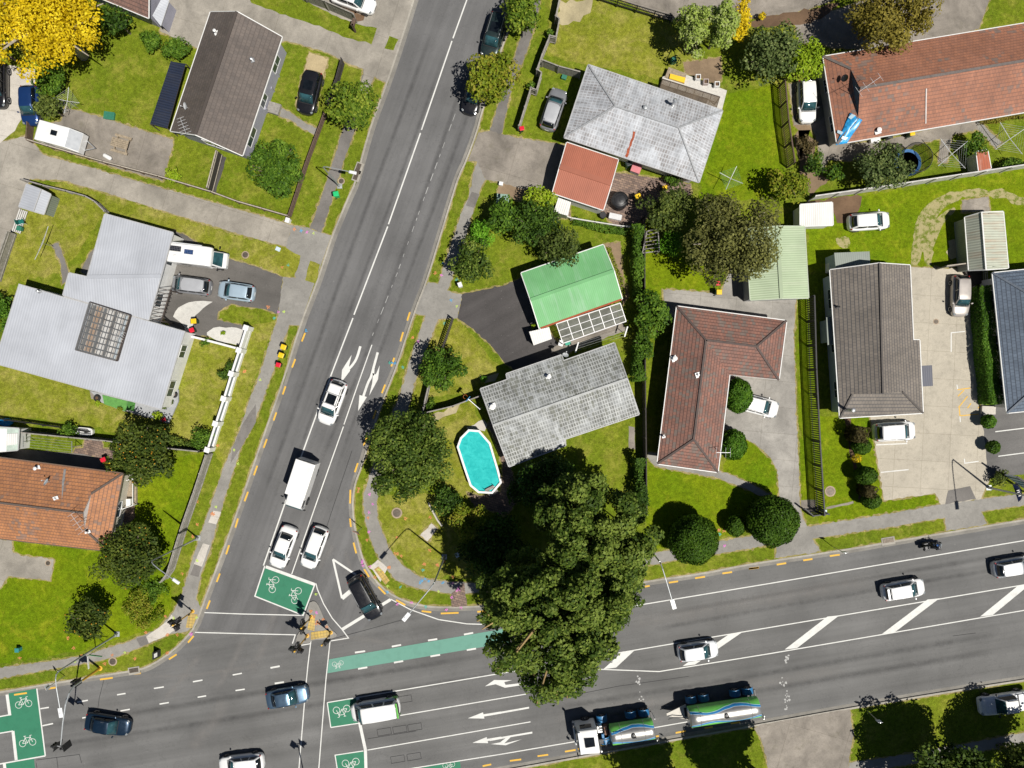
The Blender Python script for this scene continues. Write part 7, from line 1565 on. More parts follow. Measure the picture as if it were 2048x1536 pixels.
# ================================================================ pool
WATER, ntw, bw = nm('pool_water'); v = coords(ntw, 'world')
n1 = noise(ntw, v, 1.6, 4, .6, .8); n2 = noise(ntw, v, 6, 4, .7)
cw = ramp(ntw, n1, [(.3,(.018,.37,.365)), (.7,(.05,.53,.51))]); cw = mix(ntw, ramp(ntw, n2, [(.60,0.),(.70,.6)]), cw, (.008,.22,.235))
ntw.links.new(cw, bw.inputs['Base Color']); setin(bw, Roughness=.06, IOR=1.33); bump(ntw, bw, n2, .25, .05)
po = thing('swimming_pool', 'octagonal above ground pool with turquoise water and a white rim', 'swimming pool', P(957,922,LZ))
oc = t('B3',(1755,455),(1840,462),(1925,560),(1985,760),(2012,865),(1940,950),(1830,945),(1765,890),(1720,760),(1665,590),(1690,520))
rim = ccw([tuple(P(x,y,1.2)[:2]) for x, y in oc]); n_ = len(rim)
ins = inset(rim, .2); b = MB()
b.add([(x,y,1.26) for x,y in rim]+[(x,y,1.26) for x,y in ins]+[(x,y,1.16) for x,y in rim]+[(x,y,1.0) for x,y in ins], [(i,(i+1)%n_,n_+(i+1)%n_,n_+i) for i in range(n_)]+[(2*n_+i,2*n_+(i+1)%n_,(i+1)%n_,i) for i in range(n_)]+[(n_+i,n_+(i+1)%n_,3*n_+(i+1)%n_,3*n_+i) for i in range(n_)]); b.build('rim', WHITEP, po)
wl_ = inset(rim, .06); b = MB(); b.prism(wl_, LZ-.02, 1.1); b.f = [f for f in b.f if len(f) == 4]; b.m = b.m[:len(b.f)]; b.uv = b.uv[:len(b.f)]; b.build('wall', basic('pool_wall', (.25,.34,.36), .5, .15, 3), po)
b = MB(); b.flat(inset(rim, .1), 1.12); b.build('water', WATER, po)
b = MB(); b.flat(inset(rim, .12), LZ+.02); b.build('floor', basic('pool_liner', (.08,.45,.50), .6, .1, 2), po)
lad = thing('pool_ladder', 'grey slatted wooden ladder over the lower pool rim', 'ladder', P(985,983,LZ))
a = P(979,976,1.32); c_ = P(988,988,.3); side = Vector((.42,.22,0)); b = MB()
for i in range(6): f_ = i/5; q = a.lerp(c_, f_); b.bar(q-side, q+side, .14, .04)
b.build('steps', TIMBER_G, lad)
for s_ in (-1,1): b = MB(); b.tube([a+side*s_+Vector((0,0,.5)), a+side*s_, c_+side*s_-Vector((0,0,.15))], .025, 8); b.build('rail', ALU, lad)
tb = thing('garden_table', 'round pale grey garden table beside the pool surround', 'table', P(1027,984,LZ))
c_ = P(1027,984,.75); b = MB(); b.lathe([(.45,.72),(.47,.75),(.45,.78),(.05,.78)], (c_.x,c_.y,0), 24); b.build('tabletop', basic('table_grey', (.42,.44,.46), .5, .15, 4), tb)
b = MB(); b.lathe([(.28,LZ),(.26,LZ+.04),(.05,LZ+.06),(.04,.72)], (c_.x,c_.y,0), 14); b.build('pedestal', STEEL, tb)

# ================================================================ fences and walls
def fence(name, label, px, h, m, style='paling', cat='fence', post=2.2, gap=.004, wd=.12, pm=None, z=LZ, cap=None, top=True):
    w_ = [P(x, y, z) for x, y in px]; c = sum(w_, Vector())/len(w_); o = thing(name, label, cat, (c.x, c.y, z)); pan = MB(); rl = MB()
    for a, b_ in zip(w_, w_[1:]):
        L_ = (b_-a).length; d = (b_-a)/L_; nr = Vector((-d.y, d.x, 0)); k = max(1, int(round(L_/wd)))
        if style in ('paling','picket','slat'):
            n_ = k; fill = {'paling': .97, 'picket': .55, 'slat': .97}[style]
            if style == 'slat':
                nb = max(3, int(h/.16))
                for i in range(nb): zz = z+.08+i*(h-.1)/nb; pan.bar(a+Vector((0,0,zz-z)), b_+Vector((0,0,zz-z)), .03, (h/nb)*.72)
            else:
                for i in range(n_):
                    q = a+d*((i+.5)*L_/n_); hh = h*random.uniform(.975, 1.01); pan.box((q.x+nr.x*random.uniform(-.006,.006), q.y+nr.y*random.uniform(-.006,.006), z+.03+hh/2), (L_/n_*fill, .022, hh), math.atan2(d.y, d.x))
            for zz in (.3, h-.25) if style != 'slat' else (): rl.bar(a+nr*.045+Vector((0,0,zz)), b_+nr*.045+Vector((0,0,zz)), .05, .09)
            if top: rl.bar(a+Vector((0,0,h+.03)), b_+Vector((0,0,h+.03)), .11, .045)
        elif style == 'wall': pan.bar(a+Vector((0,0,h/2-.02)), b_+Vector((0,0,h/2-.02)), .2, h)
        elif style == 'rail':
            for zz in (.25,.6,.95): rl.bar(a+Vector((0,0,zz*h)), b_+Vector((0,0,zz*h)), .05, .12)
            for i in range(int(L_/.16)): q = a+d*((i+.5)*.16); pan.box((q.x,q.y,z+h/2), (.03,.03,h), math.atan2(d.y,d.x))
    if pan.f: pan.build('palings' if style in ('paling','picket','rail') else 'slats' if style == 'slat' else 'wall_panel', m, o)
    if rl.f: rl.build('rails', cap or m, o)
    for a, b_ in zip(w_, w_[1:]):
        L_ = (b_-a).length; k = max(1, int(round(L_/post)))
        for i in range(k+1):
            if style == 'wall': break
            q = a.lerp(b_, i/k); d = (b_-a).normalized(); b = MB(); b.box((q.x+d.y*.06, q.y-d.x*.06, z+(h+.04)/2), (.09,.09,h+.08), math.atan2(d.y,d.x)); b.build('post', pm or m, o)
    return o
DARKF = basic('fence_dark_stain', (.040,.034,.032), .85, .4, 5, bmp=.3); BROWNF = basic('fence_brown_stain', (.11,.072,.052), .85, .35, 5, bmp=.3); GREYF = basic('fence_grey_timber', (.27,.255,.225), .9, .35, 4, bmp=.4); CAPL = basic('fence_cap_pale', (.36,.32,.26), .85, .25, 4); WHITEF = basic('fence_whitewashed', (.56,.55,.52), .8, .2, 3); BLACKF = basic('fence_black', (.02,.02,.022), .6, .3, 5)
fence('fence', 'dark stained fence from the driveway to the spiky street tree', t('B1',(912,470),(870,620),(805,790)), 1.35, DARKF)
fence('fence', 'brown capped fence along the verge by the left street lamp', t('B1',(780,850),(712,1030),(650,1200),(575,1430))+t('B2',(395,285)), .95, BROWNF)
fence('fence', 'long low brown fence with a pale cap beside the shared drive', t('A1',(255,1095),(420,1145),(830,1262),(1250,1372),(1650,1490))+t('B2',(0,180),(385,290)), .95, BROWNF, cap=CAPL)
fence('fence', 'short brown fence at the rear end of the white caravan', t('A1',(262,965),(252,1085)), 1.0, BROWNF, 'slat')
fence('fence', 'dark divider fence across the lawn below the brown gable house', t('A1',(1712,1195),(1640,1475)), 1.6, DARKF, cap=CAPL)
fence('fence', 'grey paling fence beside the white saloon at the top', t('B1',(520,-30),(640,15),(800,75),(1005,165)), 1.7, GREYF)
gp = thing('gate_post', 'brown timber letterbox post at the end of the grey paling fence', 'post', P(*t('B1',(992,235))[0], LZ)); a = P(*t('B1',(992,235))[0], LZ)
b = MB(); b.box((a.x,a.y,LZ+.75),(.16,.16,1.5)); b.build('post', BROWNF, gp); b = MB(); b.box((a.x+.1,a.y+.28,LZ+1.35),(.34,.75,.3),R(-18)); b.build('letterbox', BROWNF, gp)
fence('fence', 'grey post and rail fence down the left boundary of the steel roofed house', t('A2',(132,420),(80,570),(12,780)), 1.4, GREYF, post=1.8)
fence('fence', 'weathered fence with dark posts along the top of the steel roofed lawn', t('A2',(215,15),(380,62),(560,105),(705,145),(775,185),(850,258)), 1.1, TIMBER_G)
fence('fence', 'old grey paling fence leaning beside the lower left footpath', t('A3',(1638,640),(1545,920),(1450,1190),(1345,1530))+t('A4',(1190,195)), 1.75, GREYF, post=2.5)
fence('fence', 'dark fence between the steel roofed lawn and the clothes lines', t('A3',(130,462),(600,508),(880,535),(1250,582),(1572,615)), 1.5, DARKF, cap=GREYF)
fence('fence', 'thin black rail fence along the lower edge of the dry lawn', t('A3',(-60,360),(240,400),(520,440),(700,470)), 1.0, BLACKF, 'rail', post=1.9)
fence('fence', 'timber pool fence below the round dark tree', t('B3',(1462,115),(1412,330),(1640,275),(1855,195)), 1.6, DARKF, cap=TIMBER_G)
fence('fence', 'dark slatted fence along the path beside the turn arrows', t('B2',(1640,1068),(1562,1300)), 1.35, DARKF, 'picket', wd=.2)
fence('fence', 'dark boundary fence between the grey house and the red L shaped house', [(1283,440),(1283,590),(1284,760),(1286,930),(1287,1020)], 1.8, DARKF, post=2.6)
fence('fence', 'tall dark picket fence between the red house lawn and the shrub row', [(1612,596),(1616,740),(1623,880),(1632,1024)], 2.0, BLACKF, 'picket', wd=.22, post=2.4)
fence('gate', 'black mesh gate frame at the end of the tall dark picket fence', t('D3',(432,985),(490,1035),(600,1020)), 1.3, BLACKF, 'picket', 'gate', post=1.6, wd=.14)
fence('fence', 'dark brown picket fence between the big lawn and the white wagon', [(1556,176),(1563,255),(1575,336)], 1.9, BROWNF, 'picket', wd=.2, post=2.4)
fence('fence', 'long whitewashed paling fence behind the right hand lawn', [(1616,401),(1757,381),(1900,359),(2100,329)], 1.75, WHITEF, post=2.6)
fence('fence', 'grey zigzag timber fence along the footpath left of the pale tiled house', [(1124,-20),(1110,47),(1117,53),(1110,88),(1098,86),(1084,120),(1073,152),(1082,158),(1072,192),(1061,188),(1038,262)], 1.5, GREYF, post=2.)
fence('fence', 'grey paling fence between the zigzag fence and the pale tiled house', t('C1',(398,512),(520,560),(685,603)), 1.5, GREYF)
fence('fence', 'dark open rail fence at the top behind the pale tiled house', t('C1',(830,5),(970,50),(1115,95),(1250,135),(1380,172)), 1.3, BLACKF, 'rail')
fence('fence', 'low white fence behind the red garage', t('C2',(490,258),(620,305),(800,335),(1000,366),(1125,372)), .75, WHITEF, post=1.8)
fence('fence', 'grey boarded fence closing the top of the pale car park', t('D2',(1415,640),(1560,622),(1728,605)), 1.7, GREYF, cap=CAPL)
fence('garden_wall', 'low dark topped white wall beside the round gravel bed', t('A2',(1420,1188),(1560,1222),(1700,1258),(1840,1296)), .7, W_['white'], 'wall', 'wall')
fence('fence', 'timber fence at the top left corner behind the black utility car', t('A1',(-60,425),(70,450),(170,490)), 1.2, BROWNF)
# white louvred street wall
lw = thing('street_wall', 'white plastered street wall with blue grey louvre panels', 'wall', P(455,780,LZ)); LOUV = corrugated('louvre_panel', (.30,.36,.42), (.24,.28,.33), .3, .13, .4, .8, .5, .3)
wp = [P(x, y, LZ) for x, y in ((503,658),(489,702),(474,748),(459,797),(443,846),(427,897))]
for i, q in enumerate(wp):
    b = MB(); b.box((q.x,q.y,LZ+.75),(.42,.42,1.5),R(-18)); b.box((q.x,q.y,LZ+1.53),(.52,.52,.07),R(-18)); b.build('pillar', WHITEP, lw)
for i, (a, c_) in enumerate(zip(wp, wp[1:])):
    d = (c_-a).normalized(); a2, c2 = a+d*.24, c_-d*.24
    b = MB(); b.bar(a2+Vector((0,0,.22)), c2+Vector((0,0,.22)), .24, .5); b.bar(a2+Vector((0,0,1.36)), c2+Vector((0,0,1.36)), .2, .08); b.build('wall_panel', WHITEP, lw)
    if i == 0: b = MB(); b.bar(a2+Vector((0,0,.9)), c2+Vector((0,0,.9)), .2, .86); b.build('wall_panel', WHITEP, lw); continue
    b = MB()
    for j in range(6): zz = LZ+.52+j*.13; o_ = Vector((.05,.016,0)); b.add([a2+Vector((0,0,zz))-o_, c2+Vector((0,0,zz))-o_, c2+Vector((0,0,zz+.11))+o_, a2+Vector((0,0,zz+.11))+o_, a2+Vector((0,0,zz-.015))-o_, c2+Vector((0,0,zz-.015))-o_, c2+Vector((0,0,zz+.095))+o_, a2+Vector((0,0,zz+.095))+o_], [(0,1,2,3),(7,6,5,4),(0,4,5,1),(2,6,7,3),(0,3,7,4),(1,5,6,2)])
    b.build('louvre_panel', basic('louvre_blue_grey', (.30,.37,.44), .45, .1, 3), lw)
# dark ramp deck by the car park
rd_ = thing('deck', 'dark timber ramp deck between the champagne hatchback and the narrow garage', 'deck', P(1941,552,LZ)); q = [P(x,y,LZ) for x,y in t('D2',(1595,650),(1728,612),(1735,745),(1670,765))]
b = MB(); b.prism([(v_.x,v_.y) for v_ in q], LZ, LZ+.35); b.build('platform', DARKF, rd_)
b = MB(); 
for i in range(3): b.bar(q[1]+Vector((0,0,.5+.28*i)), q[2]+Vector((0,0,.5+.28*i)), .05, .1)
b.build('railing', GREYF, rd_)
tf = thing('timber_frame', 'open timber arbour frame beside the bright green climbing shrub', 'arbour', P(1300,480,LZ)); b = MB()
q = [P(x,y,1.9) for x,y in t('C2',(1205,395),(1290,375),(1300,545),(1170,562))]
for a, c_ in ((0,1),(1,2),(2,3),(3,0)): b.bar(q[a], q[c_], .09, .12)
for i in range(1,6): b.bar(q[0].lerp(q[3], i/6)+Vector((0,0,.1)), q[1].lerp(q[2], i/6)+Vector((0,0,.1)), .05, .08)
b.build('beams', TIMBER_G, tf)
for v_ in q: b = MB(); b.box((v_.x,v_.y,1.),(.1,.1,1.8)); b.build('post', TIMBER_G, tf)

# ================================================================ street lamps, signals, signs
POLE = basic('lamp_pole_grey', (.40,.42,.43), .45, .12, 4, .4); LENS = basic('lamp_head_white', (.72,.73,.74), .35, .06, 4); YPOLE = basic('signal_pole_yellow', (.62,.36,.03), .5, .15, 4)
def lamp(label, base, arm, head, h=9.3, r=.10, led=True):
    b0 = P(*base, LZ); top = Vector((b0.x, b0.y, h)); a1 = P(*arm, h+.35) if arm else None; hd = P(*head, h+.5); o = thing('street_lamp', label, 'street lamp', b0, 0, 'street lamps')
    b = MB(); b.tube([b0, b0+Vector((0,0,.5)), b0+Vector((0,0,.55)), top], [r*1.5, r*1.5, r, r*.6], 10); b.box((b0.x,b0.y,LZ+.03),(.5,.5,.06)); b.build('pole', POLE, o)
    d = (hd-top); d.z = 0; b = MB(); pts = [top-Vector((0,0,.15)), top+d*.05+Vector((0,0,.25)), top+d*.16+Vector((0,0,.42)), top+d*.4+Vector((0,0,.5)), hd]; b.tube(pts, [r*.62,r*.55,r*.5,r*.48,r*.45], 8); b.build('arm', POLE, o)
    u = d.normalized(); b = MB(); rz = math.atan2(u.y, u.x)
    if led: b.box(hd+u*.35, (.85,.36,.09), rz); b.box(hd+u*.45+Vector((0,0,.06)), (.2,.2,.06), rz); b.build('lamp_head', LENS, o, bevel=.02)
    else: b.box(hd+u*.3, (.78,.32,.14), rz, 0, .7); b.build('lamp_head', LENS, o, True, .05, 3)
lamp('curved street lamp on the left verge above the green wheelie bin', t('B1',(876,1362))[0], None, t('B1',(945,1255))[0], 6.3, .08, False)
lamp('street lamp leaning over the orange tree by the old paling fence', t('A3',(1522,1290))[0], None, t('A4',(1218,205))[0], 9.2, .09, False)
lamp('street lamp on the inside of the bend over the slip lane', t('B4',(1440,48))[0], None, t('B4',(1190,450))[0], 9.4)
lamp('street lamp emerging from the great tree over the main road', (1281,1077), None, t('C4',(1283,355))[0], 9.4)
lamp('street lamp above the left green cycle boxes', t('A4',(826,592))[0], None, t('A4',(422,1118))[0], 9.4)
lamp('dark street lamp beside the billboard at the right edge', t('D3',(1793,848))[0], None, (2142,1110), 9.4)
HOUS = basic('signal_housing_black', (.014,.014,.015), .5, .3, 6); LR, LA, LG = [basic('signal_lens_'+k, c, .2, .1, 8) for k, c in (('red',(.25,.01,.01)),('amber',(.28,.12,.01)),('green',(.01,.2,.08)))]
def head(o, c, az, w=.52, hh=1.15):
    d = Vector((math.cos(az), math.sin(az), 0)); s_ = Vector((-d.y, d.x, 0)); rz = az
    b = MB(); b.box(c-d*.10, (.03, w, hh), rz); b.build('target_board', HOUS, o, bevel=.02)
    b = MB(); b.box(c+d*.02, (.2,.26,.86), rz); bo = b.build('lantern', HOUS, o, bevel=.02)
    for k, m in ((.28,LR),(0,LA),(-.28,LG)):
        b = MB(); b.tube([c+d*.12+Vector((0,0,k)), c+d*.15+Vector((0,0,k))], .095, 12); b.build('lens', m, bo)
        b = MB(); q = c+Vector((0,0,k)); n_ = 9; vs = [q+d*x+(s_*math.cos(a)+Vector((0,0,1))*math.sin(a))*rr for x in (.12,.36) for rr in (.115,.103) for a in np.linspace(-.2, math.pi+.2, n_)]
        fs = [(i,i+1,2*n_+i+1,2*n_+i) for i in range(n_-1)]+[(n_+i,3*n_+i,3*n_+i+1,n_+i+1) for i in range(n_-1)]+[(2*n_+i,2*n_+i+1,3*n_+i+1,3*n_+i) for i in range(n_-1)]; b.add(vs, fs); b.build('visor', HOUS, bo)
def signal(label, base, azs, h=4.0, dh=0.):
    b0 = P(*base, LZ); o = thing('traffic_signal', label, 'traffic signal', b0, 0, 'traffic signals'); b = MB(); b.tube([b0, b0+Vector((0,0,.25)), b0+Vector((0,0,.26)), b0+Vector((0,0,h))], [.11,.11,.065,.06], 10); b.lathe([(.2,0),(.2,.03),(.1,.05)], b0, 12); b.build('pole', YPOLE, o)
    b = MB(); b.lathe([(.07,0),(.10,.04),(.08,.12),(.02,.15)], b0+Vector((0,0,h)), 10); b.build('finial', YPOLE, o)
    for az in azs:
        d = Vector((math.cos(az), math.sin(az), 0)); c = b0+d*.32+Vector((0,0,h-.55)); b = MB(); b.bar(b0+Vector((0,0,h-.25)), c+Vector((0,0,.3)), .05, .05); b.bar(b0+Vector((0,0,h-.85)), c-Vector((0,0,.3)), .05, .05); b.build('bracket', HOUS, o); head(o, c, az)
    b = MB(); b.box(b0+Vector((.09,0,1.05)), (.1,.14,.26)); b.build('push_button', HOUS, o); return o
def mast(label, base, tip, hb, ht, azs, mid=True):
    b0 = P(*base, LZ); tp = P(*tip, ht); o = thing('mast_arm_signal', label, 'traffic signal', b0, 0, 'overhead signals'); d = tp-b0; d.z = 0; L_ = d.length; u = d.normalized()
    b = MB(); b.tube([b0, b0+Vector((0,0,3.0))], [.13,.10], 10); b.lathe([(.26,0),(.26,.04),(.14,.06)], b0, 12); b.build('pole', YPOLE, o)
    b = MB(); pts = [b0+Vector((0,0,2.9)), b0+Vector((0,0,hb-.8)), b0+u*L_*.08+Vector((0,0,hb-.1)), b0+u*L_*.25+Vector((0,0,hb+.3)), b0+u*L_*.6+Vector((0,0,ht-LZ)), tp]; b.tube(pts, [.09,.085,.08,.075,.06,.05], 9); b.build('arm', POLE, o)
    for k, az in enumerate(azs): s_ = Vector((-u.y, u.x, 0)); head(o, tp+u*.1+s_*(.42*(k-.5*(len(azs)-1))*2)-Vector((0,0,.1)), az, .62, 1.25); 
    for k in (range(1) if len(azs) > 1 else ()): b = MB(); s_ = Vector((-u.y, u.x, 0)); b.bar(tp+u*.1-s_*.45, tp+u*.1+s_*.45, .06, .06); b.build('crossbar', POLE, o)
    if mid:
        for az in azs: dd = Vector((math.cos(az), math.sin(az), 0)); c = b0+dd*.35+Vector((0,0,3.3)); b = MB(); b.bar(b0+Vector((0,0,3.3)), c, .05, .05); b.build('bracket', HOUS, o); head(o, c, az)
    return o
signal('yellow pole traffic signal on the left corner footpath by the pedestrian crossing', t('A4',(1358,432))[0], (R(60),R(-75),R(160)), 4.1)
signal('yellow pole traffic signal on the island nearest the cycle box', t('B4',(502,470))[0], (R(100),R(-100)), 3.3)
signal('yellow pole traffic signal at the lower left tip of the island', t('B4',(474,605))[0], (R(170),R(-20),R(80)), 4.1)
signal('short yellow pole traffic signal at the right tip of the island', t('B4',(641,582))[0], (R(20),), 3.4)
mast('overhead arm traffic signal reaching across the left cycle boxes', t('A4',(705,833))[0], t('A4',(428,1375))[0], 5.0, 5.6, (R(170),R(200)))
mast('overhead arm signal beyond the bottom edge casting its shadow on the crossing', (672,1690), (606,1588), 5.0, 5.6, (R(10),R(-20)), False)
def sign(name, label, base, h, kind, az=0, cat='sign', tilt=None):
    b0 = P(*base, LZ); o = thing(name, label, cat, b0); b = MB(); b.tube([b0, b0+Vector((0,0,h))], .035, 8); b.build('post', STEEL, o); d = Vector((math.cos(az), math.sin(az), 0)); s_ = Vector((-d.y, d.x, 0)); b = MB(); c = b0+Vector((0,0,h-.3))
    if kind == 'tri':
        p = [c+s_*.42+Vector((0,0,.3)), c-s_*.42+Vector((0,0,.3)), c-Vector((0,0,.42))]; q = [v_*.0+c+(v_-c)*.72 for v_ in p]
        b.add([v_+d*.05 for v_ in p]+[v_+d*.035 for v_ in p], [(0,1,2),(5,4,3),(0,3,4,1),(1,4,5,2),(2,5,3,0)]); b.build('sign_plate', basic('sign_red', (.55,.03,.03), .4, .08, 4), o)
        b = MB(); b.add([v_+d*.058 for v_ in q]+[v_+d*.051 for v_ in q], [(0,1,2),(5,4,3),(0,3,4,1),(1,4,5,2),(2,5,3,0)]); b.build('sign_face', WHITEP, o)
    elif kind == 'plate': b.box(c+d*.05, (.02,.45,.6), az); b.build('sign_plate', basic('sign_blue_white', (.55,.58,.62), .4, .1, 4), o)
    elif kind == 'street':
        for k, a2 in enumerate((az, az+R(78))): e_ = Vector((math.cos(a2), math.sin(a2), 0)); b = MB(); q = b0+Vector((0,0,h-.12-.22*k)); b.bar(q+e_*.05, q+e_*1.25, .03, .2); b.build('name_blade', WHITEP if k == 0 else basic('blade_green', (.05,.28,.12), .4, .1, 4), o)
    return o
sign('give_way_sign', 'give way sign on the verge at the start of the slip lane bend', t('B3',(935,1213))[0], 2.6, 'tri', R(60))
sign('street_sign', 'street name sign with white and green blades on the lower left footpath', t('A4',(748,662))[0], 3.2, 'street', R(-85))
sign('parking_sign', 'slim sign post on the verge left of the mast arm signal', t('A4',(458,888))[0], 2.9, 'plate', R(200))
sign('parking_sign', 'slim sign post on the verge left of the motorcycle', t('D3',(664,1272))[0], 2.9, 'plate', R(90))
sign('parking_sign', 'plain pole standing in the deep tree shade at the bottom right', t('D4',(895,1132))[0], 2.6, 'plate', R(90))
sb_ = thing('sandwich_board', 'small black and white sign board on the lower left verge', 'sign', P(*t('A4',(1112,722))[0], LZ)); a = P(*t('A4',(1112,722))[0], LZ)
for s_ in (-1,1): b = MB(); b.hexa([(a.x+s_*.28-.02,a.y-.35,LZ),(a.x+s_*.28+.02,a.y-.35,LZ),(a.x+s_*.28+.02,a.y+.35,LZ),(a.x+s_*.28-.02,a.y+.35,LZ)], [(a.x+s_*.03-.02,a.y-.35,LZ+1.),(a.x+s_*.03+.02,a.y-.35,LZ+1.),(a.x+s_*.03+.02,a.y+.35,LZ+1.),(a.x+s_*.03-.02,a.y+.35,LZ+1.)]); b.build('board', BLACKF, sb_)
b = MB(); b.hexa([(a.x+.17,a.y-.2,LZ+.5),(a.x+.19,a.y-.2,LZ+.5),(a.x+.19,a.y+.2,LZ+.5),(a.x+.17,a.y+.2,LZ+.5)], [(a.x+.08,a.y-.2,LZ+.9),(a.x+.10,a.y-.2,LZ+.9),(a.x+.10,a.y+.2,LZ+.9),(a.x+.08,a.y+.2,LZ+.9)]); b.build('notice', WHITEP, sb_)
# billboard and feather flag at the right
bb = thing('billboard', 'teal and white raised billboard with dark frame at the right edge', 'billboard', P(2030,960,LZ)); pa, pb = P(*t('D3',(1905,720))[0], LZ), P(2100,950,LZ); pa = P(1988,945,LZ); pb = P(2050,986,LZ); d = (pb-pa).normalized()
for q in (pa+d*.4, pb-d*.4): b = MB(); b.box((q.x,q.y,1.6),(.14,.14,3.2)); b.build('post', BLACKF, bb)
b = MB(); b.bar(pa+Vector((0,0,2.4)), pb+Vector((0,0,2.4)), .12, 1.6); b.build('panel', basic('billboard_white', (.55,.62,.65), .5, .1, 2), bb)
b = MB()
for i in range(6): f0, f1 = i/6+.02, i/6+.1; z0 = 1.68; o_ = Vector((d.y,-d.x,0))*.07; b.add([pa.lerp(pb,f0)+Vector((0,0,z0))+o_, pa.lerp(pb,f1)+Vector((0,0,z0))+o_, pa.lerp(pb,f1+.05)+Vector((0,0,z0+1.44))+o_, pa.lerp(pb,f0+.05)+Vector((0,0,z0+1.44))+o_], [(0,1,2,3)])
b.build('panel_stripes', basic('billboard_teal', (.02,.16,.17), .5, .1, 2), bb)
b = MB()
for zz in (1.5,3.25): b.bar(pa+Vector((0,0,zz)), pb+Vector((0,0,zz)), .16, .1)
b.build('frame', BLACKF, bb)
ff = thing('feather_flag', 'navy feather flag with pale lettering strokes by the footpath', 'flag', P(2012,962,LZ)); a = P(2014,966,LZ); NAVY = basic('flag_navy', (.012,.03,.13), .7, .2, 3)
top_ = P(2037,1004,3.0); b = MB(); b.tube([a, a+Vector((.05,-.05,1.5)), a.lerp(top_, .5)+Vector((0,0,1.2)), top_+Vector((0,0,.3))], [.025,.022,.018,.012], 7); b.build('pole', STEEL, ff)
b = MB(); n_ = 10; vs = []
for i in range(n_+1):
    f_ = i/n_; p = Vector((a.x,a.y,.9)).lerp(top_, f_); wd = .62*math.sin(math.pi*min(1,.12+.88*f_))**.5; vs += [p, p+Vector((wd,.25*wd,.03*math.sin(i)))]
b.add(vs+[v_-Vector((0,0,.012)) for v_ in vs], [(2*i,2*i+1,2*i+3,2*i+2) for i in range(n_)]+[(2*n_+2+2*i+2,2*n_+2+2*i+3,2*n_+2+2*i+1,2*n_+2+2*i) for i in range(n_)]); fo_ = b.build('sail', NAVY, ff, True)
b = MB()
for i in (4,5,6,7): q = Vector((a.x,a.y,.9)).lerp(top_, i/n_)+Vector((.14,.05,.05)); b.bar(q, q+Vector((.26,.06,.0)), .06, .01)
b.build('lettering', WHITEP, fo_)

# ================================================================ bins
BODY = basic('bin_body_green', (.015,.06,.03), .5, .2, 5); LID = dict(red=basic('bin_lid_red', (.62,.012,.035), .4, .12, 5), yellow=basic('bin_lid_yellow', (.78,.50,.01), .4, .1, 5), green=basic('bin_lid_green', (.02,.48,.16), .4, .1, 5), dark=basic('bin_lid_dark', (.02,.03,.03), .5, .2, 5))
def bin_(px, py, lid, rz, label, s=1., body=None):
    c = P(px, py, LZ+.8*s); o = local(thing('wheelie_bin', label, 'wheelie bin', (c.x, c.y, LZ), rz, 'wheelie bins'))
    b = MB(); b.box((0,0,.50*s), (.46*s,.42*s,.92*s)); k = [(.40,.36)]; b.v = [(x*(.82 if z < .5*s else 1), y*(.82 if z < .5*s else 1), z) for x,y,z in b.v]; b.build('body', body or BODY, o, bevel=.03)
    b = MB(); b.box((.02*s,0,1.0*s), (.58*s,.53*s,.09*s), 0, 0, .86); b.build('lid', LID[lid], o, bevel=.03)
    b = MB(); b.tube([(-.28*s,-.2*s,.97*s),(-.28*s,.2*s,.97*s)], .022*s, 7); b.build('handle', BODY, o)
    for s_ in (-1,1): b = MB(); b.tube([(-.2*s,s_*.22*s,.1*s),(-.2*s,s_*.27*s,.1*s)], .1*s, 12); b.build('wheel', TYRE, o)
    return o
bin_(*t('B2',(738,110))[0], 'green', R(10), 'bright green lidded bin on the verge below the left street lamp', 1., LID['green'])
bin_(*t('B2',(336,1283))[0], 'yellow', R(-20), 'yellow lidded bin, upper of two on the left verge')
bin_(*t('B2',(318,1346))[0], 'yellow', R(-20), 'yellow lidded bin standing just above the red lidded bin on the verge')
bin_(*t('B2',(296,1420))[0], 'red', R(-15), 'red lidded bin on the verge below two yellow bins', .9)
bin_(*t('A2',(1490,1085))[0], 'yellow', R(5), 'yellow lidded bin on the pale gravel by the steel roofed house')
bin_(*t('A2',(1475,1155))[0], 'red', R(20), 'red lidded bin next to the yellow bin on the pale gravel', .9)
bin_(*t('A3',(798,690))[0], 'red', R(25), 'red lidded bin above the orange tiled roof', .95)
bin_(*t('A3',(832,728))[0], 'yellow', R(0), 'yellow lidded bin touching the orange tiled roof edge', 1.05)
bin_(*t('C1',(243,990))[0], 'red', R(10), 'red lidded bin at the foot of the zigzag fence', .85)
bin_(*t('C2',(1748,795))[0], 'red', R(0), 'pinkish red lidded bin under the big brown tree', .85)
bin_(*t('C2',(1755,862))[0], 'yellow', R(0), 'yellow lidded bin under the big brown tree beside the concrete drive')
bin_(*t('D1',(1235,965))[0], 'yellow', R(8), 'yellow lidded bin against the lower wall of the long red block', .95)
bin_(*t('C2',(1133,130))[0], 'yellow', R(20), 'yellow lidded bin near the black water tank', 1.05)
bin_(*t('C2',(1340,62))[0], 'yellow', R(10), 'yellow lidded bin below the eave of the pale tiled house', .9)
bin_(*t('A3',(1260,382))[0], 'red', R(20), 'orange red bucket bin at the lower deck corner', .7)
bin_(*t('C1',(1062,1260))[0], 'dark', R(20), 'dark lidded bin beside the red garage under the eave', .95)
bin_(*t('D1',(1075,985))[0], 'dark', R(0), 'black lidded bin against the long red block', .95, BLACK)

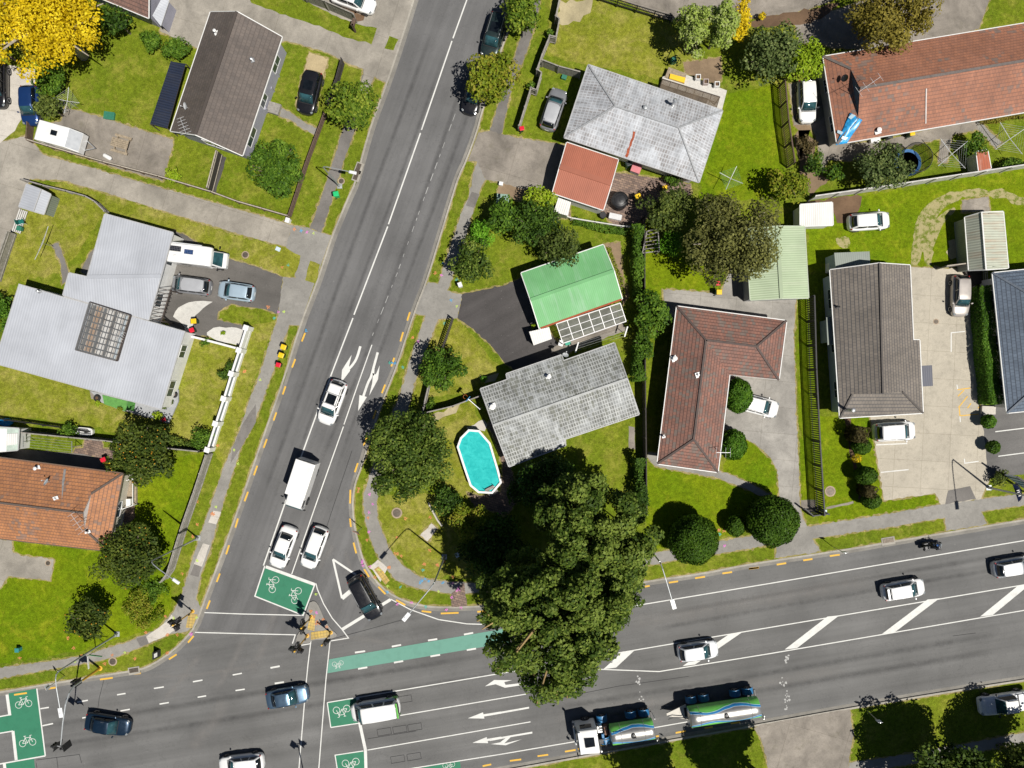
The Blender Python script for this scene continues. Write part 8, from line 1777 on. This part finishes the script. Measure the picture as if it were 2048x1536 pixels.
# ================================================================ garden things
wt = thing('water_tank', 'round black ribbed water tank beside the red garage', 'water tank', P(*t('C2',(997,155))[0], LZ)); a = P(*t('C2',(997,155))[0], 1.2)
b = MB(); prof = [(.82,LZ)]; 
for i in range(7): prof += [(.80,LZ+.1+i*.16),(.83,LZ+.18+i*.16)]
prof += [(.82,1.35),(.62,1.48),(.3,1.55),(.05,1.56)]; b.lathe(prof, (a.x,a.y,0), 28); b.build('tank', BLACK, wt, True)
b = MB(); b.lathe([(.2,1.53),(.21,1.6),(.05,1.62)], (a.x+.1,a.y-.1,0), 14); b.build('lid', basic('tank_lid', (.035,.035,.037), .4, .2, 5), wt)
b = MB(); b.lathe([(.55,1.50),(.57,1.53),(.54,1.55),(.52,1.50)], (a.x,a.y,0), 24); b.build('rib', basic('tank_lid', (.035,.035,.037), .4, .2, 5), wt)
def rotary(label, px, py, r, m_l, az, h=1.9, mesh=None, n=4):
    c = P(px, py, h); o = thing('clothes_line', label, 'clothes line', (c.x, c.y, LZ), 0, 'rotary clothes lines'); b = MB(); b.tube([(c.x,c.y,LZ),(c.x,c.y,h)], .03, 8); b.build('mast', STEEL, o)
    arms = [(math.cos(az+i*2*math.pi/n), math.sin(az+i*2*math.pi/n)) for i in range(n)]; b = MB()
    for x, y in arms: b.tube([(c.x,c.y,h-.05),(c.x+x*r,c.y+y*r,h+.12)], .03, 6)
    b.build('arms', ALU, o); b = MB()
    for f_ in (.35,.5,.65,.8,.95):
        for i in range(n): (x0,y0),(x1,y1) = arms[i], arms[(i+1)%n]; zz = h-.05+.17*f_; b.tube([(c.x+x0*r*f_,c.y+y0*r*f_,zz),(c.x+x1*r*f_,c.y+y1*r*f_,zz)], .007, 4)
    b.build('lines', m_l, o); o.children[-1]['kind'] = 'stuff'; return o
LINE = basic('cord_pale', (.45,.47,.45), .7, .1, 5); LINEG = basic('cord_green', (.12,.38,.22), .7, .1, 5)
rotary('rotary clothes line on the dry lawn beside the steel roofed house', *t('A2',(325,485))[0], 1.75, LINE, R(68), n=2)
rotary('rotary clothes line with green cords below the pale tiled house', *t('C1',(1850,1370))[0], 1.25, LINEG, R(65))
rotary('rotary clothes line nearest the trampoline', *t('D1',(1530,1110))[0], 1.9, LINE, R(40))
rotary('rotary clothes line at the right edge below the red block', *t('D1',(1950,1000))[0], 1.9, LINE, R(35))
rotary('small rotary clothes line by the bush and the caravan', *t('A1',(515,775))[0], 1.3, LINE, R(80))
cl_ = thing('clothes_line', 'long straight clothes line above the orange tiled roof', 'clothes line', P(95,892,LZ)); 
q0, q1 = P(*t('A3',(178,550))[0], 1.8), P(*t('A3',(552,590))[0], 1.8)
for q in (q0, q1): b = MB(); b.tube([(q.x,q.y,LZ),(q.x,q.y,1.8)], .035, 8); b.bar(q-Vector((0,.55,0)), q+Vector((0,.55,0)), .05, .05); b.build('post', STEEL, cl_)
b = MB()
for k in (-.5,-.25,0,.25,.5): b.tube([q0+Vector((0,k,.03)), q1+Vector((0,k,.03))], .008, 4)
b.build('lines', LINE, cl_)
cl2 = thing('clothes_line', 'straight clothes line strung between greenhouse and grey tiled house', 'clothes line', P(1200,685,LZ)); q0, q1 = P(*t('C2',(668,1285))[0], 1.8), P(*t('C2',(1045,1165))[0], 1.8)
for q in (q0, q1): b = MB(); b.tube([(q.x,q.y,LZ),(q.x,q.y,1.8)], .035, 8); b.bar(q-Vector((.15,.5,0)), q+Vector((.15,.5,0)), .12, .05); b.build('post', WHITEP, cl2)
b = MB()
for k in (-.4,-.15,.1,.35): b.tube([q0+Vector((k*.3,k,.03)), q1+Vector((k*.3,k,.03))], .008, 4)
b.build('lines', LINE, cl2)
tr = thing('trampoline', 'round trampoline with black net and blue pad half under a tree', 'trampoline', P(*t('D1',(1225,1165))[0], LZ)); a = P(*t('D1',(1225,1165))[0], 1.2)
b = MB(); b.lathe([(1.32,.82),(1.34,.86),(1.05,.86),(1.05,.82)], (a.x,a.y,0), 28); b.build('pad', basic('trampoline_pad_blue', (.03,.13,.32), .5, .2, 4), tr)
b = MB(); b.lathe([(1.05,.80),(1.05,.82),(.02,.82)], (a.x,a.y,0), 28); b.build('mat', BLACK, tr)
b = MB(); n_ = 10
for i in range(n_): x, y = a.x+1.42*math.cos(i*2*math.pi/n_), a.y+1.42*math.sin(i*2*math.pi/n_); b.tube([(x,y,LZ),(x,y,2.6)], .03, 6)
b.tube([(a.x+1.42*math.cos(k),a.y+1.42*math.sin(k),2.6) for k in np.linspace(0,2*math.pi,29)], .035, 6); b.build('frame', BLACKF, tr)
b = MB(); b.lathe([(1.38,.85),(1.40,2.55)], (a.x,a.y,0), 28); b.f = b.f[:-2]; b.m = b.m[:-2]; b.uv = b.uv[:-2]; b.build('net', clear('net_black', (.012,.015,.018), .55), tr)
pt = local(thing('picnic_table', 'weathered picnic table on the stained concrete', 'picnic table', P(*t('A1',(950,1120))[0], LZ), R(-16))); b = MB()
for i in range(5): b.box((0,-.36+.18*i,.74),(1.7,.16,.045))
b.build('tabletop', TIMBER, pt)
for s_ in (-1,1):
    b = MB(); b.box((0,s_*.78,.45),(1.7,.24,.045)); b.build('bench', TIMBER, pt)
    b = MB(); b.bar((s_*.6,-.75,.0),(s_*.6,-.2,.72),.09,.05); b.bar((s_*.6,.75,.0),(s_*.6,.2,.72),.09,.05); b.bar((s_*.6,-.8,.40),(s_*.6,.8,.40),.09,.05); b.build('leg_frame', TIMBER, pt)
gc = thing('gas_cylinder', 'white gas cylinder lying on the stained concrete', 'gas cylinder', P(*t('A1',(825,1205))[0], LZ)); a = P(*t('A1',(825,1205))[0], LZ+.22); b = MB(); d = Vector((math.cos(R(-30)), math.sin(R(-30)), 0))
b.tube([a-d*.45, a-d*.4, a-d*.3, a+d*.3, a+d*.4, a+d*.45], [.06,.17,.22,.22,.17,.06], 14); b.build('tank', WHITEP, gc, True); b = MB(); b.tube([a+d*.44, a+d*.55], .06, 8); b.build('valve', STEEL, gc)
def boxthing(name, label, cat, px, py, size, rz, m, lid=None, z=LZ):
    c = P(px, py, z+size[2]*.8); o = local(thing(name, label, cat, (c.x, c.y, z), rz)); b = MB(); b.box((0,0,size[2]*.46),(size[0],size[1],size[2]*.92)); b.build('body', m, o, bevel=.02); b = MB(); b.box((0,0,size[2]*.96),(size[0]+.06,size[1]+.06,size[2]*.09)); b.build('lid', lid or m, o, bevel=.015); return o
GRB = basic('box_green', (.03,.17,.11), .5, .15, 4)
boxthing('storage_box', 'low green storage box on the lawn above the stained concrete', 'box', *t('A1',(838,888))[0], (1.0,.7,.3), R(-8), GRB)
boxthing('utility_box', 'pale green utility cabinet beside the cluster of garden trees', 'utility box', *t('C2',(98,150))[0], (1.15,.95,.95), R(-5), basic('box_pale_green', (.22,.33,.27), .5, .15, 4))
boxthing('utility_box', 'small white meter box at the corner of the shared drive', 'utility box', *t('B2',(365,310))[0], (.36,.44,.7), R(-17), WHITEP)
boxthing('utility_box', 'small white box at the top of the green utility cabinet bed', 'utility box', *t('C2',(85,28))[0], (.34,.3,.5), R(-10), WHITEP)
boxthing('letterbox', 'white letterbox on the lawn corner by the dark driveway', 'letterbox', *t('B2',(1690,805))[0], (.35,.4,1.0), R(20), WHITEP)
boxthing('letterbox', 'low blue white marker box on the dry lawn by the shared drive', 'letterbox', *t('B2',(292,530))[0], (.42,.34,.2), R(-25), basic('box_ice', (.5,.60,.66), .5, .1, 4))
boxthing('letterbox', 'small teal box standing on the corner lawn at lower left', 'box', *t('A4',(122,705))[0], (.34,.36,.6), R(0), basic('box_teal', (.03,.22,.22), .5, .15, 4))
boxthing('utility_box', 'small white cabinet at the end of the tall dark picket fence', 'utility box', *t('D3',(612,1018))[0], (.2,.26,.9), R(0), basic('box_blue_white', (.45,.55,.62), .5, .1, 4))
boxthing('utility_box', 'pale blue lid on the lawn beside the yellow green shrub tree', 'utility box', *t('B3',(1670,1420))[0], (.4,.4,.15), R(30), basic('box_ice', (.5,.60,.66), .5, .1, 4))
boxthing('storage_box', 'green box on the lawn beside the grey paling fence', 'box', *t('C1',(570,592))[0], (.45,.38,.35), R(-18), GRB)
boxthing('storage_box', 'green barrel box in the tree shadow behind the pale tiled house', 'box', *t('C1',(1412,460))[0], (.45,.45,.7), R(15), GRB)
boxthing('appliance', 'white discarded appliance beside the small black drum', 'appliance', *t('C2',(962,282))[0], (1.2,.5,.6), R(-12), WHITEP, basic('appl_lid', (.6,.6,.6), .4, .1, 4))
boxthing('cabinet', 'grey patio shelf unit under the eave beside the red garage', 'cabinet', *t('C1',(1122,1295))[0], (.9,.8,.8), R(-20), TIMBER_G, basic('shelf_top_pink', (.55,.18,.2), .6, .15, 3))
boxthing('storage_box', 'white storage chest under the eave of the long red block', 'box', *t('D1',(975,1010))[0], (.9,.45,.5), R(5), WHITEP)
boxthing('utility_box', 'pale grey box at the foot of the long clipped hedge', 'utility box', *t('D3',(1792,290))[0], (1.3,.75,.35), R(-2), CONC_PALE)
boxthing('air_conditioner', 'white air conditioner beside the sage green garage', 'air conditioner', *t('D2',(200,315))[0], (.8,.45,.6), R(10), WHITEP)
boxthing('cabinet', 'white potting cabinet at the greenhouse end', 'cabinet', *t('C2',(545,1250))[0], (.4,.6,.8), R(-15), WHITEP)
boxthing('storage_box', 'green plastic tub at the greenhouse end', 'box', *t('C2',(598,1252))[0], (.5,.35,.4), R(15), basic('tub_green', (.02,.3,.2), .5, .15, 4))
dr = thing('drum', 'small black drum beside the white discarded appliance', 'drum', P(*t('C2',(868,268))[0], LZ)); a = P(*t('C2',(868,268))[0], LZ+.6); b = MB(); b.lathe([(.3,0),(.33,.3),(.31,.6),(.24,.62),(.22,.52),(.02,.5)], (a.x,a.y,LZ), 18); b.build('body', BLACK, dr, True); b = MB(); b.lathe([(.315,.57),(.335,.6),(.315,.63)], (a.x,a.y,LZ), 18); b.build('rim', BLACK, dr)
bt = local(thing('bathtub', 'white bathtub lying on the fence line above the clothes line', 'bathtub', P(*t('A3',(667,470))[0], LZ), R(-5))); b = MB(); n_ = 24; pr_ = [(.80,.36,0,.0),(.86,.40,0,.5),(.86,.40,0,.54),(.78,.33,0,.54),(.70,.27,0,.15),(.02,.02,0,.12)]
def se(t_, a, b_): c, s_ = math.cos(t_), math.sin(t_); return a*math.copysign(abs(c)**.5, c), b_*math.copysign(abs(s_)**.5, s_)
vs = [(*se(2*math.pi*j/n_, a_, b_), z_) for a_, b_, _, z_ in pr_ for j in range(n_)]; b.add(vs, [(i*n_+j,i*n_+(j+1)%n_,(i+1)*n_+(j+1)%n_,(i+1)*n_+j) for i in range(len(pr_)-1) for j in range(n_)]); b.build('basin', WHITEP, bt, True); b = MB(); b.tube([(.74,0,.5),(.74,0,.66),(.62,0,.66)], .025, 8); b.build('tap', STEEL, bt)
pl_ = thing('paddling_pool', 'round bright blue paddling pool at the left edge', 'paddling pool', P(*t('A3',(55,400))[0], LZ)); a = P(*t('A3',(55,400))[0], LZ); b = MB(); b.lathe([(.62,0),(.66,.1),(.64,.28),(.56,.3),(.54,.12)], a, 22, 0, 1.05, .6); b.build('wall', basic('toy_blue', (.01,.25,.55), .4, .15, 3), pl_, True); b = MB(); b.lathe([(.55,.10),(.55,.2),(.02,.2)], a, 22, 0, 1.05, .6); b.build('water', basic('toy_water', (.02,.32,.62), .1, .15, 3), pl_)
ch_ = local(thing('garden_chair', 'dark green garden chair on the striped deck at the left', 'chair', P(*t('A2',(185,330))[0], LZ+.2), R(20)))
GCH = basic('chair_green', (.01,.13,.11), .5, .2, 4)
b = MB(); b.box((0,0,.42),(.5,.5,.06)); b.build('seat', GCH, ch_, bevel=.02); b = MB(); b.box((-.27,0,.7),(.06,.5,.5)); b.build('backrest', GCH, ch_, bevel=.02)
for s_ in (-1,1):
    b = MB(); b.tube([(.22,s_*.27,.42),(.22,s_*.28,.62),(-.26,s_*.28,.64)], .025, 6); b.build('armrest', WHITEP, ch_)
    for x in (-.22,.22): b = MB(); b.tube([(x,s_*.22,0),(x,s_*.22,.4)], .022, 6); b.build('leg', WHITEP, ch_)
boxthing('storage_box', 'small dark green box below the green garden chair', 'box', *t('A2',(148,372))[0], (.42,.4,.4), R(-15), GRB, z=LZ+.2)
sd = thing('deck', 'pale striped boards along the left fence below the grey blue shed', 'deck', P(45,440,LZ)); q0, q1 = P(*t('A2',(190,235))[0], LZ), P(*t('A2',(132,405))[0], LZ); nr = Vector((q1.y-q0.y, q0.x-q1.x, 0)).normalized()
for i in range(5): b = MB(); o_ = nr*(i-2)*.19; b.bar(q0+o_+Vector((0,0,.17)), q1+o_+Vector((0,0,.17)), .11, .05); b.build('board', WHITEF, sd)
b = MB(); 
for f_ in (.05,.5,.95): b.bar(q0.lerp(q1,f_)-nr*.45+Vector((0,0,.09)), q0.lerp(q1,f_)+nr*.45+Vector((0,0,.09)), .08, .09)
b.build('joists', TIMBER_D, sd)
hoop = thing('basketball_hoop', 'basketball hoop with a blue board at the corner of the pool lawn fence', 'basketball hoop', P(*t('B3',(1862,300))[0], LZ)); q0 = P(*t('B3',(1850,295))[0], LZ); hp = P(*t('B3',(1752,222))[0], 2.9)
b = MB(); b.tube([q0, q0+Vector((0,0,2.3)), hp], [.05,.045,.04], 8); b.build('pole', ALU, hoop); b = MB(); b.box(hp, (.06,.62,.5), R(-40)); b.build('backboard', basic('board_blue', (.02,.17,.36), .5, .15, 3), hoop); b = MB(); b.tube([hp+Vector((-.28+.2*math.cos(k),.2+.2*math.sin(k),-.15)) for k in np.linspace(0,2*math.pi,17)], .012, 5); b.build('hoop', basic('hoop_orange', (.6,.15,.02), .5, .1, 4), hoop)
pw = thing('garden_wall', 'short pale concrete wall between the corner lawn and the shrubs', 'wall', P(*t('B3',(1490,1090))[0], LZ)); q0, q1, q2 = [P(*p, LZ) for p in t('B3',(1450,1015),(1520,1145),(1555,1190))]
for a, c_ in ((q0,q1),(q1,q2)): b = MB(); b.bar(a+Vector((0,0,.3)), c_+Vector((0,0,.3)), .14, .6); b.build('wall_panel', CONC_PALE, pw)
st_ = thing('tyre_stack', 'black planter tyre on the green deck mat', 'tyre', P(*t('A3',(752,215))[0], LZ)); a = P(*t('A3',(752,215))[0], LZ+.22); b = MB(); b.lathe([(.3,0),(.34,.08),(.34,.18),(.3,.26),(.18,.26),(.17,.1)], a, 20); b.build('tyre', TYRE, st_, True); b = MB(); b.lathe([(.17,.02),(.17,.16),(.02,.18)], a, 14); b.build('soil', BARK, st_)
st_ = thing('tyre_stack', 'black planter tyre at the upper end of the deck clutter', 'tyre', P(*t('A3',(1342,188))[0], LZ)); a = P(*t('A3',(1342,188))[0], LZ+.22); b = MB(); b.lathe([(.3,0),(.34,.08),(.34,.18),(.3,.26),(.18,.26),(.17,.1)], a, 20); b.build('tyre', TYRE, st_, True); b = MB(); b.lathe([(.17,.02),(.17,.16),(.02,.18)], a, 14); b.build('soil', BARK, st_)
